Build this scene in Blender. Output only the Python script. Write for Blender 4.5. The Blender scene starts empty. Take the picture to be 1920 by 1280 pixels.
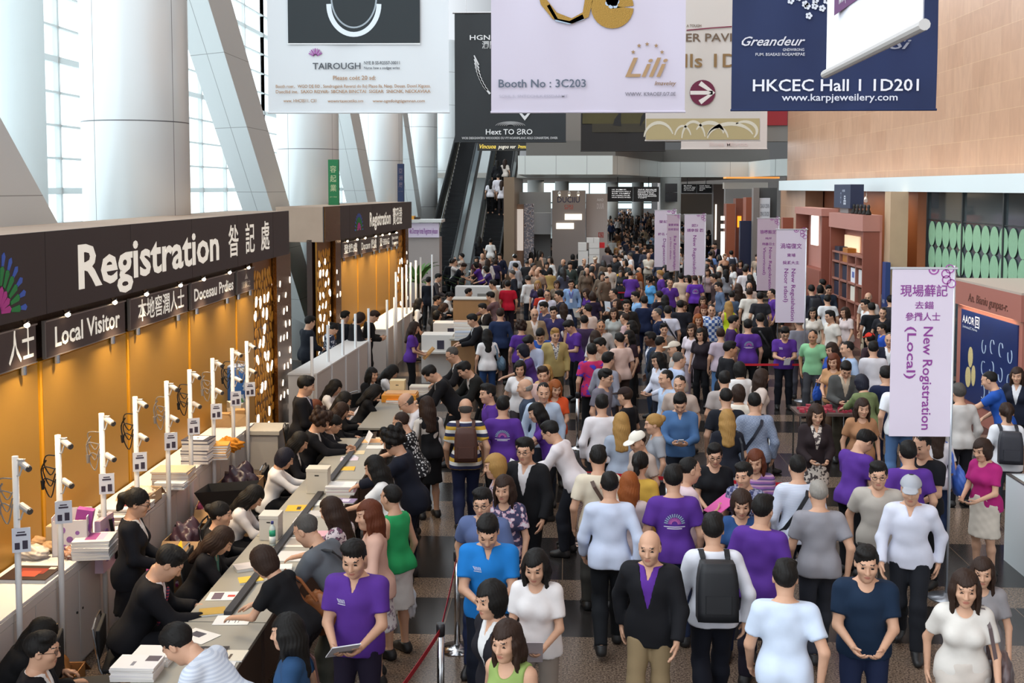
import bpy, bmesh, math, random, zlib
import numpy as np
from mathutils import Vector, Matrix, Euler
from mathutils.bvhtree import BVHTree
PI = math.pi
SC = bpy.context.scene
C = SC.collection
rnd = random.Random(7)

# ---------------------------------------------------------------- camera, sky, lamps, exposure
FPX, CX, HORV, VPX, CAMH = 2100.0, 960.0, 352.0, 1042.0, 4.45
PITCH = math.atan(0.0636)
CY = HORV + FPX * math.tan(PITCH)
YAW = math.atan((VPX - CX) / FPX * math.cos(PITCH))
cam_d = bpy.data.cameras.new('camera')
cam = bpy.data.objects.new('camera', cam_d)
C.objects.link(cam)
cam.location = (0, 0, CAMH)
cam.rotation_euler = (PI / 2 - PITCH, 0, YAW)
cam_d.sensor_fit = 'HORIZONTAL'
cam_d.sensor_width = 36.0
cam_d.lens = FPX / 1920 * 36.0
cam_d.shift_y = (CY - 640) / 1920
cam_d.clip_end = 400
SC.camera = cam
CAMR = Euler((PI / 2 - PITCH, 0, YAW)).to_matrix()
CAML = Vector((0, 0, CAMH))

SC.view_settings.view_transform = 'Standard'
SC.view_settings.look = 'None'
SC.view_settings.gamma = 1
SC.view_settings.use_curve_mapping = False
SC.view_settings.exposure = -0.32

w = bpy.data.worlds.new('sky')
SC.world = w
w.use_nodes = True
nt = w.node_tree
bg = nt.nodes['Background']
tc = nt.nodes.new('ShaderNodeTexCoord')
sx = nt.nodes.new('ShaderNodeSeparateXYZ')
nt.links.new(tc.outputs['Generated'], sx.inputs[0])

def ramp_of(out, lo, hi, to):
    m_ = nt.nodes.new('ShaderNodeMapRange')
    m_.interpolation_type = 'SMOOTHSTEP'
    m_.inputs['From Min'].default_value, m_.inputs['From Max'].default_value = lo, hi
    m_.inputs['To Max'].default_value = to
    nt.links.new(out, m_.inputs['Value'])
    return m_.outputs[0]
# bright daylight on the harbour side, softer daylight behind the entrance, dim elsewhere
mx = nt.nodes.new('ShaderNodeMath')
mx.operation = 'MAXIMUM'
nt.links.new(ramp_of(sx.outputs['X'], 0.02, -0.30, 1.0), mx.inputs[0])
nt.links.new(ramp_of(sx.outputs['Y'], -0.15, -0.7, 0.40), mx.inputs[1])
cr = nt.nodes.new('ShaderNodeValToRGB')
cr.color_ramp.elements[0].color = (0.14, 0.145, 0.15, 1)
cr.color_ramp.elements[1].color = (3.5, 3.75, 4.0, 1)
nt.links.new(mx.outputs[0], cr.inputs[0])
nt.links.new(cr.outputs[0], bg.inputs['Color'])
bg.inputs['Strength'].default_value = 1.0

def lamp(kind, name, loc, power, col=(1, 1, 1), size=1.0, size_y=None, rot=(0, 0, 0), spot=1.2, radius=0.05):
    d = bpy.data.lights.new(name, kind)
    d.energy = power
    d.color = col
    if kind == 'AREA':
        d.size = size
        if size_y:
            d.shape = 'RECTANGLE'
            d.size_y = size_y
    elif kind == 'SPOT':
        d.spot_size = spot
        d.spot_blend = 0.9
        d.shadow_soft_size = radius
    else:
        d.shadow_soft_size = radius
    o = bpy.data.objects.new(name, d)
    C.objects.link(o)
    o.location = loc
    o.rotation_euler = rot
    return o

# ceiling lighting of the hall, high above the picture
lamp('AREA', 'hall_light', (0, 14, 15), 420, (1.0, 0.95, 0.9), 14, 20)
lamp('AREA', 'hall_light', (1, 36, 15), 480, (1.0, 0.95, 0.9), 14, 20)
SC.cycles.max_bounces = 5
SC.cycles.diffuse_bounces = 3
SC.cycles.glossy_bounces = 2
SC.cycles.transmission_bounces = 3
SC.cycles.transparent_max_bounces = 6
SC.cycles.caustics_reflective = False
SC.cycles.caustics_refractive = False
SC.cycles.sample_clamp_indirect = 4

def ray(px, py):
    return CAMR @ Vector(((px - CX) / FPX, -(py - CY) / FPX, -1.0))

def at(px, py, z=None, Y=None, X=None):
    """the world point seen at a pixel, on a plane of constant z, Y or X"""
    d = ray(px, py)
    t = (z - CAML.z) / d.z if z is not None else (Y / d.y if Y is not None else X / d.x)
    return CAML + d * t

# ---------------------------------------------------------------- names and properties
def tag(o, label=None, cat=None, group=None, kind=None):
    if label:
        o['label'] = label
    if cat:
        o['category'] = cat
    if group:
        o['group'] = group
    if kind:
        o['kind'] = kind
    return o

def empty(name, loc, label=None, cat=None, group=None, rz=0.0):
    o = bpy.data.objects.new(name, None)
    C.objects.link(o)
    o.empty_display_size = 0.2
    o.location = loc
    o.rotation_euler = (0, 0, rz)
    return tag(o, label, cat, group)

def link(name, me, m=None, parent=None):
    o = bpy.data.objects.new(name, me)
    C.objects.link(o)
    if m is not None:
        for x in (m if isinstance(m, (list, tuple)) else [m]):
            me.materials.append(x)
    if parent is not None:
        o.parent = parent
    return o

# ---------------------------------------------------------------- materials
def lin(c):
    if isinstance(c, str):
        c = [int(c[i:i + 2], 16) / 255 for i in (0, 2, 4)]
    return tuple((x / 12.92 if x <= 0.04045 else ((x + 0.055) / 1.055) ** 2.4) for x in c[:3]) + (1.0,)

MATS = {}

def mat(hexc, rough=0.6, metal=0.0, var=0.0, bump=0.0, scale=20.0, emit=0.0, spec=0.5):
    key = (hexc, rough, metal, var, bump, scale, emit, spec)
    if key in MATS:
        return MATS[key]
    m = bpy.data.materials.new('surface_' + hexc)
    m.use_nodes = True
    n, l = m.node_tree.nodes, m.node_tree.links
    b = n['Principled BSDF']
    b.inputs['Base Color'].default_value = lin(hexc)
    b.inputs['Roughness'].default_value = rough
    b.inputs['Metallic'].default_value = metal
    b.inputs['Specular IOR Level'].default_value = spec
    if emit:
        b.inputs['Emission Color'].default_value = lin(hexc)
        b.inputs['Emission Strength'].default_value = emit
    if var or bump:
        t = n.new('ShaderNodeTexCoord')
        z = n.new('ShaderNodeTexNoise')
        z.inputs['Scale'].default_value = scale
        z.inputs['Detail'].default_value = 4
        l.new(t.outputs['Object'], z.inputs['Vector'])
        if var:
            r = n.new('ShaderNodeMapRange')
            r.inputs['To Min'].default_value = 1 - var
            r.inputs['To Max'].default_value = 1 + var
            l.new(z.outputs['Fac'], r.inputs['Value'])
            x = n.new('ShaderNodeVectorMath')
            x.operation = 'SCALE'
            x.inputs[0].default_value = lin(hexc)[:3]
            l.new(r.outputs[0], x.inputs['Scale'])
            l.new(x.outputs[0], b.inputs['Base Color'])
        if bump:
            k = n.new('ShaderNodeBump')
            k.inputs['Strength'].default_value = bump
            k.inputs['Distance'].default_value = 0.01
            l.new(z.outputs['Fac'], k.inputs['Height'])
            l.new(k.outputs[0], b.inputs['Normal'])
    MATS[key] = m
    return m

def pattern(kind, c1, c2, scale=10.0, c3=None, rough=0.85):
    """a printed or woven cloth: stripes across, checks, dots or a floral print, in the thing's own space"""
    key = (kind, c1, c2, scale, c3, rough)
    if key in MATS:
        return MATS[key]
    m = bpy.data.materials.new('print_' + kind)
    m.use_nodes = True
    n, l = m.node_tree.nodes, m.node_tree.links
    b = n['Principled BSDF']
    b.inputs['Roughness'].default_value = rough
    t = n.new('ShaderNodeTexCoord')
    ramp = n.new('ShaderNodeValToRGB')
    ramp.color_ramp.interpolation = 'CONSTANT'
    e = ramp.color_ramp.elements
    e[0].color, e[1].color = lin(c1), lin(c2)
    e[1].position = 0.5
    if kind == 'stripe':
        s = n.new('ShaderNodeSeparateXYZ')
        l.new(t.outputs['Object'], s.inputs[0])
        q = n.new('ShaderNodeMath'); q.operation = 'MULTIPLY'; q.inputs[1].default_value = scale
        f = n.new('ShaderNodeMath'); f.operation = 'FRACT'
        l.new(s.outputs['Z'], q.inputs[0]); l.new(q.outputs[0], f.inputs[0]); l.new(f.outputs[0], ramp.inputs[0])
        if c3:
            e[1].position = 0.34
            x = e.new(0.67); x.color = lin(c3)
    elif kind == 'check':
        s = n.new('ShaderNodeTexChecker'); s.inputs['Scale'].default_value = scale
        l.new(t.outputs['Object'], s.inputs['Vector']); l.new(s.outputs['Fac'], ramp.inputs[0])
    elif kind == 'dots':
        s = n.new('ShaderNodeTexVoronoi'); s.inputs['Scale'].default_value = scale
        e[0].color, e[1].color = lin(c2), lin(c1); e[1].position = 0.36
        l.new(t.outputs['Object'], s.inputs['Vector']); l.new(s.outputs['Distance'], ramp.inputs[0])
    else:
        s = n.new('ShaderNodeTexNoise'); s.inputs['Scale'].default_value = scale; s.inputs['Detail'].default_value = 3
        e[1].position = 0.53
        if c3:
            x = e.new(0.6); x.color = lin(c3)
        l.new(t.outputs['Object'], s.inputs['Vector']); l.new(s.outputs['Fac'], ramp.inputs[0])
    l.new(ramp.outputs[0], b.inputs['Base Color'])
    MATS[key] = m
    return m

def cloth(c):
    """a clothing colour code: hex, or 'kind:c1:c2[:scale[:c3]]'"""
    if ':' in c:
        p = c.split(':')
        return pattern(p[0], p[1], p[2], float(p[3]) if len(p) > 3 else 12.0, p[4] if len(p) > 4 else None)
    return mat(c, 0.85, 0, 0.10, 0.0, 9.0, 0, 0.25)

# ---------------------------------------------------------------- mesh helpers
class MB:
    """collects boxes, tubes and plates of one part, then links them as one mesh"""
    def __init__(s):
        s.v, s.f = [], []

    def add(s, vs, fs):
        k = len(s.v)
        s.v += [tuple(x) for x in vs]
        s.f += [tuple(i + k for i in f) for f in fs]
        return s

    def box(s, lo, hi, M=None):
        x0, y0, z0 = lo
        x1, y1, z1 = hi
        vs = [Vector(p) for p in ((x0, y0, z0), (x1, y0, z0), (x1, y1, z0), (x0, y1, z0), (x0, y0, z1), (x1, y0, z1), (x1, y1, z1), (x0, y1, z1))]
        if M is not None:
            vs = [M @ p for p in vs]
        return s.add(vs, [(0, 3, 2, 1), (4, 5, 6, 7), (0, 1, 5, 4), (1, 2, 6, 5), (2, 3, 7, 6), (3, 0, 4, 7)])

    def tube(s, a, b, r, r2=None, n=10):
        a, b = Vector(a), Vector(b)
        d = (b - a).normalized()
        u = d.orthogonal().normalized()
        v = d.cross(u)
        r2 = r if r2 is None else r2
        vs = [a + (u * math.cos(t) + v * math.sin(t)) * r for t in [2 * PI * i / n for i in range(n)]]
        vs += [b + (u * math.cos(t) + v * math.sin(t)) * r2 for t in [2 * PI * i / n for i in range(n)]]
        fs = [(i, (i + 1) % n, n + (i + 1) % n, n + i) for i in range(n)]
        return s.add(vs, fs + [tuple(range(n - 1, -1, -1)), tuple(range(n, 2 * n))])

    def path(s, pts, r, n=6, fine=0):
        pts = [Vector(p) for p in pts]
        if fine:
            L = [pts[0]] + pts + [pts[-1]]
            pts = [0.5 * (2 * L[i] + (L[i + 1] - L[i - 1]) * t + (2 * L[i - 1] - 5 * L[i] + 4 * L[i + 1] - L[i + 2]) * t * t + (3 * L[i] - L[i - 1] - 3 * L[i + 1] + L[i + 2]) * t ** 3) for i in range(1, len(L) - 2) for t in [j / fine for j in range(fine)]] + [pts[-1]]
        k0 = len(s.v)
        for i, p in enumerate(pts):
            d = (pts[min(i + 1, len(pts) - 1)] - pts[max(i - 1, 0)]).normalized()
            u = d.cross(Vector((0.13, 0.31, 0.94))).normalized()
            v = d.cross(u)
            s.v += [tuple(p + (u * math.cos(2 * PI * j / n) + v * math.sin(2 * PI * j / n)) * r) for j in range(n)]
        for i in range(len(pts) - 1):
            for j in range(n):
                a = k0 + i * n
                s.f.append((a + j, a + (j + 1) % n, a + n + (j + 1) % n, a + n + j))
        s.f.append(tuple(range(k0 + n - 1, k0 - 1, -1)))
        s.f.append(tuple(range(k0 + (len(pts) - 1) * n, k0 + len(pts) * n)))
        return s

    def prism(s, poly, h0, h1, frame=None):
        """polygon in (u, v) thickened from h0 to h1 along the frame's normal"""
        n = len(poly)
        fr = frame or (Vector((0, 0, 0)), Vector((1, 0, 0)), Vector((0, 1, 0)), Vector((0, 0, 1)))
        vs = [fr[0] + fr[1] * p[0] + fr[2] * p[1] + fr[3] * h for h in (h0, h1) for p in poly]
        fs = [tuple(range(n - 1, -1, -1)), tuple(range(n, 2 * n))] + [(i, (i + 1) % n, n + (i + 1) % n, n + i) for i in range(n)]
        return s.add(vs, fs)

    def lathe(s, prof, n=20, o=(0, 0, 0)):
        k = len(s.v)
        for r, z in prof:
            s.v += [(o[0] + r * math.cos(2 * PI * i / n), o[1] + r * math.sin(2 * PI * i / n), o[2] + z) for i in range(n)]
        for j in range(len(prof) - 1):
            for i in range(n):
                a = k + j * n
                s.f.append((a + i, a + (i + 1) % n, a + n + (i + 1) % n, a + n + i))
        s.f.append(tuple(range(k + n - 1, k - 1, -1)))
        s.f.append(tuple(range(k + (len(prof) - 1) * n, k + len(prof) * n)))
        return s

    def build(s, name, m, parent=None, smooth=False, bevel=0.0):
        me = bpy.data.meshes.new(name)
        me.from_pydata(s.v, [], s.f)
        if bevel:
            b = bmesh.new(); b.from_mesh(me)
            bmesh.ops.bevel(b, geom=list(b.edges), offset=bevel, segments=2, affect='EDGES', profile=0.5)
            b.to_mesh(me); b.free()
        if smooth:
            for p in me.polygons:
                p.use_smooth = len(p.vertices) == 4
        me.update()
        return link(name, me, m, parent)

def box(name, lo, hi, m, parent=None, bevel=0.0):
    return MB().box(lo, hi).build(name, m, parent, bevel=bevel)

def struct(o, label=None):
    o['kind'] = 'structure'
    if label:
        o['label'] = label
    return o

TXT = {}

def text_geo(body, italic=0.0, bold=.012):
    key = (body, italic, bold)
    if key not in TXT:
        cu = bpy.data.curves.new('lettering', 'FONT')
        cu.body = body
        cu.resolution_u = 2
        cu.shear = italic
        cu.offset = bold
        cu.align_x = 'LEFT'
        o = bpy.data.objects.new('lettering', cu)
        C.objects.link(o)
        dg = bpy.context.evaluated_depsgraph_get()
        me = bpy.data.meshes.new_from_object(o.evaluated_get(dg))
        v = np.array([x.co[:2] for x in me.vertices]) if len(me.vertices) else np.zeros((1, 2))
        f = [tuple(p.vertices) for p in me.polygons]
        bpy.data.objects.remove(o)
        bpy.data.curves.remove(cu)
        bpy.data.meshes.remove(me)
        TXT[key] = (v, f)
    return TXT[key]

def frame(o, u, v):
    u, v = Vector(u).normalized(), Vector(v).normalized()
    return (Vector(o), u, v, u.cross(v).normalized())

def put_text(body, fr, u0, v0, height, m, parent, width=None, italic=0.0, center=False, lift=0.004, name='lettering', thick=0.0, bold=.012):
    """lettering laid on a sign face: lower left corner (u0, v0) (or its centre), cap height, optional total width"""
    v, f = text_geo(body, italic, bold)
    lo, hi = v.min(0), v.max(0)
    k = height / 0.72
    kx = width / max(hi[0] - lo[0], 1e-6) if width else k
    off = -(hi[0] + lo[0]) / 2 if center else -lo[0]
    pts = [fr[0] + fr[1] * (u0 + (p[0] + off) * kx) + fr[2] * (v0 + p[1] * k) + fr[3] * lift for p in v]
    me = bpy.data.meshes.new(name)
    me.from_pydata([tuple(p) for p in pts], [], f)
    me.update()
    o = link(name, me, m, parent)
    if thick:
        s = o.modifiers.new('depth', 'SOLIDIFY')
        s.thickness = thick
    return o
# ---------------------------------------------------------------- people: distance fields turned into meshes
F32 = np.float32

def _fr(o, R):
    return (np.array(o, F32), np.array(R, F32))

ID = _fr((0, 0, 0), np.eye(3))

def rotx(a):
    c, s = math.cos(a), math.sin(a)
    return np.array([[1, 0, 0], [0, c, -s], [0, s, c]], F32)

def rotz(a):
    c, s = math.cos(a), math.sin(a)
    return np.array([[c, -s, 0], [s, c, 0], [0, 0, 1]], F32)

class Cone:
    """round cone a-b in a frame whose depth may be scaled"""
    def __init__(s, a, b, r1, r2=None, fr=ID, sy=1.0):
        s.a, s.b, s.r1, s.r2 = np.array(a, F32), np.array(b, F32), r1, (r1 if r2 is None else r2)
        s.fr, s.sy = fr, sy
        o, R = fr
        A, B = o + R @ s.a, o + R @ s.b
        r = max(s.r1, s.r2)
        s.lo, s.hi = np.minimum(A, B) - r, np.maximum(A, B) + r

    def d(s, x, y, z):
        x, y, z = local(s.fr, x, y, z)
        a, b = s.a, s.b
        sy = s.sy
        px, py, pz = x - a[0], (y - a[1]) * sy, z - a[2]
        bx, by, bz = b[0] - a[0], (b[1] - a[1]) * sy, b[2] - a[2]
        L = bx * bx + by * by + bz * bz
        h = np.clip((px * bx + py * by + pz * bz) / L, 0, 1) if L > 1e-9 else F32(0)
        dx, dy, dz = px - h * bx, py - h * by, pz - h * bz
        q = np.sqrt(dx * dx + dy * dy + dz * dz) - (s.r1 + (s.r2 - s.r1) * h)
        return q

class Ell:
    def __init__(s, c, r, fr=ID):
        s.c, s.r, s.fr = np.array(c, F32), np.array(r, F32), fr
        o, R = fr
        p = o + R @ s.c
        m = max(r)
        s.lo, s.hi = p - m, p + m

    def d(s, x, y, z):
        x, y, z = local(s.fr, x, y, z)
        c, r = s.c, s.r
        x, y, z = x - c[0], y - c[1], z - c[2]
        k0 = np.sqrt((x / r[0]) ** 2 + (y / r[1]) ** 2 + (z / r[2]) ** 2)
        k1 = np.sqrt((x / r[0] ** 2) ** 2 + (y / r[1] ** 2) ** 2 + (z / r[2] ** 2) ** 2) + 1e-6
        return k0 * (k0 - 1) / k1

def local(fr, x, y, z):
    o, R = fr
    if fr is ID:
        return x, y, z
    x, y, z = x - o[0], y - o[1], z - o[2]
    return (R[0, 0] * x + R[1, 0] * y + R[2, 0] * z, R[0, 1] * x + R[1, 1] * y + R[2, 1] * z, R[0, 2] * x + R[1, 2] * y + R[2, 2] * z)

class Field:
    def __init__(s, lo, hi, res):
        lo, hi = np.array(lo, F32) - 2 * res, np.array(hi, F32) + 2 * res
        n = np.maximum(np.ceil((hi - lo) / res).astype(int) + 1, 4)
        s.lo, s.res, s.n = lo, F32(res), n
        s.ax = [lo[i] + np.arange(n[i], dtype=F32) * s.res for i in range(3)]
        s.D = np.full(n, 0.2, F32)

    def win(s, lo, hi, m):
        out = []
        for i in range(3):
            a = int(np.clip(math.floor((lo[i] - m - s.lo[i]) / s.res), 0, s.n[i]))
            b = int(np.clip(math.ceil((hi[i] + m - s.lo[i]) / s.res) + 1, 0, s.n[i]))
            if b <= a:
                return None
            out.append(slice(a, b))
        return tuple(out)

    def co(s, w):
        return s.ax[0][w[0]][:, None, None], s.ax[1][w[1]][None, :, None], s.ax[2][w[2]][None, None, :]

    def add(s, p, k=0.03, t=0.0, cut=None):
        w = s.win(p.lo, p.hi, 0.06 + t)
        if w is None:
            return s
        q = p.d(*s.co(w)) - F32(t)
        if cut is not None:
            c, dirn = cut
            x, y, z = s.co(w)
            q = np.maximum(q, (x - c[0]) * dirn[0] + (y - c[1]) * dirn[1] + (z - c[2]) * dirn[2])
        D = s.D[w]
        if k > 0:
            h = np.maximum(k - np.abs(D - q), 0) / k
            s.D[w] = np.minimum(D, q) - h * h * (k * 0.25)
        else:
            s.D[w] = np.minimum(D, q)
        return s

    def sub(s, p, k=0.01):
        w = s.win(p.lo, p.hi, 0.04)
        if w is None:
            return s
        q = -p.d(*s.co(w))
        D = s.D[w]
        h = np.maximum(k - np.abs(D - q), 0) / k
        s.D[w] = np.maximum(D, q) + h * h * (k * 0.25)
        return s

    def cut(s, fn, fr=ID):
        """keep where fn(x, y, z) <= 0 in the frame"""
        w = (slice(None),) * 3
        s.D = np.maximum(s.D, fn(*local(fr, *s.co(w))).astype(F32))
        return s

    def wrinkle(s, amp, f, ph):
        x, y, z = s.co((slice(None),) * 3)
        s.D = s.D + F32(amp) * (np.sin(f * (z * 1.5 + x * 0.9) + ph) * np.sin(f * 0.8 * (y - x * 0.6) + ph * 2.1 + z * f * 0.5) + 0.5 * np.sin(f * 2.1 * (x * .7 - z * .8 + y) + ph * 3.3))
        return s

    def mesh(s):
        D = s.D
        D[0], D[-1], D[:, 0], D[:, -1], D[:, :, 0], D[:, :, -1] = .1, .1, .1, .1, .1, .1
        neg = D < 0
        n = np.array(D.shape)
        cnt = np.zeros(n - 1, np.int8)
        for i in (0, 1):
            for j in (0, 1):
                for k in (0, 1):
                    cnt += neg[i:n[0] - 1 + i, j:n[1] - 1 + j, k:n[2] - 1 + k]
        I, J, K = np.nonzero((cnt > 0) & (cnt < 8))
        if not len(I):
            return np.zeros((0, 3), F32), np.zeros((0, 4), np.int32)
        vid = np.full(n - 1, -1, np.int32)
        vid[I, J, K] = np.arange(len(I))
        cor = [(i, j, k) for i in (0, 1) for j in (0, 1) for k in (0, 1)]
        val = [D[I + c[0], J + c[1], K + c[2]] for c in cor]
        acc = np.zeros((len(I), 3), F32)
        num = np.zeros(len(I), F32)
        for a in range(8):
            for b in range(a + 1, 8):
                df = [cor[b][q] - cor[a][q] for q in range(3)]
                if sum(map(abs, df)) != 1:
                    continue
                m = (val[a] < 0) != (val[b] < 0)
                t = np.where(m, val[a] / np.where(m, val[a] - val[b], 1), 0)
                for q in range(3):
                    acc[:, q] += np.where(m, cor[a][q] + t * df[q], 0)
                num += m
        V = (np.stack([I, J, K], 1) + acc / num[:, None]) * s.res + s.lo
        Q = []
        for ax in range(3):
            sl0 = [slice(1, -1)] * 3
            sl1 = [slice(1, -1)] * 3
            sl0[ax], sl1[ax] = slice(0, -1), slice(1, None)
            a, b = neg[tuple(sl0)], neg[tuple(sl1)]
            for flip, m in ((0, a & ~b), (1, ~a & b)):
                e = np.stack(np.nonzero(m), 1)
                for q in range(3):
                    if q != ax:
                        e[:, q] += 1
                u, v = (ax + 1) % 3, (ax + 2) % 3
                o = []
                for du, dv in ((-1, -1), (0, -1), (0, 0), (-1, 0)):
                    c = e.copy()
                    c[:, u] += du
                    c[:, v] += dv
                    o.append(vid[c[:, 0], c[:, 1], c[:, 2]])
                q = np.stack(o, 1)
                Q.append(q[:, ::-1] if flip else q)
        Q = np.concatenate(Q)
        return V.astype(F32), Q[(Q >= 0).all(1)].astype(np.int32)

def np_mesh(name, parts, mats, midx=None):
    """one mesh from (verts, quads) lists"""
    V = np.concatenate([p[0] for p in parts])
    off, Q = 0, []
    for v, q in parts:
        Q.append(q + off)
        off += len(v)
    Q = np.concatenate(Q)
    me = bpy.data.meshes.new(name)
    me.vertices.add(len(V))
    me.vertices.foreach_set('co', V.ravel())
    me.loops.add(Q.size)
    me.loops.foreach_set('vertex_index', Q.ravel())
    me.polygons.add(len(Q))
    me.polygons.foreach_set('loop_start', np.arange(0, Q.size, 4, dtype=np.int32))
    me.polygons.foreach_set('use_smooth', np.ones(len(Q), bool))
    for m in mats:
        me.materials.append(m)
    if midx is not None:
        me.polygons.foreach_set('material_index', midx.astype(np.int32))
    me.update(calc_edges=True)
    me.validate()
    return me

LOD = [dict(body=.017, top=.0135, bot=.0155, head=.0066, hand=.0056, hair=.0085),
       dict(body=.023, top=.018, bot=.021, head=.010, hand=.009, hair=.0115),
       dict(body=.029, top=.027, bot=.030, head=.017, hand=.0, hair=.018)]

# pose: legs, lean, left wrist, right wrist (from the mid-shoulder point, metres, forward +y), palm, head pitch, head yaw, finger curl
POSE = {
    'down': ('stand', 2, (-.25, .04, -.51), (.25, .05, -.51), 'in', 8, 0, .5),
    'walk': ('walk', 3, (-.24, .16, -.49), (.25, -.10, -.50), 'in', 6, 0, .5),
    'walk2': ('walk2', 4, (-.25, -.10, -.50), (.24, .18, -.48), 'in', 10, 0, .5),
    'phone': ('stand', 3, (-.075, .29, -.30), (.075, .31, -.29), 'up', 30, 0, .8),
    'hold': ('stand', 2, (-.10, .27, -.37), (.10, .27, -.37), 'up', 15, 0, .8),
    'one': ('stand', 2, (-.25, .04, -.50), (.08, .30, -.22), 'up', 12, 0, .8),
    'strap': ('stand', 2, (-.25, .05, -.50), (.13, .13, -.06), 'in', 5, 0, 1.0),
    'fold': ('stand', 1, (.09, .19, -.25), (-.07, .21, -.28), 'in', 4, 0, .5),
    'hips': ('stand', 2, (-.10, .16, -.42), (.25, .05, -.50), 'in', 5, 0, .6),
    'talk': ('stand', 4, (-.20, .26, -.24), (.25, .05, -.50), 'up', 4, 15, .4),
    'lean': ('stand', 32, (-.15, .36, -.30), (.17, .38, -.30), 'dn', 20, 0, .4),
    'lean2': ('stand', 48, (-.14, .30, -.34), (.16, .34, -.32), 'dn', 25, 0, .5),
    'reach': ('stand', 16, (-.12, .45, -.26), (.24, .20, -.42), 'dn', 14, 0, .3),
    'photo': ('stand', 0, (-.07, .28, .10), (.07, .28, .10), 'in', -4, 0, .9),
    'read': ('stand', 8, (-.09, .27, -.30), (.09, .25, -.33), 'up', 38, 0, .7),
    'desk': ('sit', 15, (-.13, .34, -.26), (.14, .36, -.25), 'dn', 25, 0, .5),
    'write': ('sit', 22, (-.15, .34, -.24), (.09, .40, -.25), 'dn', 32, 0, .8),
    'chat': ('sit', 6, (-.12, .31, -.24), (.13, .33, -.22), 'dn', 4, 0, .4),
    'give': ('sit', 16, (-.08, .45, -.17), (.10, .45, -.19), 'in', 20, 0, .6),
}

def ik(S, T, pole, L1=.285, L2=.255):
    d = T - S
    n = np.linalg.norm(d)
    m = min(n, (L1 + L2) * .985)
    d = d / n
    T = S + d * m
    a = (L1 * L1 - L2 * L2 + m * m) / (2 * m)
    h = math.sqrt(max(L1 * L1 - a * a, 0))
    p = pole - d * np.dot(pole, d)
    p /= np.linalg.norm(p)
    return S + d * a + p * h, T

def skeleton(sex, pose, hp=None, hy=None, lean=None):
    legs, ln, lw, rw, palm, pit, yaw, curl = POSE[pose]
    lean = math.radians(ln if lean is None else lean)
    pit = math.radians(pit if hp is None else hp)
    yaw = math.radians(yaw if hy is None else hy)
    f = sex == 'f'
    k = dict(curl=curl, palm=palm, legs=legs, f=f)
    sit = legs == 'sit'
    P = np.array((0, -.24 * math.sin(lean) * (not sit), .50 if sit else .93), F32)
    R = rotx(-lean)
    T = _fr(P, R)
    k['T'] = T
    k['Pv'] = _fr(P, rotx(-lean * .5))
    tp = lambda x, y, z: P + R @ np.array((x, y, z), F32)
    k['tp'] = tp
    sw = .150 if f else .175
    Hd = rotz(yaw) @ rotx(-(lean * .45 + pit))
    nb = tp(0, .0, .525)
    hc = nb + rotx(-lean * .6) @ np.array((0, .018, .04), F32) + Hd @ np.array((0, .012, .085), F32)
    k['H'] = _fr(hc, Hd)
    k['nb'] = nb
    mid = tp(0, 0, .43)
    k['arm'] = {}
    for sgn, w in ((-1, lw), (1, rw)):
        S = tp(sgn * sw, -.01, .425)
        tgt = mid + np.array(w, F32)
        pole = np.array((sgn * .5, -.55, -.5), F32)
        E, W = ik(S, tgt, pole)
        k['arm'][sgn] = (S, E, W)
    k['leg'] = {}
    for sgn in (-1, 1):
        h = P + np.array((sgn * .092, -.01 if not sit else .02, -.03), F32)
        if sit:
            kn = np.array((sgn * .11, .44, .50), F32); an = np.array((sgn * .11, .40, .09), F32)
        elif legs == 'walk' or legs == 'walk2':
            q = 1 if (sgn > 0) == (legs == 'walk') else -1
            kn = np.array((sgn * .09, .14 if q > 0 else .04, .49), F32); an = np.array((sgn * .085, .19 if q > 0 else -.24, .09 if q > 0 else .14), F32)
        else:
            kn = np.array((sgn * .105, .015, .49), F32); an = np.array((sgn * .115, -.02, .085), F32)
        k['leg'][sgn] = (h, kn, an)
    return k

def torso_prims(k):
    f, T, Pv = k['f'], k['T'], k['Pv']
    g = .92 if f else 1.0
    L = [Cone((-.065, 0, 0), (.065, 0, 0), .125, fr=Pv, sy=1.3),
         Cone((0, 0, .03), (0, 0, .2), .130 * g, .126 * g if f else .137, T, 1.22 if f else 1.3),
         Cone((0, .0, .2), (0, .01, .34), .128 * g, .142 * g, T, 1.22),
         Cone((-.065 * g, .0, .33), (.065 * g, .0, .33), .105 * g, fr=T, sy=1.15),
         Cone((-.115 * g, -.012, .425), (.115 * g, -.012, .425), .055 * g, fr=T),
         Cone((-.03, -.012, .475), (-.15 * g, -.012, .432), .045, .05 * g, T), Cone((.03, -.012, .475), (.15 * g, -.012, .432), .045, .05 * g, T),
         Cone((0, -.015, .42), (0, -.01, .50), .085, .055, T)]
    for s in (-1, 1):
        L.append(Cone((s * .07, -.055, -.035), (s * .075, -.03, -.05), .088, .09, Pv))
        if f:
            L.append(Ell((s * .066, .085, .295), (.062, .055, .06), T))
    return L

def arm_prims(k, up=1.0, inflate=0.0):
    L = []
    g = .85 if k['f'] else 1.0
    for s, (S, E, W) in k['arm'].items():
        L.append((s, 'u', Cone(S, E, .054 * g, .041 * g)))
        L.append((s, 'l', Cone(E, W, .041 * g, .027 * g)))
    return L

def leg_prims(k, z=1.0):
    g = .93 if k['f'] else 1.0
    L = []
    for s, (h, kn, an) in k['leg'].items():
        L.append((s, 't', Cone(h, kn, .088 * g, .058 * g)))
        m = kn + (an - kn) * .33 + np.array((0, -.012, 0), F32)
        L.append((s, 'c', Cone(kn, m, .054 * g, .056 * g)))
        L.append((s, 'c', Cone(m, an, .055 * g, .037 * g)))
    return L

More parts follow.
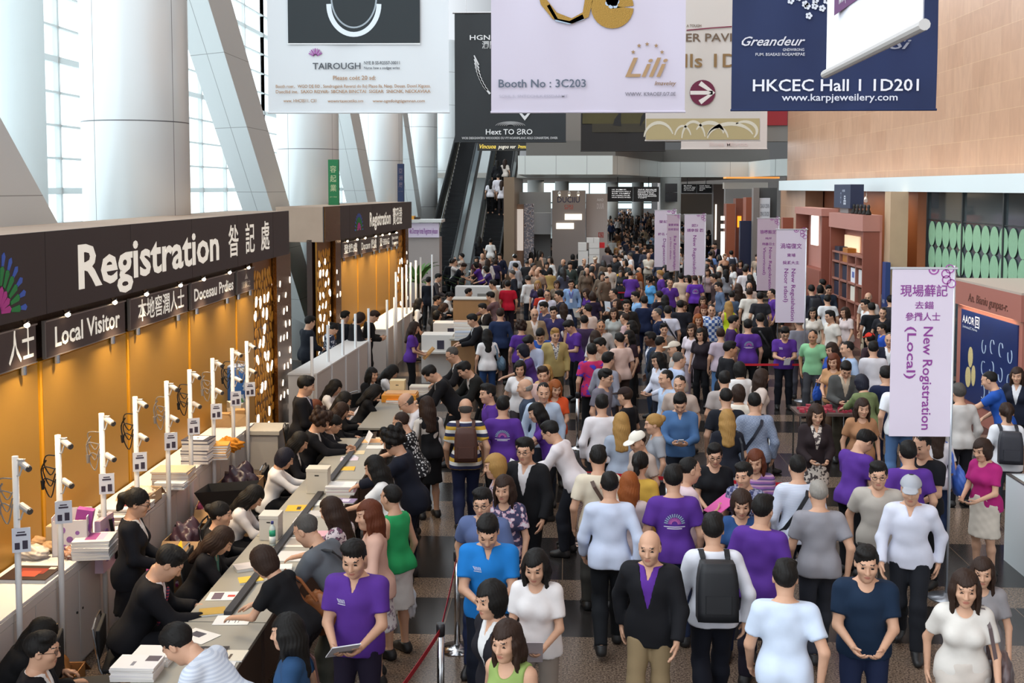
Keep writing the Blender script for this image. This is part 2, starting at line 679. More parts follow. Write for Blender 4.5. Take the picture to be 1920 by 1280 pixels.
def foot_prims(k):
    L = []
    for s, (h, kn, an) in k['leg'].items():
        L.append((s, [Cone(an, an + np.array((0, -.03, -.045), F32), .038, .038), Cone(an + np.array((0, -.03, -.045), F32), an + np.array((s * .02, .15, -.055), F32), .036, .028), Cone(an, an + np.array((s * .02, .10, -.05), F32), .036, .034)]))
    return L

def hand_frame(k, s):
    S, E, W = k['arm'][s]
    d = (W - E) / np.linalg.norm(W - E)
    n = {'in': (-s, .2, 0), 'up': (-s * .5, -.2, .8), 'dn': (-s * .15, 0, -1)}[k['palm']]
    n = np.array(n, F32)
    n = n - d * np.dot(n, d)
    n /= np.linalg.norm(n)
    t = np.cross(d, n) * (1 if s > 0 else -1)
    return W, d, n, t

def hand_prims(k, s, fat=0.0):
    W, d, n, t = hand_frame(k, s)
    g = .92 if k['f'] else 1.0
    P = lambda a, b, c: W + (d * a + n * b + t * c) * g
    L = [Cone(P(-.03, 0, 0), P(.03, 0, 0), .026 * g, .024 * g)]
    for c in (-.024, -.008, .008, .024):
        L.append(Cone(P(.03, 0, c * .7), P(.082, .004, c), .0155 * g, .0125 * g))
    cu = k['curl']
    for i, (c, ln) in enumerate(((.028, .068), (.0095, .078), (-.0095, .072), (-.028, .056))):
        a0 = cu * .5 + .06 * i
        p0 = P(.084 - .004 * abs(i - 1.2), .004, c)
        for j, q in enumerate((.45, .32, .25)):
            a1 = a0 + cu * (.0, .55, 1.0)[j]
            v = d * math.cos(a1) + n * math.sin(a1) + t * (c * .9)
            p1 = p0 + v * ln * q * g
            L.append(Cone(p0, p1, (.0098 - .0008 * j + fat) * g, (.0092 - .0008 * j + fat) * g))
            p0 = p1
    b = P(.015, .006, .022)
    m = P(.05, .018 + .012 * cu, .052 - .008 * cu)
    L.append(Cone(b, m, .0145 * g, (.011 + fat) * g))
    L.append(Cone(m, m + (d * .032 + n * (.006 + .014 * cu) + t * (.008 - .016 * cu)) * g, (.0108 + fat) * g, (.0088 + fat) * g))
    return L

def head_field(k, res, extra=0):
    H = k['H']
    o, R = H
    fl = Field(o - .19, o + .17, res)
    f = k['f']
    fl.add(Ell((0, -.012, .032), (.075, .095, .086), H), 0)
    fl.add(Ell((0, .022, -.035), (.060 if f else .064, .068, .080), H), .03)
    fl.add(Cone((0, .045, -.088), (0, .062, -.09), .026 if f else .030, .022, H), .03)
    fl.add(Cone((0, .015, -.05), (0, .04, -.085), .05, .03, H), .02)
    for s in (-1, 1):
        fl.add(Ell((s * .038, .055, -.02), (.025, .03, .025), H), .025)
    fl.add(Cone((-.03, .078, .03), (.03, .078, .03), .014, .014, H), .02)
    for s in (-1, 1):
        fl.sub(Ell((s * .032, .096, .008), (.018, .016, .012), H), .012)
        fl.add(Ell((s * .032, .074, .007), (.016, .0135, .0105), H), .004)
    fl.add(Cone((0, .086, .012), (0, .104, -.026), .009, .0125, H), .012)
    for s in (-1, 1):
        fl.add(Ell((s * .011, .096, -.03), (.0085, .010, .008), H), .006)
        fl.add(Ell((s * .076, -.008, -.004), (.010, .021, .031), H), .008)
        fl.sub(Ell((s * .084, -.002, -.002), (.005, .011, .018), H), .006)
    fl.add(Ell((0, .083, -.056), (.023, .0105, .0062), H), .008)
    fl.add(Ell((0, .081, -.067), (.019, .0115, .0075), H), .006)
    fl.sub(Cone((-.022, .096, -.061), (.022, .096, -.061), .003, .003, H), .005)
    tp, nb = k['tp'], k['nb']
    fl.add(Cone(tp(0, -.01, .46), o + R @ np.array((0, -.022, -.055), F32), .058 if not f else .05, .052 if not f else .045), .03)
    return fl

HS = 1.11

def bigger(parts, k):
    o, R = k['H']
    c = o + R @ np.array((0, -.01, -.075), F32)
    return [(c + (v - c) * F32(HS), q) for v, q in parts]

def body_mesh(k, lod, name='body'):
    r = LOD[lod]
    lo = np.array((9, 9, 9), F32); hi = -lo
    torso = torso_prims(k)
    prims = [(p, .05) for p in torso] + [(p, .045 if q == 'u' else .02) for s, q, p in arm_prims(k)] + [(p, .03) for s, q, p in leg_prims(k)] + [(p, .02) for s, L in foot_prims(k) for p in L]
    tp = k['tp']
    prims.append((Cone(tp(0, -.01, .46), k['nb'] + np.array((0, 0, .05), F32), .055, .05), .03))
    if lod == 2:
        for s in (-1, 1):
            W, d, n, t = hand_frame(k, s)
            prims.append((Cone(W, W + d * .11, .03, .036), .02))
        prims.append((Ell((0, -.012, .035), (.082, .103, .095), k['H']), .02))
        prims.append((Ell((0, .026, -.04), (.066, .076, .086), k['H']), .03))
        prims.append((Cone((0, .09, .0), (0, .10, -.025), .012, .016, k['H']), .02))
    for p, _ in prims:
        lo, hi = np.minimum(lo, p.lo), np.maximum(hi, p.hi)
    fl = Field(lo, hi, r['body'])
    for p, kk in prims:
        fl.add(p, kk)
    parts = [fl.mesh()]
    if lod < 2:
        parts += bigger([head_field(k, r['head']).mesh()], k)
        for s in (-1, 1):
            W, d, n, t = hand_frame(k, s)
            c = W + d * .08
            h = Field(c - .125, c + .125, r['hand'])
            for i, p in enumerate(hand_prims(k, s, .0 if lod == 0 else .0015)):
                h.add(p, .012 if i < 5 else .004)
            parts.append(h.mesh())
    V = np.concatenate([p[0] for p in parts])
    off, Q = 0, []
    for v, q in parts:
        Q.append(q + off); off += len(v)
    c = V[np.concatenate(Q)].mean(1)
    hb = k['H'][0] + k['H'][1] @ np.array((0, -.01, -.075), F32)
    c = hb + (c - hb) / (HS if lod < 2 else 1)
    x, y, z = local(k['H'], c[:, 0], c[:, 1], c[:, 2])
    mi = np.zeros(len(c), np.int32)
    e = 1.0 if lod == 0 else 1.25
    front = (y > .055) & (np.abs(x) < .06) & (np.abs(z) < .12)
    eye = front & ((((np.abs(x) - .032) / (.0115 * e)) ** 2 + ((z - .007) / (.0062 * e)) ** 2) < 1)
    brow = front & ((((np.abs(x) - .033) / .018) ** 2 + ((z - .036 + (np.abs(x) - .033) * .12) / (.0036 * e)) ** 2) < 1)
    lip = front & (((x / .023) ** 2 + ((z + .061) / (.0095)) ** 2) < 1)
    mi[eye | brow] = 1
    mi[lip] = 2
    return parts, mi

def hair_mesh(k, lod, style, seed=0):
    H = k['H']
    o, R = H
    res = LOD[lod]['hair']
    if style == 'bald':
        fl = Field(o - .2, o + .2, res)
        fl.add(Ell((0, -.016, .02), (.083, .100, .088), H), 0)
        fl.cut(lambda x, y, z: np.maximum(z - .035 + .25 * (y + .09), -(z + .08)), H)
        fl.cut(lambda x, y, z: y - .012, H)
        return [fl.mesh()]
    long = style in ('long', 'longwave', 'pony', 'half')
    lo, hi = o - .2, o + .2
    if long:
        lo = lo - np.array((.04, .10, .30), F32)
    fl = Field(lo, hi, res)
    x0 = dict(short=.0, crew=-.004, bob=.006, curly=.012, bun=.003, cap=.002, quiff=.004).get(style, .004)
    if style in ('short', 'quiff', 'crew', 'pony', 'bun'):
        fl.add(Ell((0, -.0235, .036), (.082 + x0, .1025 + x0, .094 + x0), H), 0)
    else:
        fl.add(Ell((0, -.014, .036), (.083 + x0, .103 + x0, .095 + x0), H), 0)
    if style in ('short', 'quiff', 'crew'):
        if style == 'quiff':
            fl.add(Ell((.01, .035, .105), (.06, .045, .030), H), .03)
        if style == 'short':
            fl.add(Ell((.015, .018, .10), (.065, .06, .032), H), .03)
        hl = .060 if style != 'crew' else .062
        fl.cut(lambda x, y, z: np.maximum(-(z - hl + .80 * (.088 - y) * (1 + 0 * x)), (y - .092 + .9 * np.abs(x))), H) if style == 'crew' else fl.cut(lambda x, y, z: -(z - hl + .93 * (.09 - y) + .008 * np.sin(60 * x + seed)), H)
        fl.cut(lambda x, y, z: np.where((np.abs(x) > .05) & (y > -.03), -(z + .012), -1.0), H)
    elif style == 'curly':
        for i in range(26):
            a, b = 2.4 * i, (i / 26) * 2 - .75
            fl.add(Ell((.085 * math.cos(a) * math.sqrt(max(1 - min(b * b, 1) * .6, .1)), -.02 + .09 * math.sin(a), .04 + .085 * b), (.04, .04, .04), H), .012)
        fl.cut(lambda x, y, z: np.where((y > .02) & (np.abs(x) < .068), -(z - .05), -1.0), H)
        fl.cut(lambda x, y, z: -(z + .10), H)
    elif style == 'cap':
        fl.cut(lambda x, y, z: -(z + .09 - .0 * y), H)
        fl.cut(lambda x, y, z: np.where(y > -.01, -(z - .045), -1.0), H)
    else:
        if style in ('bob', 'half'):
            fl.add(Ell((0, -.022, -.025), (.093, .098, .120), H), .04)
        if style in ('long', 'longwave', 'half'):
            fl.add(Ell((0, -.03, -.03), (.092, .088, .13), H), .04)
            g = .012 if style == 'longwave' else 0
            fl.add(Cone((-.045, -.055, -.08), (-.04 - g, -.085, -.30), .056, .026, H), .05)
            fl.add(Cone((.045, -.055, -.08), (.04 + g, -.085, -.30), .056, .026, H), .05)
            fl.add(Cone((0, -.07, -.08), (0, -.09, -.31), .06, .03, H), .05)
            for s in (-1, 1):
                fl.add(Cone((s * .075, .02, .0), (s * .082, .025, -.20), .022, .018, H), .03)
        if style == 'pony':
            fl.add(Cone((0, -.11, .045), (0, -.145, .02), .03, .035, H), .03)
            fl.add(Cone((0, -.145, .02), (.0, -.135, -.20), .036, .022, H), .02)
        if style == 'bun':
            fl.add(Ell((0, -.125, .05), (.045, .04, .042), H), .01)
        top = .050 if style in ('pony', 'bun') else .046
        if style in ('pony', 'bun'):
            fl.cut(lambda x, y, z: -(z - top + .66 * (.09 - y)), H)
        else:
            fl.cut(lambda x, y, z: np.where((y > .018) & (np.abs(x) < .062 + .0 * z), -(z - top - .25 * np.abs(x - .02)), -1.0), H)
            if style == 'bob':
                fl.cut(lambda x, y, z: -(z + .115), H)
    if lod < 2 and style != 'cap':
        x, y, z = fl.co((slice(None),) * 3)
        u, v, t = local(H, x, y, z)
        fl.D = fl.D + F32(.0028) * np.sin(np.arctan2(u, v + .02) * 26 + 3 * np.sin(t * 30 + seed)) + F32(.002) * np.sin(t * 60 + u * 40 + seed)
    return [fl.mesh()]

def cap_mesh(k, lod):
    H = k['H']
    o, R = H
    fl = Field(o - .2, o + .24, LOD[lod]['hair'])
    fl.add(Ell((0, -.010, .045), (.089, .106, .088), H), 0)
    fl.cut(lambda x, y, z: -(z - .045), H)
    fl.add(Ell((0, .115, .048), (.068, .075, .012), H), .012)
    return [fl.mesh()]

NECK = {'round': .055, 'v': .075, 'high': .035}

def bounds(ps):
    lo = np.min([p.lo for p in ps], 0)
    hi = np.max([p.hi for p in ps], 0)
    return lo, hi

def top_mesh(k, lod, kind, seed):
    """upper garment; kind: tee, shirt (long sleeve), tank, jacket, vest, inner"""
    T, Pv = k['T'], k['Pv']
    t = {'jacket': .024, 'vest': .016, 'inner': .012}.get(kind, .014)
    arms = arm_prims(k)
    ps = torso_prims(k) + [p for s, q, p in arms]
    lo, hi = bounds(ps)
    fl = Field(lo - .03, hi + .03, LOD[lod]['top'])
    for p in torso_prims(k):
        fl.add(p, .05, t)
    hem = {'jacket': -.16 if k['legs'] != 'sit' else -.06, 'inner': .0, 'vest': -.06, 'shirtin': .05, 'tank': -.05}.get(kind, -.10)
    if kind not in ('shirtin', 'inner'):
        for sg in (-1, 1):
            fl.add(Cone((sg * .045, -.008, .06), (sg * .05, -.012, hem), .118, .126, Pv, 1.22), .05, t)
            fl.add(Cone((sg * .07, -.055, -.0), (sg * .075, -.05, -.06), .095, .10, Pv), .05, t + .004)
    for s, q, p in arms:
        S, E, W = k['arm'][s]
        if kind in ('tank', 'vest', 'inner'):
            continue
        if kind in ('tee', 'polo'):
            if q == 'u':
                d = (E - S) / np.linalg.norm(E - S)
                fl.add(p, .04, t + .008, (S + (E - S) * .68, d))
        else:
            d = (W - E) / np.linalg.norm(W - E)
            if q == 'u':
                fl.add(p, .04, t)
            else:
                fl.add(p, .03, t + .002, (E + (W - E) * (.93 if kind != 'three' else .35), d))
    if lod < 2:
        fl.wrinkle(.0034 if kind != 'jacket' else .0022, 17, seed)
    fl.cut(lambda x, y, z: hem - z, T)
    fl.cut(lambda x, y, z: z - .505, T)
    if kind == 'jacket':
        fl.cut(lambda x, y, z: -np.maximum(np.abs(x) - .24 * (z - .17), -y + .02), T)
    elif kind in ('shirt', 'shirtin', 'polo', 'inner'):
        fl.add(Cone((0, -.012, .475), (0, .0, .515), .068, .058, T), .01)
        fl.cut(lambda x, y, z: -np.maximum(np.abs(x) - .35 * (z - .40), -y + .02), T)
        fl.cut(lambda x, y, z: z - .525 - .2 * y, T)
    elif kind == 'vest':
        fl.cut(lambda x, y, z: -np.maximum(np.abs(x) - .28 * (z - .24), -y + .02), T)
        fl.cut(lambda x, y, z: np.where(z > .30, np.abs(x) - .155, -1.0), T)
    else:
        c = Ell((0, .085, .515), (.075, .09, .075 if kind != 'tank' else .10), T)
        fl.sub(c, .01)
        if kind == 'tank':
            fl.cut(lambda x, y, z: np.where(z > .30, np.abs(x) - .14, -1.0), T)
    return [fl.mesh()]

def bottom_mesh(k, lod, kind, seed, zt=.10):
    T, Pv = k['T'], k['Pv']
    if kind in ('skirt', 'dress', 'mini'):
        if k['legs'] == 'sit':
            ps = [p for s, q, p in leg_prims(k) if q == 't']
            lo, hi = bounds(ps + torso_prims(k)[:2])
            fl = Field(lo - .05, hi + .05, LOD[lod]['bot'])
            for p in torso_prims(k)[:2] + ps:
                fl.add(p, .08, .014)
            fl.cut(lambda x, y, z: z - .12, Pv)
            fl.cut(lambda x, y, z: y - .36)
            return [fl.mesh()]
        ln = -.42 if kind != 'mini' else -.30
        c = Cone((0, 0, .08), (0, .0, ln), .12, .185, Pv, 1.15)
        fl = Field(c.lo - .03, c.hi + .03, LOD[lod]['bot'])
        for p in torso_prims(k):
            if p.fr is Pv:
                fl.add(p, .05, .012)
        fl.add(torso_prims(k)[1], .04, .012)
        fl.add(c, .05, .012)
        for s, q, p in leg_prims(k):
            if q == 't':
                fl.add(p, .05, .018)
        fl.cut(lambda x, y, z: np.maximum(z - .1, ln - z), Pv)
        if lod < 2:
            fl.wrinkle(.003, 30, seed)
        return [fl.mesh()]
    ps = leg_prims(k)
    tp = torso_prims(k)
    hipp = [tp[0], tp[1]] + [p for p in tp[2:] if p.fr is Pv]
    lo, hi = bounds([p for s, q, p in ps] + hipp)
    fl = Field(lo - .04, hi + .04, LOD[lod]['bot'])
    for p in hipp:
        fl.add(p, .05, .007)
    for s in (-1, 1):
        h, kn, an = k['leg'][s]
        d = (an - kn) / np.linalg.norm(an - kn)
        for s2, q, p in ps:
            if s2 != s:
                continue
            if kind == 'shorts':
                if q == 't':
                    fl.add(p, .04, .022)
            else:
                fl.add(p, .04, .013 + (.006 if q == 'c' else 0), (an - d * .0, d) if q == 'c' else None)
        if kind == 'pants':
            fl.add(Cone(kn, an - d * .02, .066, .058), .02, 0, (an, d))
    fl.cut(lambda x, y, z: np.where(y < .16, z - zt, -1.0), Pv)
    if kind == 'shorts':
        fl.cut(lambda x, y, z: .52 - z if k['legs'] != 'sit' else y - .40)
    if lod < 2:
        fl.wrinkle(.0022, 15, seed)
    return [fl.mesh()]

def shoe_mesh(k, lod, s):
    for q, L in foot_prims(k):
        if q == s:
            lo, hi = bounds(L)
            fl = Field(lo - .03, hi + .03, .012 if lod == 0 else .016)
            for p in L:
                fl.add(p, .03, .010)
            zb = float(k['leg'][s][2][2]) - .085
            fl.cut(lambda x, y, z: np.maximum(zb + .002 - z, z - zb - .105))
            return [fl.mesh()]

def tie_mesh(k):
    T = k['T']
    fl = Field(*bounds([Cone((0, .13, .13), (0, .08, .47), .04, fr=T)]), .006)
    fl.add(Cone((0, .118, .46), (0, .135, .40), .012, .012, T), .005)
    fl.add(Cone((0, .128, .44), (0, .150, .30), .013, .022, T, 1.6), .008)
    fl.add(Cone((0, .150, .30), (0, .150, .18), .022, .024, T, 1.6), .008)
    return [fl.mesh()]

SKIN = {'l': 'C99C80', 'm': 'B98868', 't': 'A06E4E', 'd': '5A3A2A'}
HAIRC = {'k': '14110F', 'b': '2E1E16', 'r': '5A2C18', 'o': '8A4A20', 'y': 'A07A44', 'w': '8E8880', 'g': '4A4642', 'c': 'D8D0C0', 'n': '1B1B28'}
MESH = {}

def cached(key, fn):
    if key not in MESH:
        MESH[key] = fn()
    return MESH[key]

def shared(name, key, fn, mats, parent):
    """an object on a shared mesh with its own materials"""
    me = cached(key, fn)
    o = bpy.data.objects.new(name, me)
    C.objects.link(o)
    o.parent = parent
    for i, m in enumerate(mats):
        o.material_slots[i].link = 'OBJECT'
        o.material_slots[i].material = m
    return o

DUM = bpy.data.materials.new('unset')

def head_offset(sex, pose, hp=None, hy=None, lean=None):
    k = cached(('sk', sex, pose, hp, hy, lean), lambda: skeleton(sex, pose, hp, hy, lean))
    return k

PEOPLE = []

def person(px, py, face, sex, hair, top, bottom, pose='down', label='', group=None, lod=0, skin='l', z0=0.0, sc=None, hp=None, hy=None, lean=None, glasses=False, tie=None, shoes='1A1818', capc=None, logo=None, dx=0.0, yaw=None, seed=None, Yfix=None):
    """px, py: where the head is in the photograph; face: compass of the body (0 away from the entrance, 180 towards it, 90 towards the windows, -90 towards the stone wall)
    hair 'style:colour', top 'kind:colour[|inner colour]', bottom 'kind:colour'"""
    k = head_offset(sex, pose, hp, hy, lean)
    sd = seed if seed is not None else zlib.crc32(label.encode()) % 97
    if sc is None:
        sc = (1.0 if sex == 'm' else .945) * (0.985 + (sd % 7) * .006)
    hz = float(k['H'][0][2]) * sc + z0
    w0 = at(px, py, z=hz) if Yfix is None else at(px, py, Y=Yfix)
    if Yfix is not None:
        z0 = w0.z - float(k['H'][0][2]) * sc
    a = math.radians(face)
    ho = k['H'][0] * sc
    off = Vector((math.cos(a) * ho[0] - math.sin(a) * ho[1], math.sin(a) * ho[0] + math.cos(a) * ho[1], 0))
    root = empty('person', (w0.x - off.x + dx, w0.y - off.y, z0), label, 'person', group, a)
    root.scale = (sc * (1.0 if lod else 1.0), sc, sc)
    pk = (sex, pose, hp, hy, lean, lod)
    var = sd % 4 if lod else sd
    hs, hcol = hair.split(':')
    sk = mat(SKIN[skin], .55, 0, .04, 0, 30, 0, .35)
    hm = mat(HAIRC[hcol], .62, 0, .15, 0, 60, 0, .25)
    lipm = mat({'l': 'B0705F', 'm': '9C5F50', 't': '85503F', 'd': '4A2A22'}[skin], .5)
    def mk_body():
        p, mi = body_mesh(k, lod)
        return np_mesh('body', p, [DUM, DUM, DUM], mi)
    shared('body', ('body',) + pk, mk_body, [sk, mat(HAIRC['k'] if hcol in 'yowc' else HAIRC[hcol], .4), lipm], root)
    if hs != 'none':
        shared('hair', ('hair', hs, var % 3) + pk, lambda: np_mesh('hair', bigger(hair_mesh(k, lod, 'cap' if capc else hs, var % 3), k), [DUM]), [hm], root)
    if capc:
        shared('cap', ('cap',) + pk, lambda: np_mesh('cap', bigger(cap_mesh(k, lod), k), [DUM]), [cloth(capc)], root)
    tk, tc_ = top.split('=')
    cols = tc_.split('|')
    nm = {'tee': 't_shirt', 'polo': 'polo_shirt', 'shirt': 'shirt', 'shirtin': 'shirt', 'tank': 'sleeveless_top', 'jacket': 'jacket', 'vest': 'waistcoat', 'three': 'blouse'}[tk]
    if tk in ('jacket', 'vest'):
        if lod < 2 or len(cols) > 1:
            shared('shirt', ('inner', 0, tk) + pk, lambda: np_mesh('shirt', top_mesh(k, max(lod, 0), 'inner' if tk == 'jacket' else 'shirtin', 1.0), [DUM]), [cloth(cols[1] if len(cols) > 1 else 'D8D6D4')], root)
    tobj = shared(nm, ('top', tk, var) + pk, lambda: np_mesh(nm, top_mesh(k, lod, tk, var * 1.7), [DUM]), [cloth(cols[0])], root)
    if tie:
        shared('necktie', ('tie',) + pk, lambda: np_mesh('necktie', tie_mesh(k), [DUM]), [cloth(tie)], root)
    bk, bc = bottom.split('=')
    nb = {'pants': 'trousers', 'jeans': 'jeans', 'skirt': 'skirt', 'mini': 'skirt', 'dress': 'dress_skirt', 'shorts': 'shorts'}[bk]
    zt = {'shirtin': .10, 'vest': .0, 'jacket': -.08, 'tank': .02}.get(tk, -.04)
    if k['legs'] == 'sit':
        zt = .10
    shared(nb, ('bot', bk, var, zt) + pk, lambda: np_mesh(nb, bottom_mesh(k, lod, bk, var * 1.3, zt), [DUM]), [cloth(bc)], root)
    if lod < 2:
        for s in (-1, 1):
            shared('shoe', ('shoe', s) + pk, lambda s=s: np_mesh('shoe', shoe_mesh(k, lod, s), [DUM]), [mat(shoes, .5)], root)
    if glasses:
        def mk():
            b = MB()
            o, R = k['H']
            g = lambda x, y, z: Vector(o + R @ (np.array((x, y + .01, z + .075), F32) * HS - np.array((0, .01, .075), F32)))
            for s in (-1, 1):
                pts = [g(s * .033 + .021 * math.cos(t), .098 - .004 * abs(math.cos(t)), .004 + .016 * math.sin(t)) for t in [2 * PI * i / 12 for i in range(13)]]
                b.path(pts, .0022, 5)
                b.path([g(s * .054, .093, .008), g(s * .075, .04, .010), g(s * .083, -.01, .006)], .002, 5)
            b.path([g(-.012, .1, .006), g(0, .104, .009), g(.012, .1, .006)], .002, 5)
            me = bpy.data.meshes.new('glasses')
            me.from_pydata(b.v, [], b.f)
            me.materials.append(DUM)
            return me
        shared('glasses', ('gl',) + pk, mk, [mat('1A1614', .3)], root)
    if logo:
        # a fan of strokes printed on the back (or the chest), laid onto the cloth by casting towards it
        me = cached(('top', tk, var) + pk, None)
        side = -1 if logo == 'back' else 1
        tree = BVHTree.FromPolygons([v.co for v in me.vertices], [tuple(p.vertices) for p in me.polygons])
        o, R = k['T']
        b = {0: MB(), 1: MB(), 2: MB()}
        def hit(u, v):
            p = Vector(o + R @ np.array((u * -side * -1, side * .4, v), F32)); d = Vector(R @ np.array((0, -side, 0), F32))
            h = tree.ray_cast(p, d)
            return (h[0] - d * .004) if h[0] is not None else None
        def stroke(u0, v0, u1, v1, wd, ci):
            n = 4
            L, dx_, dz_ = [], u1 - u0, v1 - v0
            q = math.hypot(dx_, dz_)
            px_, pz_ = -dz_ / q * wd, dx_ / q * wd
            for i in range(n + 1):
                t = i / n
                A, B = hit(u0 + dx_ * t + px_, v0 + dz_ * t + pz_), hit(u0 + dx_ * t - px_, v0 + dz_ * t - pz_)
                if A is None or B is None:
                    return
                L += [A, B]
            b[ci].add(L, [(2 * i, 2 * i + 1, 2 * i + 3, 2 * i + 2) for i in range(n)])
        if logo == 'back':
            for i in range(13):
                t = PI * (i + .5) / 13
                stroke(.028 * math.cos(t), .27 + .028 * math.sin(t), .062 * math.cos(t), .27 + .062 * math.sin(t), .004, 1)
                stroke(.066 * math.cos(t), .27 + .066 * math.sin(t), .098 * math.cos(t), .27 + .098 * math.sin(t), .005, 0)
            stroke(-.10, .245, .10, .245, .004, 2)
            stroke(-.07, .228, .07, .228, .004, 2)
        else:
            for i in range(5):
                stroke(.055 + .012 * i, .335, .065 + .014 * i, .362, .0025, 2)
            stroke(.05, .325, .115, .325, .003, 2)
        pr = None
        for ci, colr, nmm in ((0, '8FA8B8', 'printed_fan'), (1, 'B05AA0', 'printed_fan'), (2, 'D8D4E0', 'printed_caption')):
            if b[ci].v:
                q = b[ci].build(nmm, mat(colr, .8), root)
    PEOPLE.append((root, k, sc))
    return root
# ---------------------------------------------------------------- the hall itself
def nodes_mat(name):
    m = bpy.data.materials.new(name)
    m.use_nodes = True
    return m, m.node_tree.nodes, m.node_tree.links, m.node_tree.nodes['Principled BSDF']

def mth(n, l, op, a, b=None, c=None):
    q = n.new('ShaderNodeMath')
    q.operation = op
    for i, v in enumerate((a, b, c)):
        if v is None:
            continue
        if isinstance(v, (int, float)):
            q.inputs[i].default_value = v
        else:
            l.new(v, q.inputs[i])
    return q.outputs[0]

def floor_mat():
    m, n, l, b = nodes_mat('polished_granite')
    t = n.new('ShaderNodeTexCoord')
    s = n.new('ShaderNodeSeparateXYZ')
    l.new(t.outputs['Object'], s.inputs[0])
    y = s.outputs['Y']
    # bands across the hall: dark 1.5, light 0.6, dark 1.0, light 1.6
    f = mth(n, l, 'MULTIPLY', mth(n, l, 'FRACT', mth(n, l, 'DIVIDE', mth(n, l, 'SUBTRACT', y, 10.88), 4.75)), 4.75)
    d1 = mth(n, l, 'LESS_THAN', f, 1.0)
    d2 = mth(n, l, 'MULTIPLY', mth(n, l, 'GREATER_THAN', f, 1.62), mth(n, l, 'LESS_THAN', f, 3.15))
    dark = mth(n, l, 'ADD', d1, d2)
    jx = mth(n, l, 'LESS_THAN', mth(n, l, 'FRACT', mth(n, l, 'DIVIDE', mth(n, l, 'ADD', s.outputs['X'], 0.05), 1.2)), 0.008)
    sp = n.new('ShaderNodeTexNoise')
    sp.inputs['Scale'].default_value = 55
    sp.inputs['Detail'].default_value = 3
    l.new(t.outputs['Object'], sp.inputs['Vector'])
    r1 = n.new('ShaderNodeValToRGB')
    r1.color_ramp.elements[0].color, r1.color_ramp.elements[1].color = lin('4A3C33'), lin('8E7A68')
    r1.color_ramp.elements[0].position, r1.color_ramp.elements[1].position = .38, .66
    r2 = n.new('ShaderNodeValToRGB')
    r2.color_ramp.elements[0].color, r2.color_ramp.elements[1].color = lin('1C1A19'), lin('3A3532')
    r2.color_ramp.elements[0].position, r2.color_ramp.elements[1].position = .4, .75
    l.new(sp.outputs['Fac'], r1.inputs[0])
    l.new(sp.outputs['Fac'], r2.inputs[0])
    x = n.new('ShaderNodeMix'); x.data_type = 'RGBA'
    l.new(dark, x.inputs[0]); l.new(r1.outputs[0], x.inputs[6]); l.new(r2.outputs[0], x.inputs[7])
    z = n.new('ShaderNodeMix'); z.data_type = 'RGBA'
    l.new(jx, z.inputs[0]); l.new(x.outputs[2], z.inputs[6]); z.inputs[7].default_value = lin('6E5C4C')
    l.new(z.outputs[2], b.inputs['Base Color'])
    b.inputs['Roughness'].default_value = 0.22
    return m

fl_ = box('floor', (-12.5, -3, -.2), (16, 136, 0), floor_mat())
fl_.rotation_euler = (0, 0, math.radians(-.6))
struct(fl_, 'polished granite floor in dark and brown bands')

def stone_mat():
    m, n, l, b = nodes_mat('honey_sandstone')
    t = n.new('ShaderNodeTexCoord')
    s = n.new('ShaderNodeSeparateXYZ')
    l.new(t.outputs['Object'], s.inputs[0])
    c = n.new('ShaderNodeCombineXYZ')
    l.new(s.outputs['Y'], c.inputs[0]); l.new(s.outputs['Z'], c.inputs[1])
    br = n.new('ShaderNodeTexBrick')
    l.new(c.outputs[0], br.inputs['Vector'])
    br.inputs['Scale'].default_value = 1
    br.inputs['Brick Width'].default_value = 1.15
    br.inputs['Row Height'].default_value = 0.62
    br.inputs['Mortar Size'].default_value = 0.006
    br.inputs['Color1'].default_value = lin('B58E72')
    br.inputs['Color2'].default_value = lin('AC8468')
    br.inputs['Mortar'].default_value = lin('C29E7C')
    v = n.new('ShaderNodeTexNoise')
    v.inputs['Scale'].default_value = 1.6
    v.inputs['Detail'].default_value = 5
    v.inputs['Distortion'].default_value = 1.2
    mp = n.new('ShaderNodeMapping')
    mp.inputs['Scale'].default_value = (1, 2.2, .7)
    l.new(t.outputs['Object'], mp.inputs[0]); l.new(mp.outputs[0], v.inputs['Vector'])
    r = n.new('ShaderNodeMapRange')
    r.inputs['To Min'].default_value, r.inputs['To Max'].default_value = .80, 1.2
    l.new(v.outputs['Fac'], r.inputs['Value'])
    x = n.new('ShaderNodeVectorMath'); x.operation = 'SCALE'
    l.new(br.outputs['Color'], x.inputs[0]); l.new(r.outputs[0], x.inputs['Scale'])
    l.new(x.outputs[0], b.inputs['Base Color'])
    b.inputs['Roughness'].default_value = 0.38
    return m

struct(box('wall_right', (10.0, 16, 4.7), (10.6, 49, 13), stone_mat()), 'tall honey sandstone wall of long blocks')
struct(box('wall_right_near', (10.0, -3, 4.7), (10.6, 16, 13), stone_mat()), 'tall honey sandstone wall of long blocks')

M_WHITE = mat('E4E6E6', .5)
M_FRAME = mat('E8ECEC', .5)
M_CHROME = mat('C8C8CA', .18, 1)
M_BLACK = mat('121213', .45)
M_DARKMETAL = mat('2A2A2C', .35, .6)

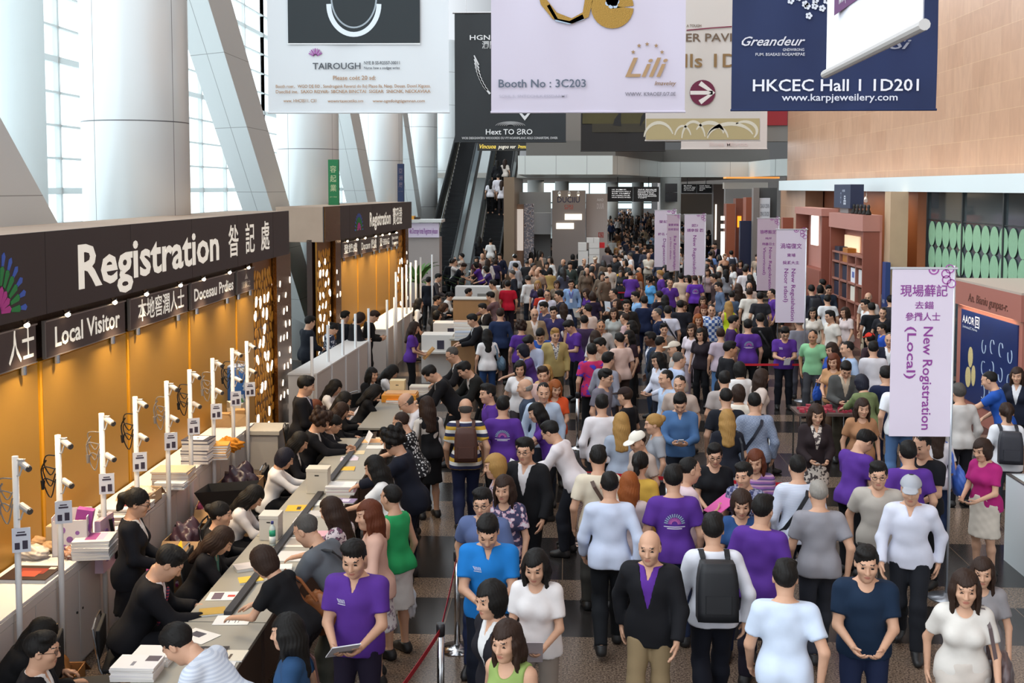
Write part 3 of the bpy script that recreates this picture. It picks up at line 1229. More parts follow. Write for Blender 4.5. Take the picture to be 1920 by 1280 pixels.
def glass_mat():
    m = bpy.data.materials.new('clear_glass')
    m.use_nodes = True
    n, l = m.node_tree.nodes, m.node_tree.links
    n.remove(n['Principled BSDF'])
    o = n['Material Output']
    a = n.new('ShaderNodeBsdfTransparent'); a.inputs[0].default_value = (.93, .97, .97, 1)
    g = n.new('ShaderNodeBsdfGlossy'); g.inputs['Roughness'].default_value = .03
    x = n.new('ShaderNodeMixShader'); x.inputs[0].default_value = .07
    l.new(a.outputs[0], x.inputs[1]); l.new(g.outputs[0], x.inputs[2]); l.new(x.outputs[0], o.inputs['Surface'])
    return m
M_GLASS = glass_mat()

def bar_mat():
    m, n, l, b = nodes_mat('white_window_bar')
    b.inputs['Base Color'].default_value = lin('F2F6F6')
    b.inputs['Roughness'].default_value = .5
    t = n.new('ShaderNodeBsdfTranslucent')  # translucency added so the solid bars look bright against the daylight
    t.inputs['Color'].default_value = lin('F2F6F6')
    x = n.new('ShaderNodeMixShader')
    x.inputs[0].default_value = .45
    l.new(b.outputs[0], x.inputs[1]); l.new(t.outputs[0], x.inputs[2]); l.new(x.outputs[0], n['Material Output'].inputs['Surface'])
    return m
M_BAR = bar_mat()

# tall glazed wall towards the harbour, one window per bay
k = 1
for y0, y1 in ((4, 17), (17, 29.5), (29.5, 42), (42, 54.5), (54.5, 68)):
    wn = struct(empty('window_%d' % k, (-11, (y0 + y1) / 2, 1.0)), 'tall glazed window wall with white bars')
    fb, gb = MB(), MB()
    for i in range(6):
        y = (y0 - y1) / 2 + (y1 - y0) * i / 5
        fb.box((-.07, y - .05, 0), (.05, y + .05, 13))
    z, i = .5, 0
    while z < 13:
        th = .07 if i % 4 == 0 else .025
        fb.box((-.05, (y0 - y1) / 2, z - th), (.06, (y1 - y0) / 2, z + th))
        z += .72
        i += 1
    gb.box((-.012, (y0 - y1) / 2, 0), (.012, (y1 - y0) / 2, 13))
    fb.build('window_frame', M_BAR, wn)
    gb.build('window_pane', M_GLASS, wn)
    k += 1
struct(box('wall_left', (-11.3, 0, 0), (-10.85, 68, 1.0), M_WHITE), 'low white wall under the tall windows')

def panel_mat(col, seams, zoff, zs, dark='6A6C6E', rough=.32):
    """pale metal cladding with thin joints"""
    m, n, l, b = nodes_mat('metal_cladding')
    t = n.new('ShaderNodeTexCoord')
    s = n.new('ShaderNodeSeparateXYZ')
    l.new(t.outputs['Object'], s.inputs[0])
    h = mth(n, l, 'LESS_THAN', mth(n, l, 'FRACT', mth(n, l, 'DIVIDE', mth(n, l, 'SUBTRACT', s.outputs['Z'], zoff), zs)), .009)
    if seams == 'round':
        a = mth(n, l, 'ARCTAN2', s.outputs['Y'], s.outputs['X'])
        v = mth(n, l, 'LESS_THAN', mth(n, l, 'FRACT', mth(n, l, 'DIVIDE', mth(n, l, 'ADD', a, PI + .42 + .05), PI / 2)), .008)
    elif seams == 'beam':
        v = mth(n, l, 'LESS_THAN', mth(n, l, 'ABSOLUTE', s.outputs['X']), .008)
    else:
        v = mth(n, l, 'LESS_THAN', mth(n, l, 'FRACT', mth(n, l, 'DIVIDE', s.outputs['X'], seams)), .012)
    q = mth(n, l, 'MAXIMUM', h, v)
    x = n.new('ShaderNodeMix'); x.data_type = 'RGBA'
    l.new(q, x.inputs[0])
    x.inputs[6].default_value, x.inputs[7].default_value = lin(col), lin(dark)
    l.new(x.outputs[2], b.inputs['Base Color'])
    b.inputs['Roughness'].default_value = rough
    b.inputs['Metallic'].default_value = .15
    return m

M_COL = panel_mat('E2E6E6', 'round', 5.44, 1.9)
for y in (17.2, 29.3, 41.7, 54.0, 66.0):
    o = MB().lathe([(.8, 0), (.8, 13)], 48).build('column', M_COL, smooth=True)
    o.location = (-6.5, y, 0)
    struct(o, 'thick round column clad in pale grey metal')
o = MB().lathe([(.45, 0), (.45, 13)], 32).build('column', M_BAR, smooth=True)
o.location = (-10.1, 20.9, 0)
struct(o, 'slim white round column by the windows')

M_BEAM = panel_mat('DDE1E1', 'beam', .3, 1.35, 'A2A4A4', .5)
for y in (12.4, 25.0, 37.9, 50.8):
    b = MB()
    vs = []
    for z in (0, 12.5):
        yy = y - 1.13 * (z - 4)
        vs += [(-.42, yy + .55, z), (.42, yy, z), (.42, yy + 1.75, z), (-.42, yy + 1.75, z)]
    b.add(vs, [(0, 3, 2, 1), (4, 5, 6, 7), (0, 1, 5, 4), (1, 2, 6, 5), (2, 3, 7, 6), (3, 0, 4, 7)])
    o = b.build('beam', M_BEAM)
    o.location = (-6.81, 0, 0)
    struct(o, 'leaning square steel brace clad in pale panels')

# ---------------------------------------------------------------- end of the hall: upper floor, far concourse
M_SLAB = panel_mat('D2D8D4', 1.32, 0, 40, '767C78')
plan = [(-1.62, 48), (2.42, 48), (3.0, 49.5), (5.6, 60), (10.2, 60), (10.4, 55), (11.5, 52), (11.5, 64), (-1.62, 64)]
struct(MB().prism(plan, 5.02, 5.82).build('trim_1', M_SLAB), 'pale panelled edge of the upper floor')
struct(MB().prism([(-1.3, 49.2), (2.6, 49.2), (3.3, 50.5), (5.8, 61), (11.5, 61), (11.5, 64), (-1.3, 64)], 5.82, 6.5).build('trim_2', mat('5E5A55', .5)), 'dark band above the upper floor edge')
struct(box('wall_far', (-1.6, 50.2, 6.5), (11.5, 51, 13), mat('77716A', .55)), 'taupe wall of the upper storey')
struct(box('wall_far_left', (-10.9, 66, 0), (-3.2, 66.4, 13), mat('C4C8C8', .5)), 'pale end wall behind the escalators')
struct(box('ceiling_far', (-9, 64, 5.02), (12, 135, 5.3), mat('A9A39B', .6)), 'low ceiling of the far concourse')
struct(box('wall_far_right', (12.2, 60, 0), (12.5, 135, 5.02), mat('6A5648', .5)), 'brown wall of the far concourse')
for x, y in ((-3.0, 72), (-1.5, 84), (.55, 100), (5.6, 112), (8.6, 118)):
    o = MB().lathe([(.62, 0), (.62, 5.02)], 28).build('column', mat('D4DAD8', .4), smooth=True)
    o.location = (x, y, 0)
    struct(o, 'round column of the far concourse')
for i, y in enumerate((52, 70, 88, 106, 124)):
    lamp('AREA', 'concourse_light', (3.5, y, 4.9), 190, (1.0, .93, .85), 9, 10)
b = MB()
for x in (-2, 1, 4, 7, 10):
    b.box((x - .06, 133.9, 0), (x + .06, 134.1, 5.0))
b.box((-9, 133.9, 2.6), (11.4, 134.1, 2.75))
w6 = struct(b.build('window_6', mat('70787A', .5)), 'glazed doors at the far end of the concourse')
box('window_pane', (-9, 134.15, 2.0), (11.4, 134.2, 5.0), mat('D8F0F4', .5, 0, 0, 0, 20, 1.7), w6)

# white canopy beam under the sandstone wall and the dark glazing below it
cb = MB().box((8.98, 21.8, 4.35), (10.0, 45.6, 4.73))
struct(cb.build('trim_3', mat('DDE6E6', .45)), 'long white canopy beam along the stone wall')
struct(box('trim_4', (9.4, 16, 4.36), (10.0, 21.8, 4.74), mat('8C8682', .5)), 'grey return of the canopy')
for y in (24, 29, 34, 39, 44):
    lamp('AREA', 'canopy_uplight', (9.55, y, 4.76), 11, (1.0, .74, .5), .3, 4.6, rot=(PI, 0, 0))
M_DGLASS = mat('434C50', .09, 0, 0, 0, 20, 0, .9)
wn = struct(empty('window_7', (9.45, 24, 0)), 'dark tinted glazing under the white canopy')
b = MB().box((.02, -8, 0), (.14, 4.9, 4.36))
b.build('window_pane', M_DGLASS, wn)
b = MB()
for y in (-7.9, -5.2, -2.6, 0, 2.4, 4.86):
    b.box((-.03, y - .03, 0), (.03, y + .03, 4.36))
for z in (2.38, 3.66):
    b.box((-.012, -8, z - .012), (.02, 4.9, z + .012))
b.build('window_frame', mat('3A4042', .4, .5), wn)
# two rows of pale green leaf shapes in frosted film on that glazing
b = MB()
for row, z in enumerate((3.31, 2.69)):
    for i in range(18):
        y = 4.5 - .5 * i - .02 * row
        n_ = 24
        b.prism([(.245 * math.cos(2 * PI * q / n_), .31 * math.sin(2 * PI * q / n_)) for q in range(n_)], 0, .004, (Vector((-.004, y, z)), Vector((0, -1, 0)), Vector((0, 0, 1)), Vector((-1, 0, 0))))
b.build('leaf_pattern', mat('86B08E', .6, 0, .12, 0, 12), wn)

# panelling between the canopy and the booths further along
struct(box('wall_right_far', (10.0, 29.2, 0), (10.3, 49, 4.7), mat('8C5238', .5)), 'brown panelled wall behind the booths')
o = box('wall_panel', (9.3, 42.2, 0), (9.95, 46.8, 4.34), stone_mat())
struct(o, 'sandstone pier below the canopy')
o = box('column', (8.55, 29.0, 0), (9.0, 29.5, 4.35), mat('C0A384', .6, 0, .1, 0, 3))
struct(o, 'square sandstone pier beside the brown booth')
o = box('wall_panel', (9.4, 29.5, 0), (9.99, 35.5, 4.34), mat('A05A28', .45))
struct(o, 'orange brown wall panel above the shelves')
# ---------------------------------------------------------------- registration booths
M_FASCIA = mat('3B3131', .5)
M_ROOF = mat('B49C88', .8, 0, .12, .15, 2.5)
M_GOLD = mat('D8A44A', .36, .6, .05, 0, 2)
M_GOLDEDGE = mat('E8A21E', .5)
M_RECESS = mat('3A241A', .55, 0, .35, .3, 30)
M_TXT = mat('F4EFE2', .6, 0, 0, 0, 20, .5)  # glow added to brighten the white letters, no lamp behind them
M_GREYTXT = mat('B8B2AC', .6)
M_BRONZE = mat('7A4F22', .25, .9, .6, .8, 26)
M_HOLE = mat('FFF4E0', .5, 0, 0, 0, 20, 3.2)
M_AMBER = mat('E8A63A', .45, .2)
M_BULB = mat('FFE9C4', .5, 0, 0, 0, 20, 14.0)
M_POLE = mat('E6E6E6', .35)
M_CARD = mat('DDE0EA', .6)
M_GREYCAB = mat('CFC8C4', .5)

def ovals(b, fr, u0, u1, v0, v1, step, seed, rr=(.05, .09), keep=None, h=.008):
    q = random.Random(seed)
    v, row = v0 + step * .5, 0
    while v < v1 - step * .3:
        u = u0 + step * (.5 if row % 2 else .28)
        while u < u1 - step * .15:
            if keep is None or keep(q.random()):
                a, c, t = rr[0] * q.uniform(.8, 1.15), rr[1] * q.uniform(.8, 1.15), q.uniform(-.7, .7)
                cu, cv = u + q.uniform(-.03, .03), v + q.uniform(-.03, .03)
                pl = []
                for i in range(12):
                    e = 2 * PI * i / 12
                    x, y = a * math.cos(e), c * math.sin(e)
                    pl.append((cu + x * math.cos(t) - y * math.sin(t), cv + x * math.sin(t) + y * math.cos(t)))
                b.prism(pl, 0, h, fr)
            u += step * .62
        v += step * .62
        row += 1
    return b

def emblem(fr, u, v, r, parent):
    """fan of tapering strokes: pink inside, green, blue tips"""
    for nm, col, r0, r1, n, wd in (('emblem_pink', 'C2449A', .12, .46, 9, .06), ('emblem_green', '2E8A4A', .46, .80, 13, .062), ('emblem_blue', '4A6AC8', .78, 1.02, 13, .055)):
        b = MB()
        for i in range(n):
            t = PI * (-.04 + 1.08 * (i + .5) / n)
            c, s = math.cos(t), math.sin(t)
            k = wd * r
            b.prism([(u + c * r * r0 - s * -k * .5, v + s * r * r0 + c * -k * .5), (u + c * r * r0 + s * -k * .5, v + s * r * r0 - c * -k * .5), (u + c * r * (r1 - .06) + s * -k, v + s * r * (r1 - .06) - c * -k), (u + c * r * r1, v + s * r * r1), (u + c * r * (r1 - .06) - s * -k, v + s * r * (r1 - .06) + c * -k)][::-1], 0, .006, fr)
        b.build(nm, mat(col, .6), parent)

def booth(name, label, loc, rz, y0, y1, panels, signs, title, screen, post, zt=2.755, front=.15, depth=.95):
    root = empty(name, loc, label, 'booth', None, rz)
    FR = lambda n_: (Vector((n_, 0, 0)), Vector((0, 1, 0)), Vector((0, 0, 1)), Vector((1, 0, 0)))
    box('back_wall', (-.25, y0, 0), (-.13, y1 - .05, 3.3), M_RECESS, root)
    box('roof', (-depth, y0, 3.25), (front - .02, y1, 4.03), M_ROOF, root, .01)
    fa = box('fascia', (front - .02, y0, 3.25), (front, y1, 4.035), M_FASCIA, root)
    jb = MB()
    y = y0 + 2.1
    while y < y1 - .5:
        jb.box((front, y, 3.25), (front + .002, y + .008, 4.035))
        y += 2.15
    jb.build('fascia_joint', mat('2A2222', .6), fa)
    for t, u, v, h, wd, mm in title['text']:
        put_text(t, FR(front), u, v, h, mm, fa, wd, bold=.024 if t.isascii() else .010)
    if title.get('emblem'):
        u, v, r = title['emblem']
        emblem(FR(front), u, v, r, fa)
    for a, c in panels:
        p = box('gold_panel', (-.13, a + .05, 0), (0, c, zt), M_GOLD, root)
        e = MB().box((-.12, a, 0), (-.005, a + .05, zt)).box((-.12, a, zt), (-.01, c, zt + .012))
        e.build('panel_edge', M_GOLDEDGE, p)
    for a, c, t, tm in signs:
        s = box('sign_plate', (.03, a, 2.80), (.06, c, 3.15), mat('4A3E3C', .4), root)
        eb = MB().box((.03, a - .01, 3.15), (.075, c + .01, 3.165)).box((.03, a - .01, 2.79), (.065, c + .01, 2.80)).box((.03, a - .012, 2.79), (.065, a, 3.165))
        eb.build('sign_rim', mat('A8A09A', .3, .7), s)
        for f in (.15, .85):
            MB().tube((.03, a + (c - a) * f, zt - .05), (.03, a + (c - a) * f, 2.80), .03).build('sign_bracket', M_CHROME, s)
        for i, (tt, f0, f1, hh, vv) in enumerate(t):
            put_text(tt, FR(.06), a + (c - a) * f0, vv, hh, tm, s, (c - a) * (f1 - f0), bold=.02 if tt.isascii() else .010)
        for f in ((.2, .8) if c - a > 1.2 else (.5,)):
            yy = a + (c - a) * f
            lb = MB().tube((.03, yy, 3.25), (.09, yy, 3.21), .012).tube((.075, yy, 3.245), (.105, yy, 3.195), .022, .034)
            l_ = lb.build('spotlight', M_CHROME, root)
            MB().lathe([(.005, -.03), (.024, -.018), (.028, 0), (.02, .012)], 12, (.108, yy, 3.185)).build('bulb', M_BULB, l_, True)
            a_ = math.radians(rz * 180 / PI)
            wl = Matrix.Translation(loc) @ Matrix.Rotation(rz, 4, 'Z') @ Vector((.30, yy, 3.16))
            lamp('SPOT', 'booth_spot', wl, 150, (1.0, .77, .48), rot=(0, math.radians(-10), rz), spot=2.05, radius=.04)
    a, c = screen
    s = box('pierced_screen', (-.06, a, 0), (-.02, c, 3.25), mat('8A5A1C', .35, .7), root)
    fr = FR(-.02)
    ovals(MB(), fr, a, c, .1, 3.2, .26, 5 + int(y1), keep=lambda r: True).build('amber_inlay', M_AMBER, s)
    ovals(MB(), fr, a, c, .1, 2.7, .40, 9 + int(y1), (.062, .095), lambda r: r < .42, .012).build('lit_opening', M_HOLE, s)
    a, c = post
    p = box('bronze_post', (-.35, a, 0), (.06, c, 3.25), M_BRONZE, root)
    ovals(MB(), FR(.06), a, c, .2, 2.9, .42, 3 + int(y1), (.035, .06), lambda r: r < .6, .006).build('lit_opening', M_HOLE, p)
    fr2 = (Vector((0, a, 0)), Vector((1, 0, 0)), Vector((0, 0, 1)), Vector((0, -1, 0)))
    ovals(MB(), fr2, -.3, .06, .2, 2.9, .42, 4 + int(y1), (.035, .06), lambda r: r < .5, .006).build('lit_opening', M_HOLE, p)
    return root

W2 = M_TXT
yb = lambda px, py, X=-5.0: at(px, py, X=X).y
G = [yb(px, py) for px, py in ((-62, 900), (77, 850), (241, 800), (355, 700), (443, 650), (477, 640))]
SX = -4.94
S0 = [(yb(a_, y_, SX), yb(c_, y_, SX)) for a_, c_, y_ in ((-75, 68, 660), (85, 235, 630), (244, 352, 590), (358, 440, 540), (445, 476, 525))]
FU = lambda px, py: yb(px, py, -4.85)
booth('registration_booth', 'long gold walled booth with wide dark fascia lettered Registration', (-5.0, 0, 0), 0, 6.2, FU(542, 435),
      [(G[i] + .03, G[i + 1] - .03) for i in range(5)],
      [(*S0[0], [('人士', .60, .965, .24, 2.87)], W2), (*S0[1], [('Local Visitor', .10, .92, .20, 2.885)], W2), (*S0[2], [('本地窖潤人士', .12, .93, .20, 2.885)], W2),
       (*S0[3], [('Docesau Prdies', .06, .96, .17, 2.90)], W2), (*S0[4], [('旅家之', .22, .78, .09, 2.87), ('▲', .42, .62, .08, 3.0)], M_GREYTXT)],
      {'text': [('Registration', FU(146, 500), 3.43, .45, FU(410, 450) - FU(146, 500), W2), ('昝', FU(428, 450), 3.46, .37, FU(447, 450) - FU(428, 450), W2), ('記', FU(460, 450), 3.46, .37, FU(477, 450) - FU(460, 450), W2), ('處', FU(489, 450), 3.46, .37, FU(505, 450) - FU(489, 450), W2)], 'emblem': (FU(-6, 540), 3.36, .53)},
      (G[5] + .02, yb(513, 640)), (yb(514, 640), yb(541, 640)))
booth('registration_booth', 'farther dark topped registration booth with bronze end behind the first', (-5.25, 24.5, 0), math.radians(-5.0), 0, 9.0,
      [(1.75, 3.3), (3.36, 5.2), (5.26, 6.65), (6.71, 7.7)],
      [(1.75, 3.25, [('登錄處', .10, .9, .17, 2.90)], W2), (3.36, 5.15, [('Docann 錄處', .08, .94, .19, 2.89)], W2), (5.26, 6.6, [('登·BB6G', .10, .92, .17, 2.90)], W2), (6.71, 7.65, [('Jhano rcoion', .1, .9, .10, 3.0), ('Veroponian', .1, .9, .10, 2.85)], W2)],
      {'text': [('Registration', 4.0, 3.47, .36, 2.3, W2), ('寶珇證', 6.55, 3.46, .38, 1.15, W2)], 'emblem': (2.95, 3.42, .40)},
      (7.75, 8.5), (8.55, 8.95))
R2 = [o for o in C.objects if o.name.startswith('registration_booth')][-1]
p = box('bronze_facing', (.152, .02, 3.25), (.165, 1.25, 4.035), M_BRONZE, R2)
p = box('pierced_screen', (-.07, .05, 0), (-.03, 1.1, 3.25), mat('8A5A1C', .35, .7), R2)
fr = (Vector((-.03, 0, 0)), Vector((0, 1, 0)), Vector((0, 0, 1)), Vector((1, 0, 0)))
ovals(MB(), fr, .05, 1.1, .1, 3.2, .26, 55).build('amber_inlay', M_AMBER, p)
ovals(MB(), fr, .05, 1.1, .1, 3.1, .40, 59, (.055, .085), lambda r: r < .6, .012).build('lit_opening', M_HOLE, p)
p = box('bronze_post', (-.3, 1.2, 0), (.06, 1.65, 3.25), M_BRONZE, R2)
ovals(MB(), (Vector((.06, 0, 0)), Vector((0, 1, 0)), Vector((0, 0, 1)), Vector((1, 0, 0))), 1.2, 1.65, .2, 2.9, .42, 61, (.035, .06), lambda r: r < .6, .006).build('lit_opening', M_HOLE, p)

# ---------------------------------------------------------------- white cabinets, worktop and camera poles of the first booth
XC = -4.42
PT = [at(px, py, X=XC + .045).y for px, py in ((28, 850), (108, 803), (190, 765), (253, 732), (312, 703), (355, 677), (398, 655), (435, 640), (462, 617))]
PY = [2 * PT[0] - PT[2], 2 * PT[0] - PT[1]] + PT
ORD = ['first', 'second', 'third', 'fourth', 'fifth', 'sixth', 'seventh', 'eighth', 'ninth', 'tenth', 'eleventh', 'twelfth']
for i, (a, c) in enumerate(zip(PY[:-1], PY[1:])):
    r = empty('counter_cabinet', ((XC - 4.97) / 2, (a + c) / 2, 0), ORD[i] + ' white cabinet under the long counter from the entrance', 'cabinet', 'cabinets under the long counter')
    w_, d_ = (c - a) / 2 - .002, .27
    box('body', (-d_, -w_, 0), (d_ - .02, w_, .965), M_GREYCAB, r)
    box('top_rail', (d_ - .02, -w_, .90), (d_, w_, .965), mat('D6D0CC', .5), r)
    for s in (-1, 1):
        dr = box('door', (d_ - .018, min(0, s * w_) + .004, .03), (d_ - .004 + (.004 if s > 0 else 0), max(0, s * w_) - .004, .895), M_GREYCAB, r, .002)
        MB().tube((d_ - .006, s * .06, .52), (d_ + .006, s * .06, .52), .012).build('door_lock', M_BLACK, dr)
tag(box('worktop', (-4.98, 7.4, .967), (-4.43, 16.15, .995), mat('F0ECEA', .45), None, .003), 'long white worktop running along the gold wall', 'worktop')
tag(box('cabinet', (-4.98, 5.6, 0), (-4.42, 7.4, .995), M_GREYCAB), 'white cabinet closest to the entrance at the end of the long counter', 'cabinet')

def camera_pole(y, i, cam2=True):
    r = empty('camera_pole', (XC + .045, y, 0), ORD[i] + ' white pole with security cameras along the long counter', 'camera pole', 'camera poles on the counter')
    MB().tube((0, 0, 0), (0, 0, 2.28), .026, n=12).build('pole', M_POLE, r, True)
    for k, (z, dz) in enumerate(((2.20, -.01), (1.84, .0))):
        b = MB()
        b.path([(.0, -.01, z - .08), (.04, -.015, z - .075), (.065, -.02, z - .01)], .008)
        b.tube((.03, .02, z + .03), (.13, -.045, z + dz), .028, n=12)
        if k == 0:
            b.box((.01, -.015, z + .046), (.075, .025, z + .054))
        cm = b.build('security_camera', mat('C9C4C0', .4), r)
        MB().tube((.128, -.0437, z + dz), (.140, -.0515, z - .004 + dz), .025, n=12).build('lens_hood', mat('4A4644', .4), cm)
    b = MB()
    q = random.Random(i)
    for k in range(3):
        b.path([(-.02, -.02, 2.1 - .12 * k), (-.09 - q.random() * .03, -.03, 2.10 - .1 * k), (-.12, -.02, 2.02 - .1 * k), (-.06, -.03, 1.93 - .1 * k), (-.02, -.02, 1.99 - .05 * k)], .006, 5, 4)
    b.path([(-.10, -.02, 2.06), (-.14, -.03, 1.98), (-.13, -.03, 1.86)], .008, 5, 4)
    b.tube((-.13, -.03, 1.88), (-.13, -.035, 1.80), .022, .012)
    b.build('cable', M_DARKMETAL if i % 2 else mat('8A827C', .5), r)
    c = MB().box((-.07, -.004, -.10), (.07, .004, .10), Matrix.Translation((.05, -.035, 1.60)) @ Matrix.Rotation(.35, 4, 'Z')).build('photo_card', M_CARD, r)
    b = MB()
    M = Matrix.Translation((.05, -.035, 1.60)) @ Matrix.Rotation(.35, 4, 'Z')
    b.box((-.05, -.006, -.075), (-.012, -.004, -.02), M).box((.008, -.006, -.075), (.048, -.004, -.005), M).box((-.04, -.006, .035), (.04, -.004, .05), M).box((-.03, -.006, .06), (.03, -.004, .07), M)
    b.build('printed_photo', mat('3A3244', .6), c)

for i, y in enumerate(PY[2:]):
    camera_pole(y, i)
tag(MB().tube((XC + .045, PY[1], 0), (XC + .045, PY[1], 2.28), .026, n=12).build('pole', M_POLE, smooth=True), 'plain white pole beside the cabinet closest to the entrance', 'pole')

# counters and plain poles of the farther booth
def counter_piece(y0, xa, y1, xb, dep, h, label):
    r = empty('white_counter', (xa, y0, 0), label, 'counter', None)
    fr = (Vector((0, 0, 0)), Vector((1, 0, 0)), Vector((0, 1, 0)), Vector((0, 0, 1)))
    dx, dy = xb - xa, y1 - y0
    MB().prism([(-dep, 0), (0, 0), (dx, dy), (dx - dep, dy)], 0, h - .03, fr).build('body', mat('D5CFCB', .5), r)
    MB().prism([(-dep - .01, -.02), (.02, -.02), (dx + .02, dy + .02), (dx - dep - .01, dy + .02)], h - .03, h, fr).build('counter_top', mat('F1EDEA', .45), r)
    b = MB()
    n = max(2, int(dy / 1.0))
    for i in range(n + 1):
        t = i / n
        b.tube((dx * t + .012, dy * t, 0), (dx * t + .012, dy * t, h), .018)
    b.build('corner_post', M_POLE, r)
counter_piece(20.05, -4.36, 24.6, -4.13, .50, 1.08, 'white counter with end panel standing before the farther booth')
counter_piece(26.5, -4.03, 31.3, -3.90, .66, 1.08, 'white counter near the far end of the farther booth')
PB = [(577, 631, 1.8), (608, 609, 1.8), (636, 599, 1.8), (660, 588, 1.8), (685, 578, 1.8), (720, 562, 1.82), (734, 557, 1.82)]
for i, (px, py, z) in enumerate(PB):
    w0 = at(px, py, z=z)
    tag(MB().tube((w0.x + .07, w0.y, 0), (w0.x + .07, w0.y, z), .028, n=10).build('white_pole', M_POLE, smooth=True), ORD[i] + ' short white pole along the counter of the farther booth', 'pole', 'short poles of the farther booth')
PC = [(737, 510, 2.4), (749, 501, 2.4), (757, 496, 2.4), (765, 492, 2.4), (775, 488, 2.4), (784, 482, 2.4), (806, 477, 2.4)]
for i, (px, py, z) in enumerate(PC):
    w0 = at(px, py, z=z)
    tag(MB().tube((w0.x + .07, w0.y, 0), (w0.x + .07, w0.y, z), .028, n=10).build('white_pole', M_POLE, smooth=True), ORD[i] + ' tall white pole beyond the end of the farther booth', 'pole', 'tall poles beyond the farther booth')
# ---------------------------------------------------------------- hanging banners and banner stands
def hang(name, label, Y, xl, xr, ybot, m, top=3.4, group=None, wave=.015):
    """a big cloth banner hung across the hall; returns (object, frame, width): frame origin at its lower left corner"""
    a, b_ = at(xl, ybot, Y=Y), at(xr, ybot, Y=Y)
    wd = b_.x - a.x
    z = (a.z + b_.z) / 2
    r = empty(name, (a.x, Y, z), label, 'banner', group)
    b = MB()
    nx, nz = 36, 24
    f = lambda u, v: wave * math.sin(u * 5.1 + 1.3 * math.sin(v * 1.7)) * (1 - .5 * v / top) + wave * .5 * math.sin(v * 3 + u * 9)
    for sd in (0, .006):
        for j in range(nz + 1):
            for i in range(nx + 1):
                u, v = wd * i / nx, top * j / nz
                b.v.append((u, sd + f(u, v) * .6, v))
    k = (nx + 1) * (nz + 1)
    for j in range(nz):
        for i in range(nx):
            q = j * (nx + 1) + i
            b.f.append((q, q + 1, q + nx + 2, q + nx + 1))
            b.f.append((k + q, k + q + nx + 1, k + q + nx + 2, k + q + 1))
    b.build('cloth', m, r, True)
    MB().tube((-.01, .003, -.015), (wd + .01, .003, -.015), .018).build('bottom_rod', m, r)
    MB().tube((-.05, .003, top), (wd + .05, .003, top), .03).tube((.3, 0, top), (.3, 0, 13 - z), .006).tube((wd - .3, 0, top), (wd - .3, 0, 13 - z), .006).build('hanger', M_CHROME, r)
    fr = (Vector((0, -.022, 0)), Vector((1, 0, 0)), Vector((0, 0, 1)), Vector((0, -1, 0)))
    return r, fr, wd, z

PXM = lambda Y: Y / FPX
def pos(fr_x, z, Y, px, py):
    w0 = at(px, py, Y=Y)
    return w0.x - fr_x, w0.z - z

def txt(B, s, px0, py, px1, hpx, m, italic=0.0, lift=.004):
    """lettering on a hanging banner: left end, base line, right end and cap height as seen in the photograph"""
    r, fr, wd, z = B
    Y = r.location.y
    u, v = pos(r.location.x, z, Y, px0, py)
    put_text(s, fr, u, v, hpx * PXM(Y), m, r, (px1 - px0) * PXM(Y), italic, lift=lift)

def plate(B, px0, py0, px1, py1, m, name='print', lift=.002):
    r, fr, wd, z = B
    Y = r.location.y
    u0, v0 = pos(r.location.x, z, Y, px0, py1)
    u1, v1 = pos(r.location.x, z, Y, px1, py0)
    return MB().prism([(u0, v0), (u1, v0), (u1, v1), (u0, v1)], 0, lift, fr).build(name, m, r)

def dots(B, pts, rad, m, name, n=8, lift=.004):
    r, fr, wd, z = B
    Y = r.location.y
    b = MB()
    for px, py in pts:
        u, v = pos(r.location.x, z, Y, px, py)
        R_ = rad * PXM(Y)
        b.prism([(u + R_ * math.cos(2 * PI * i / n), v + R_ * math.sin(2 * PI * i / n)) for i in range(n)], 0, lift, fr)
    return b.build(name, m, r)

def curve(B, pts, wpx, m, name, lift=.006):
    """a ribbon along pixel points"""
    r, fr, wd, z = B
    Y = r.location.y
    P = [Vector(pos(r.location.x, z, Y, *p)) for p in pts]
    b = MB()
    L = []
    for i, p in enumerate(P):
        d = (P[min(i + 1, len(P) - 1)] - P[max(i - 1, 0)]).normalized()
        w_ = (wpx[i] if isinstance(wpx, (list, tuple)) else wpx) * PXM(Y) / 2
        L.append((p + Vector((-d.y, d.x)) * w_, p - Vector((-d.y, d.x)) * w_))
    for i in range(len(L) - 1):
        b.prism([tuple(L[i][1]), tuple(L[i + 1][1]), tuple(L[i + 1][0]), tuple(L[i][0])], 0, lift, fr)
    return b.build(name, m, r)

def arc(cx, cy, rx, ry, a0, a1, n=24):
    return [(cx + rx * math.cos(math.radians(a0 + (a1 - a0) * i / n)), cy - ry * math.sin(math.radians(a0 + (a1 - a0) * i / n))) for i in range(n + 1)]

T_BR, T_GY, T_GOLD = mat('A9825C', .7), mat('4C5158', .7), mat('B08D62', .5)
# pale banner with the silver ring
B = hang('hanging_banner', 'pale banner with a silver ring printed on a dark panel', 17.6, 503, 842, 209, mat('DADFE2', .8))
plate(B, 541, -60, 787, 82, mat('232B2F', .7), 'dark_panel')
curve(B, arc(664, 8, 47, 57, 180, 360), [9] * 25, mat('D2DAE0', .3, .3), 'ring_print')
curve(B, arc(664, -4, 42, 56, 180, 360), 3, mat('9AA6AE', .3), 'ring_shade')
curve(B, [(540, 82.5), (788, 82.5)], 2, mat('F0F2F2', .6), 'panel_rim')
for i in range(9):
    t = 20 + i * 18
    curve(B, [(592 + 3 * math.cos(math.radians(t)), 106 - 3 * math.sin(math.radians(t))), (592 + 13 * math.cos(math.radians(t)), 104 - 13 * math.sin(math.radians(t)))], 2, mat('B48AB8' if i % 2 else 'A050A0', .6), 'fan_print')
txt(B, 'TAIROUGH', 587, 130, 677, 12, T_GY)
txt(B, 'NYE B SS-R2557-30011', 683, 121, 750, 6, T_GY)
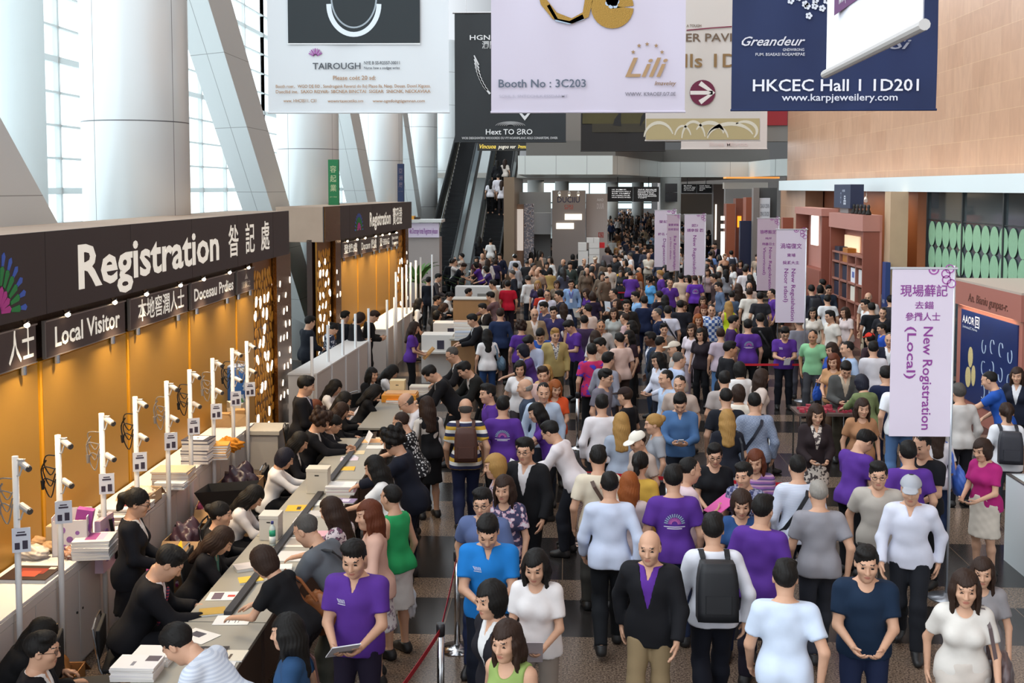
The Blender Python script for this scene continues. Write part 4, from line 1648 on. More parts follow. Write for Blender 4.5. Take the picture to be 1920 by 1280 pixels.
txt(B, 'Nurse hxw s oodget wries', 683, 130, 750, 5, T_GY)
txt(B, 'Please coét 20 sd:', 625, 150, 705, 8, T_BR)
txt(B, 'Booth roer..  WGO DE EO , Sondrogaink Ravenzi do llo) Plaoo lla, Navp. Douan. Dovnl Xigcess.', 518, 165, 809, 6, T_BR)
txt(B, 'Daecllid ine.  SAXO RI2V6R- SBCNEA BINCTAI  SIGEAR  SNICNK, NECKAVIAA', 518, 175, 809, 6, T_BR)
txt(B, 'www. HHC0511. C31', 532, 192, 594, 6, T_BR)
txt(B, 'wownrtasecetiks.om', 615, 192, 682, 5.5, T_BR)
txt(B, 'www-sgmfoitgtigamnan.com', 699, 192, 797, 5.5, T_BR)

# lilac banner with the gold jewellery
B = hang('hanging_banner', 'lilac banner with a booth number and gold jewellery picture', 17.3, 921, 1284, 208, mat('CBC4D3', .8))
M_GLIT = mat('9A7838', .35, .7, .5, .6, 70)
curve(B, [(1012, -20), (1020, 5), (1040, 30), (1072, 40), (1098, 28), (1104, 0), (1100, -20)], [10, 14, 14, 10, 14, 15, 10], M_GLIT, 'gold_band_print')
curve(B, [(1028, 10), (1044, 38), (1068, 43), (1094, 32)], [6, 6, 6, 10], mat('9FB0C0', .3, .4), 'silver_band_print')
curve(B, arc(1148, 14, 20, 20, 0, 360), 39, M_GLIT, 'gold_disc_print')
dots(B, [(1148 + 9 * math.cos(i) * (i % 3), 4 + 6 * math.sin(i * 1.7) * (i % 3 - .5)) for i in range(18)], 5, mat('AFC0D2', .25, .3), 'gem_print', 7, .010)
txt(B, 'Booth No : 3C203', 935, 164, 1097, 15, mat('5A6474', .7))
txt(B, 'SOHL.S. SNTCCHLK.ESSDARMT', 936, 183, 1064, 5, mat('B4B0C0', .7))
txt(B, 'Lili', 1172, 144, 1250, 36, mat('A9875F', .5), .35)
txt(B, 'Imaveley', 1227, 160, 1267, 8, mat('8A6A48', .6), .3)
txt(B, 'WWW. K9AOEF.0/7.0E', 1172, 180, 1265, 7, mat('7C7884', .7))
for sx_, sy_ in ((1187, 98), (1198, 86), (1213, 83), (1230, 86), (1241, 98)):
    r, fr, wd, z = B
    u, v = pos(r.location.x, z, r.location.y, sx_, sy_)
    MB().prism([((u + (.035 if i % 2 == 0 else .015) * math.cos(PI / 2 + PI * i / 5)), v + (.035 if i % 2 == 0 else .015) * math.sin(PI / 2 + PI * i / 5)) for i in range(10)], 0, .004, fr).build('star_print', mat('9A7A54', .5), r)

# navy banner
B = hang('hanging_banner', 'navy banner with diamond blossoms and white hall number', 17.0, 1371, 1755, 204, mat('142650', .7, 0, .35, 0, .8))
txt(B, 'HKCEC Hall 1 1D201', 1411, 171, 1713, 22, mat('E6E8F0', .6))
txt(B, 'www.karpjeweilery.com', 1465, 189, 1676, 13, mat('D8DCE8', .6))
txt(B, 'Greandeur', 1390, 86, 1506, 17, mat('D0D0D8', .5), .45)
txt(B, 'GNDWIRONG', 1467, 96, 1506, 5, mat('C4C6D0', .6))
txt(B, 'FUM. BSAEASI ROEAMEPAE', 1416, 105, 1506, 5.5, mat('C4C6D0', .6))
txt(B, 'Si', 1668, 92, 1706, 18, mat('8A8C98', .6), .4)
bl = []
for cx_, cy_ in ((1482, 2), (1497, -4), (1509, 8), (1516, 30), (1513, 12), (1528, 2), (1541, 16), (1527, 12), (1549, 2), (1535, -6)):
    bl += [(cx_ + 4 * math.cos(2 * PI * i / 5), cy_ + 4 * math.sin(2 * PI * i / 5)) for i in range(5)]
dots(B, bl, 2.7, mat('D6DCE6', .2, .2), 'blossom_print', 8)

# white banner hung along the hall, seen from its side
p1, p2 = at(1549, 134, z=5.42), at(1741, 42, z=5.42)
L_ = (p1 - p2).length
r = empty('hanging_banner', p1, 'white banner hung lengthwise in front of the navy one', 'banner', None, math.atan2(p1.x - p2.x, -(p2.y - p1.y)) * -1)
b = MB()
for i in range(13):
    for j in (0, 1):
        for q in (0, .006):
            b.v.append((-.04 * i / 12 + q + .012 * math.sin(i * 1.1), -L_ * i / 12, 0 if j == 0 else 3.2))
for i in range(12):
    k = i * 4
    b.f += [(k, k + 2, k + 6, k + 4), (k + 1, k + 5, k + 7, k + 3)]
b.build('cloth', mat('E4E4EC', .8), r, True)
MB().tube((.0, .05, -.02), (-.04, -L_ - .06, -.02), .035).build('bottom_rod', mat('B8B4B0', .4), r)
MB().tube((0, .05, 3.2), (-.04, -L_ - .05, 3.2), .03).tube((0, -.3, 3.2), (0, -.3, 7.5), .006).tube((0, -L_ + .3, 3.2), (0, -L_ + .3, 7.5), .006).build('hanger', M_CHROME, r)
fr = (Vector((-.03, 0, 0)), Vector((0, -1, 0)), Vector((0, 0, 1)), Vector((-1, 0, 0)))
MB().prism([(.42, .40), (2.0, .40), (2.0, .82), (.42, .82)], 0, .004, fr).build('purple_panel', mat('5A2A5C', .7), r)
put_text('八木口日新', fr, .55, .62, .15, M_WHITE, r, .95, lift=.008)
put_text('fwww(Lvnzgjuonovo(Cvfzggn.7wxcbo)', fr, .6, .46, .09, M_WHITE, r, 1.3, lift=.008)
put_text('E2A1', fr, 2.25, .30, .16, mat('3A3A44', .6), r, .24, lift=.008)
put_text('TOLOL', fr, 2.6, .36, .06, mat('8A6A70', .6), r, .2, lift=.008)

# black banner with the wing
B = hang('hanging_banner', 'black banner with a white wing above the escalators', 30.0, 853, 1061, 265, mat('24282B', .6, 0, .2, 0, .7))
txt(B, 'HGNGSO', 881, 75, 955, 9, mat('E4E4E4', .6))
txt(B, '瀾門', 904, 90, 930, 11, mat('C8C8C8', .6))
txt(B, 'Hext TO ƧRO', 911, 252, 998, 10, mat('EFEFEF', .6))
txt(B, 'WOB DBSIGNWSRN WIOOORDS OU VY! NOANMLANC ADLS CONAIRTEML OWER', 866, 261, 1045, 4.5, mat('CFCFCF', .6))
for i in range(9):
    t = i / 8
    curve(B, [(889 + 16 * t * t, 104 + 56 * t), (897 + 22 * t * t, 122 + 54 * t)], [2, 4], mat('D8D8D8', .6), 'wing_print')
for i in range(6):
    curve(B, arc(957, 237, 28 - 4 * i, 9 - i, 10, 170, 12), 1.0, mat('9A9A9A', .6), 'dome_print')
curve(B, [(972, 208), (984, 222), (996, 208)], [3, 8, 3], mat('E0E0E0', .6), 'bird_print')

# led text board over the escalators
lb = at(895, 282.5, Y=49.6)
le = at(1048, 266.5, Y=49.6)
r = empty('led_board', (lb.x, 49.6, lb.z), 'narrow black message board with yellow and white text over the escalators', 'sign')
box('housing', (0, 0, 0), (le.x - lb.x, .18, le.z - lb.z), mat('2C2A26', .5), r)
fr = (Vector((0, -.002, 0)), Vector((1, 0, 0)), Vector((0, 0, 1)), Vector((0, -1, 0)))
M_LEDY, M_LEDW = mat('E8C850', .5, 0, 0, 0, 20, .7), mat('E8E0D0', .5, 0, 0, 0, 20, .6)
put_text('Vincuoa', fr, .1, .1, .19, M_LEDY, r, .72, .3)
put_text('pogoo vor', fr, .92, .1, .17, M_LEDW, r, .78, .3)
put_text('l>mmumarsgprefe', fr, 1.8, .1, .17, M_LEDY, r, 1.0, .3)
put_text('PC O DPO', fr, 2.9, .1, .17, M_LEDW, r, .6, .3)
MB().tube((.3, .09, le.z - lb.z), (.3, .09, 3), .02).tube((3.2, .09, le.z - lb.z), (3.2, .09, 3), .02).build('hanger', M_DARKMETAL, r)

# dark banner with the black hand, cream banners with the arrow and scrolls
B = hang('hanging_banner', 'dark moody banner with a black hand on a yellow glow', 36.0, 1089, 1247, 282, mat('1E1B1A', .6))
plate(B, 1092, 190, 1245, 232, mat('4C4626', .7, 0, .5, 0, 1.2), 'yellow_glow')
plate(B, 1110, 215, 1230, 248, mat('3A3528', .7, 0, .4, 0, 1.2), 'lower_glow', .001)
curve(B, [(1162, 190), (1162, 214), (1158, 225), (1157, 236)], [4, 5, 12, 16], M_BLACK, 'hand_print')
curve(B, [(1200, 236), (1206, 220), (1215, 205)], [2, 8, 4], M_BLACK, 'arm_print')
B = hang('hanging_banner', 'plain whitish banner hanging behind the cream scroll banner', 34.0, 1277, 1438, 278, mat('D5CCC6', .8))
txt(B, 'llioes Mloroo', 1330, 274, 1400, 8, mat('DCC8C2', .7))
B = hang('hanging_banner', 'cream banner with a maroon arrow disc and golden scrolls', 26.0, 1210, 1425, 262, mat('D2CBC4', .8))
plate(B, 1211, 222, 1424, 262, mat('B5A57A', .7), 'scroll_band')
M_SCR = mat('D8D2C0', .7)
for cx_, cy_, rx, ry, a0, a1, w_ in ((1235, 262, 28, 32, 20, 170, 5), (1300, 262, 22, 34, 10, 175, 4), (1330, 250, 26, 20, 0, 160, 6), (1370, 262, 44, 30, 20, 175, 6), (1395, 246, 24, 18, -40, 130, 5), (1345, 262, 20, 24, 10, 160, 4), (1280, 262, 16, 26, 20, 160, 3)):
    curve(B, arc(cx_, cy_, rx, ry, a0, a1, 14), [2 + (w_ - 1) * math.sin(PI * i / 14) for i in range(15)], M_SCR, 'scroll_print')
T_B = mat('6E5A48', .7)
txt(B, 'ER PAVIL', 1286, 78, 1384, 15, T_B)
txt(B, 'Ils 1D1', 1283, 126, 1396, 25, mat('8C6E46', .7))
txt(B, 'A TOUGH', 1287, 51, 1314, 5, T_B)
curve(B, [(1287, 57), (1330, 53), (1372, 50)], 2, mat('7A2440', .7), 'line_print')
dots(B, [(1317, 174)], 23.5, mat('6A1E3C', .7), 'arrow_disc', 28)
curve(B, [(1294, 174), (1336, 174)], 7, mat('E4DED8', .7), 'arrow_print', .010)
curve(B, [(1312, 156), (1337, 174), (1312, 192)], [9, 7, 9], mat('E4DED8', .7), 'arrow_print', .010)
box('poster', (9.2, 50.09, 7.2), (10.2, 50.195, 8.4), mat('8E1C22', .6))
tag([o for o in C.objects if o.name.startswith('poster')][-1], 'plain red poster high at the far end of the stone wall', 'poster')

# ---------------------------------------------------------------- lilac banner stands
M_LIL, M_LIL2, M_PUR = mat('D9CEDD', .75, 0, .06, 0, 1.5), mat('C3AFBE', .75), mat('8A3C8E', .7)

def stand(px, ytop, ybot, x0, x1, foot, lines, label, cloth_m=M_LIL, rz=0.0, zt=3.58, flower=True):
    """banner on a tall slim pole; the pole stands at the right edge"""
    k = (zt - CAMH) / (HORV - ytop)
    Y = -(CAMH - zt) / ((HORV - ytop)) * FPX
    w0 = at(px, ytop, Y=Y)
    wd = (x1 - x0) * Y / FPX
    h = (ybot - ytop) * Y / FPX
    r = empty('banner_stand', (w0.x, Y, 0), label, 'banner stand', 'lilac banner stands', rz)
    zt = w0.z
    MB().tube((0, 0, .0), (0, 0, zt + .03), .016, n=10).build('pole', mat('C6CBD2', .25, .7), r, True)
    MB().lathe([(.20, 0), (.20, .012), (.05, .03), (.03, .06)], 20).build('base', mat('9A9CA2', .3, .7), r, True)
    c = MB().box((-wd, -.012, zt - h), (0, .0, zt)).build('cloth', cloth_m, r)
    MB().tube((-wd - .02, -.006, zt), (.03, -.006, zt), .014).build('top_rail', mat('C9CCD2', .3, .6), r)
    fr = (Vector((-wd, -.0125, zt - h)), Vector((1, 0, 0)), Vector((0, 0, 1)), Vector((0, -1, 0)))
    sc_ = wd / .67
    for t, u, v, hh, ww, rot in lines:
        if rot:
            f2 = (fr[0] + fr[1] * (u * wd) + fr[2] * (v * h), Vector((0, 0, -1)), Vector((1, 0, 0)), fr[3])
            put_text(t, f2, 0, 0, hh * wd, M_PUR, c, ww * h, lift=.003)
        else:
            put_text(t, fr, u * wd, v * h, hh * wd, M_PUR, c, ww * wd, lift=.003)
    if flower:
        b = MB()
        def ringp(cu, cv, R_, w_, a0=0, a1=360, n=20):
            for i in range(n):
                p, q = [math.radians(a0 + (a1 - a0) * (i + e) / n) for e in (0, 1)]
                b.prism([(cu + (R_ - w_) * math.cos(p), cv + (R_ - w_) * math.sin(p)), (cu + R_ * math.cos(p), cv + R_ * math.sin(p)), (cu + R_ * math.cos(q), cv + R_ * math.sin(q)), (cu + (R_ - w_) * math.cos(q), cv + (R_ - w_) * math.sin(q))], 0, .003, fr)
        ringp(wd * .66, h - .012, wd * .085, wd * .022, 180, 360)
        ringp(wd * .66, h - .012, wd * .035, wd * .034, 180, 360)
        for t in (120, 165, 210, 255):
            ringp(wd * .98 + wd * .13 * math.cos(math.radians(t)), h - wd * .12 + wd * .13 * math.sin(math.radians(t)), wd * .075, wd * .018)
        b.build('flower_print', mat('A0529E', .7), c)
    return r

stand(1790, 503, 818, 1676, 1790, None, [('現場蘚記', .13, .84, .15, .76, 0), ('去錨', .37, .765, .095, .30, 0), ('參攤人士', .22, .695, .105, .56, 0), ('New Rogistration', .52, .655, .155, .615, 1), ('(Local)', .26, .655, .145, .31, 1)], 'largest lilac banner on a pole reading Local, beside the white counter')
stand(1512, 430, 604, 1457, 1512, None, [('渦塲復文', .13, .80, .14, .72, 0), ('東埔', .36, .71, .09, .28, 0), ('獎瀬大主', .22, .63, .09, .55, 0), ('New Reguishation', .52, .58, .14, .56, 1), ('Noor sdaoI)', .28, .58, .14, .36, 1)], 'lilac banner on a pole above the purple shirted man facing the entrance')
stand(1461, 409, 544, 1421, 1461, None, [('琅嘴毀定', .12, .79, .14, .74, 0), ('鸣埒', .38, .71, .08, .28, 0), ('待器日士', .22, .63, .10, .6, 0), ('Now Regiokration', .55, .60, .14, .60, 1), ('Vloorricoxl)', .28, .60, .13, .38, 1)], 'mauve tinted lilac banner half hidden behind a brighter one', M_LIL2)
stand(1323, 402, 516, 1284, 1323, None, [('照?', .34, .80, .11, .3, 0), ('請參股 图', .13, .72, .12, .76, 0), ('New Reganiadion', .42, .66, .16, .66, 1)], 'lilac banner on a pole with a purple back worker below it')
stand(1268, 394, 500, 1228, 1268, None, [('登記', .2, .78, .10, .4, 0), ('錄名 41', .16, .56, .10, .5, 0), ('Dogueacocm', .40, .50, .14, .48, 1)], 'pale lilac banner overlapped by a greyer one near the hanging signs')
stand(1275, 402, 507, 1251, 1275, None, [('登要卓裝', .1, .80, .14, .8, 0), ('回收登記', .1, .72, .14, .8, 0), ('Rw Roruarisriutpn', .52, .62, .22, .60, 1), ('yo Oro r ohnaoc', .24, .60, .14, .40, 1)], 'greyish lilac narrow banner overlapping a paler one', M_LIL2)
# ---------------------------------------------------------------- registration tables and what lies on them
M_DESK = mat('A39D90', .4)
M_DESKSIDE = mat('4A3226', .5)
DX0, DX1, DZ = -3.18, -2.46, .75

def desk(y0, y1, label, m=M_DESK, x0=DX0, x1=DX1, skirt=None):
    r = empty('registration_table', ((x0 + x1) / 2, (y0 + y1) / 2, 0), label, 'table', 'registration tables')
    w_, d_ = (x1 - x0) / 2, (y1 - y0) / 2
    box('table_top', (-w_, -d_, DZ - .035), (w_, d_, DZ), m, r, .003)
    box('modesty_panel', (w_ - .06, -d_ + .04, .18), (w_ - .03, d_ - .04, DZ - .035), M_DESKSIDE if not skirt else mat(skirt, .85), r)
    for sx_ in (-1, 1):
        for sy_ in (-1, 1):
            MB().tube((sx_ * (w_ - .05), sy_ * (d_ - .06), 0), (sx_ * (w_ - .05), sy_ * (d_ - .06), DZ - .035), .02).build('leg', M_DARKMETAL, r)
    return r
YD = [6.9, 9.25, 11.6, 13.95, 16.3]
for i in range(4):
    desk(YD[i] + .01, YD[i + 1] - .01, ORD[i] + ' grey registration table in the row counted from the entrance')
desk(17.0, 19.6, 'registration table with a dark cloth front near the seated staff in white', mat('8E887C', .5), -3.05, -2.3, '1C1A22')
tag(box('cable_duct', (-2.87, 9.4, DZ + .001), (-2.80, 16.2, DZ + .035), mat('26242A', .5)), 'dark cable duct running along the middle of the grey tables', 'cable duct')

def deskpt(px, py, z=DZ):
    p = at(px, py, z=z)
    return p.x, p.y

N_SHEET = []
def sheet(px, py, wx, wy, rz, col, label, cat='paper', name='paper_sheet', th=.004, z=DZ, prints=None, group=None, fold=False):
    x, y = deskpt(px, py, z + th)
    r = empty(name, (x, y, z + .0015), label, cat, group, rz)
    box('page' if th < .008 else 'pages', (-wx / 2, -wy / 2, 0), (wx / 2, wy / 2, th * .8), mat('EDEBE6', .7), r)
    c = box('cover', (-wx / 2 - .001, -wy / 2 - .001, th * .8), (wx / 2 + .001, wy / 2 + .001, th), mat(col, .5), r)
    fr = (Vector((0, 0, th)), Vector((0, -1, 0)), Vector((1, 0, 0)), Vector((0, 0, 1)))
    for k, (pc, u0, v0, u1, v1) in enumerate(prints or []):
        MB().prism([(u0 * wy, v0 * wx), (u1 * wy, v0 * wx), (u1 * wy, v1 * wx), (u0 * wy, v1 * wx)], 0, .0012 + .0004 * k, fr).build('printed_block', mat(pc, .6), r)
    N_SHEET.append((x, y, z + th, r))
    return r
LINES = [('6A6870', -.35, .28 - .09 * i, .3 if i % 3 else .1, .30 - .09 * i) for i in range(6)]
sheet(436, 1162, .30, .21, .05, 'F1EFEC', 'typed white form lying before the man in the striped tie', prints=LINES)
sheet(421, 1117, .30, .21, .08, 'F2EEEA', 'white form with a red square logo beside the long haired woman writing', prints=[('C8402E', -.1, .1, .12, .32), ('6A5A68', -.38, -.35, .38, -.05)])
sheet(372, 1192, .30, .22, -.5, 'E9E5E0', 'curled leaflet lying between the two men at the near table', prints=[('4A4650', -.3, -.3, .1, .1)])
sheet(428, 1228, .27, .20, .0, 'E2D8C4', 'cream catalogue with a tan corner near the table edge', 'catalogue', 'catalogue', .012, prints=[('B8946A', -.4, -.45, .05, -.1), ('5A4A3A', -.1, .05, .35, .12)])
sheet(393, 1221, .27, .20, .05, '2A2426', 'black catalogue lying beside the cream one', 'catalogue', 'catalogue', .012, prints=[('8A8486', -.3, -.2, .3, -.05)])
sheet(410, 1249, .24, .18, .1, 'E8E4E0', 'small white leaflet at the table edge below the cream catalogue', prints=[('A07A6A', -.2, -.2, .2, .0)])
sheet(548, 1042, .30, .30, .02, 'DAD6D2', 'large white folder lying open by the grey shirted man', 'folder', 'folder', .010)
sheet(556, 1016, .30, .32, .02, 'EBE0D2', 'cream list of names lying behind the white folder', prints=[('B0A294', -.38, -.3, .3, .3)])
sheet(470, 1085, .22, .16, .4, 'E6C040', 'yellow and gold badge holder pile by the bob haired woman', 'badge', 'badge_holder', .02)
sheet(398, 1145, .22, .16, .3, 'C8A040', 'gold ribbon badge beside the writing man', 'badge', 'badge_holder', .015)
sheet(462, 1060, .22, .18, .5, 'E8DCD4', 'crumpled white paper by the elbow of the long haired woman writing', 'paper', 'crumpled_paper', .03)
sheet(528, 1062, .20, .14, .2, 'EDE8E4', 'white badge sleeve pile in front of the bob haired woman', 'badge', 'badge_holder', .03)
sheet(562, 952, .30, .24, .1, 'E8B41C', 'yellow folder lying flat beside the pale ballot box', 'folder', 'folder', .012, prints=[('3A3020', -.2, -.1, .3, .05)])
sheet(572, 975, .24, .20, .0, 'E6E2E2', 'white leaflet with a black oval print by the bottle', prints=[('1E1C20', -.3, -.2, .3, .25)])
sheet(590, 962, .34, .22, .0, 'C9C5C2', 'grey form pad lying beside the cable duct', 'pad', 'form_pad', .015)
sheet(612, 942, .26, .22, .1, 'E2E0DC', 'white flyer stack beside the beige box', 'leaflet', 'leaflet', .01, prints=[('8A8A92', -.3, -.1, .3, .1)])
sheet(606, 1000, .24, .20, .1, 'DCA6B4', 'pink and white card near the brown haired woman', 'card', 'card', .004)
sheet(648, 938, .24, .18, -.1, '8E7AA0', 'violet printed pad by the sailor collared woman', 'pad', 'form_pad', .015, prints=[('D8D0E0', -.3, -.2, .3, .2)])
sheet(648, 878, .24, .20, .1, 'E8B41C', 'yellow pad on the far side of the cable duct', 'pad', 'form_pad', .012)
sheet(666, 848, .26, .22, .1, 'F0D8A8', 'buff form set before the woman holding white paper', 'form', 'form')
sheet(655, 860, .24, .2, .1, 'E4D2DE', 'pinkish form beside the buff one', 'form', 'form')
sheet(694, 826, .34, .24, .1, 'F2B068', 'peach coloured form stack under the polka dot visitor arm', 'form', 'form', .02)
sheet(706, 838, .28, .2, .05, 'ECE6E0', 'white form beside the peach stack', 'form', 'form')
sheet(720, 822, .24, .2, .2, 'E9CFA8', 'buff envelope under the hand of the curly haired man', 'envelope', 'envelope', .006)
sheet(655, 856, .2, .12, .6, 'DAD8E2', 'folded lilac slip by the cable duct', 'slip', 'slip')

def stack(px, py, n, wx, wy, th, cols, label, group, z=DZ, rz=0.0, seed=1, name='booklet', cat='booklet', prints=None):
    x, y = deskpt(px, py, z + n * th)
    q = random.Random(seed)
    for i in range(n):
        r = empty(name, (x + q.uniform(-.01, .01), y + q.uniform(-.01, .01), z + .001 + i * (th + .0012)), label if i == n - 1 else label.replace('topmost of', 'in'), cat, group, rz + q.uniform(-.06, .06))
        box('pages', (-wx / 2, -wy / 2, 0), (wx / 2, wy / 2, th * .75), mat('ECE8E4', .7), r)
        box('cover', (-wx / 2 - .002, -wy / 2 - .002, th * .75), (wx / 2 + .002, wy / 2 + .002, th), mat(cols[i % len(cols)], .5), r)
        if i == n - 1 and prints:
            fr = (Vector((0, 0, th)), Vector((0, -1, 0)), Vector((1, 0, 0)), Vector((0, 0, 1)))
            for k, (pc, u0, v0, u1, v1) in enumerate(prints):
                MB().prism([(u0 * wy, v0 * wx), (u1 * wy, v0 * wx), (u1 * wy, v1 * wx), (u0 * wy, v1 * wx)], 0, .001, fr).build('printed_block', mat(pc, .6), r)
stack(258, 1240, 5, .33, .24, .022, ['F0EDEC', 'E6E2E4'], 'white booklet with a picture corner, topmost of the pile on the near table', 'white booklets on the near table', prints=[('5A5058', -.45, .15, -.05, .46), ('8A8890', .0, -.1, .3, -.02)])
stack(290, 1222, 4, .30, .22, .018, ['EDEAE8'], 'white booklet, topmost of the lower pile behind the first pile', 'white booklets of the lower pile', seed=3)
stack(640, 908, 5, .34, .26, .02, ['F0EEEA', 'C89AB0'], 'white pad, topmost of the pile before the sailor collared woman', 'white pads before the sailor collared woman', seed=5)
stack(788, 723, 6, .34, .26, .03, ['E8D8BC', 'D8CCB8'], 'buff form pad, topmost of the pile by the two stooping men', 'buff pads by the stooping men', seed=8)
stack(738, 748, 3, .25, .2, .02, ['F08A1C', 'F2EEE8'], 'orange note pad, topmost of the pile by the balding man', 'orange pads by the balding man', seed=9)

def carton(px, py, z, sx_, sy_, sz, col, label, rz=0.0, name='carton', cat='box', flaps=True, slot=False, inside=None, group=None):
    p = Vector((px, py, 0)) if px < 0 else at(px, py, z=z + sz)
    r = empty(name, (p.x, p.y, z), label, cat, group, rz)
    b = MB()
    t = .008
    if flaps:
        for lo, hi in (((-sx_ / 2, -sy_ / 2, 0), (sx_ / 2, -sy_ / 2 + t, sz)), ((-sx_ / 2, sy_ / 2 - t, 0), (sx_ / 2, sy_ / 2, sz)), ((-sx_ / 2, -sy_ / 2, 0), (-sx_ / 2 + t, sy_ / 2, sz)), ((sx_ / 2 - t, -sy_ / 2, 0), (sx_ / 2, sy_ / 2, sz)), ((-sx_ / 2, -sy_ / 2, 0), (sx_ / 2, sy_ / 2, t))):
            b.box(lo, hi)
        b.build('body', mat(col, .8, 0, .08, 0, 6), r)
        for s in (-1, 1):
            f = MB().box((-sx_ / 2, 0, 0), (sx_ / 2, sy_ * .42, .006), Matrix.Translation((0, s * sy_ / 2, sz)) @ Matrix.Rotation(PI if s < 0 else 0, 4, 'Z') @ Matrix.Rotation(-.7, 4, 'X'))
            f.build('flap', mat(col, .8, 0, .08, 0, 6), r)
    else:
        box('body', (-sx_ / 2, -sy_ / 2, 0), (sx_ / 2, sy_ / 2, sz), mat(col, .6), r, .006)
        if slot:
            box('slot', (-sx_ * .1, -sy_ / 2 - .001, sz * .72), (sx_ * .1, -sy_ / 2 + .002, sz * .77), M_BLACK, r)
            box('lid', (-sx_ / 2 - .004, -sy_ / 2 - .004, sz - .03), (sx_ / 2 + .004, sy_ / 2 + .004, sz + .004), mat(col, .6), r)
    if inside:
        blob('contents_bag', (0, 0, sz * .8), (sx_ * .46, sy_ * .46, sz * .45), inside, None, r)
    return r

def blob(name, c, r3, col, label=None, parent=None, cat='bag', seed=0, amp=.18, rough=.35, group=None):
    """a soft crumpled sack or lump"""
    bm = bmesh.new()
    bmesh.ops.create_icosphere(bm, subdivisions=4, radius=1)
    for v in bm.verts:
        p = v.co
        k = 1 + amp * (math.sin(5 * p.x + seed) * math.sin(6 * p.y + 2 * seed) + .5 * math.sin(13 * p.z + 9 * p.x + seed) + .35 * math.sin(21 * p.y - 17 * p.z))
        v.co = Vector((p.x * r3[0], p.y * r3[1], max(p.z, -.75) * r3[2])) * k
    me = bpy.data.meshes.new(name)
    bm.to_mesh(me)
    bm.free()
    for p in me.polygons:
        p.use_smooth = True
    o = link(name, me, mat(col, rough, 0, .15, 0, 14) if ':' not in col else cloth(col), parent)
    o.location = c
    if label:
        tag(o, label, cat, group)
    return o

carton(508, 962, DZ, .20, .22, .26, 'D2CDC6', 'pale grey box beside the water bottle', name='ballot_box', flaps=False, slot=True)
carton(597, 876, DZ, .26, .2, .30, 'D8CFBE', 'beige ballot box by the woman in the white shirt', name='ballot_box', flaps=False, slot=True)
carton(746, 712, DZ, .26, .2, .30, 'E6D2A6', 'cream coloured box with an orange lid by the waistcoat woman', name='ballot_box', flaps=False, slot=True)

def bottle(px, py, label):
    x, y = deskpt(px, py)
    r = empty('water_bottle', (x, y, DZ + .001), label, 'bottle')
    MB().lathe([(.030, 0), (.033, .01), (.033, .17), (.028, .195), (.013, .215), (.013, .23)], 16).build('bottle_body', mat('C4D4D4', .12, 0, 0, 0, 20, 0, .6), r, True)
    MB().lathe([(.0336, .10), (.0336, .165)], 16).build('bottle_label', mat('1E9A78', .5), r, True)
    MB().lathe([(.0336, .02), (.0336, .098)], 16).build('paper_label', mat('DDE6E6', .5), r, True)
    MB().lathe([(.015, .225), (.015, .25), (.012, .255)], 14).build('cap', mat('24307A', .4), r, True)
bottle(511, 1022, 'water bottle with green label and blue cap on the table')

# ---------------------------------------------------------------- things on the long white worktop
WZ = .996
def on_top(px, py, z=WZ):
    p = at(px, py, z=z)
    return p
def book(px, py, wx, wy, th, col, label, rz=0, prints=None, name='catalogue', cat='catalogue', z=WZ, group=None):
    return sheet(px, py, wx, wy, rz, col, label, cat, name, th, z, prints, group)
book(58, 1073, .42, .36, .035, '2C1718', 'thick catalogue with a dark red cover on the worktop end', .0, [('8A2A20', -.3, -.3, .1, .3), ('C05038', -.1, -.2, .3, .2), ('E8D8D0', -.4, .28, -.25, .42)])
blob('wrapped_bundle', on_top(62, 1046) + Vector((0, 0, .05)), (.15, .10, .07), 'D8CCC0', 'white plastic wrapped bundle behind the red catalogue', None, 'bundle', 2)
blob('paper_bundle', on_top(56, 1034) + Vector((0, .12, .05)), (.11, .08, .06), 'B9926A', 'tan paper bundle tied with white string', None, 'bundle', 5, .1, .8)
blob('paper_bundle', on_top(90, 1040) + Vector((.0, .10, .045)), (.11, .08, .055), 'C6A27C', 'tan folded bundle between the string bundle and the poster box', None, 'bundle', 8, .1, .8)
for i in range(2):
    p = on_top(90 + 10 * i, 1032)
    tag(box('card_pack', (p.x - .045, p.y + .1 - .05, WZ + .001), (p.x + .035, p.y + .1 + .05, WZ + .22), mat('CDB48E', .8), None, .01), ORD[i] + ' upright tan card pack beside the purple printed box', 'pack', 'tan card packs')
p = on_top(137, 1035)
r = empty('poster_box', (p.x, p.y, WZ + .001), 'open white box printed with purple flowers on the worktop', 'box', None, .2)
MB().box((-.16, -.12, 0), (.16, -.112, .34)).box((-.16, .112, 0), (.16, .12, .40)).box((.152, -.12, 0), (.16, .12, .37)).box((-.16, -.12, 0), (-.152, .12, .37)).box((-.16, -.12, 0), (.16, .12, .01)).build('body', mat('EFE8E8', .6), r)
for i, (u, v, s) in enumerate(((-.08, .07, .045), (.08, .08, .03), (.1, .22, .02), (-.1, .25, .035), (0, .16, .03))):
    for fr in ((Vector((0, -.121, 0)), Vector((1, 0, 0)), Vector((0, 0, 1)), Vector((0, -1, 0))), (Vector((.161, 0, 0)), Vector((0, 1, 0)), Vector((0, 0, 1)), Vector((1, 0, 0)))):
        MB().prism([(u * .7 + s * math.cos(2 * PI * q / 10), v + s * math.sin(2 * PI * q / 10)) for q in range(10)], 0, .002, fr).build('flower_print', mat('9A6AB0', .6), r)
MB().box((-.03, -.05, .1), (.12, .05, .43), Matrix.Rotation(.2, 4, 'Y')).build('purple_leaflet', mat('A8489E', .5), r)
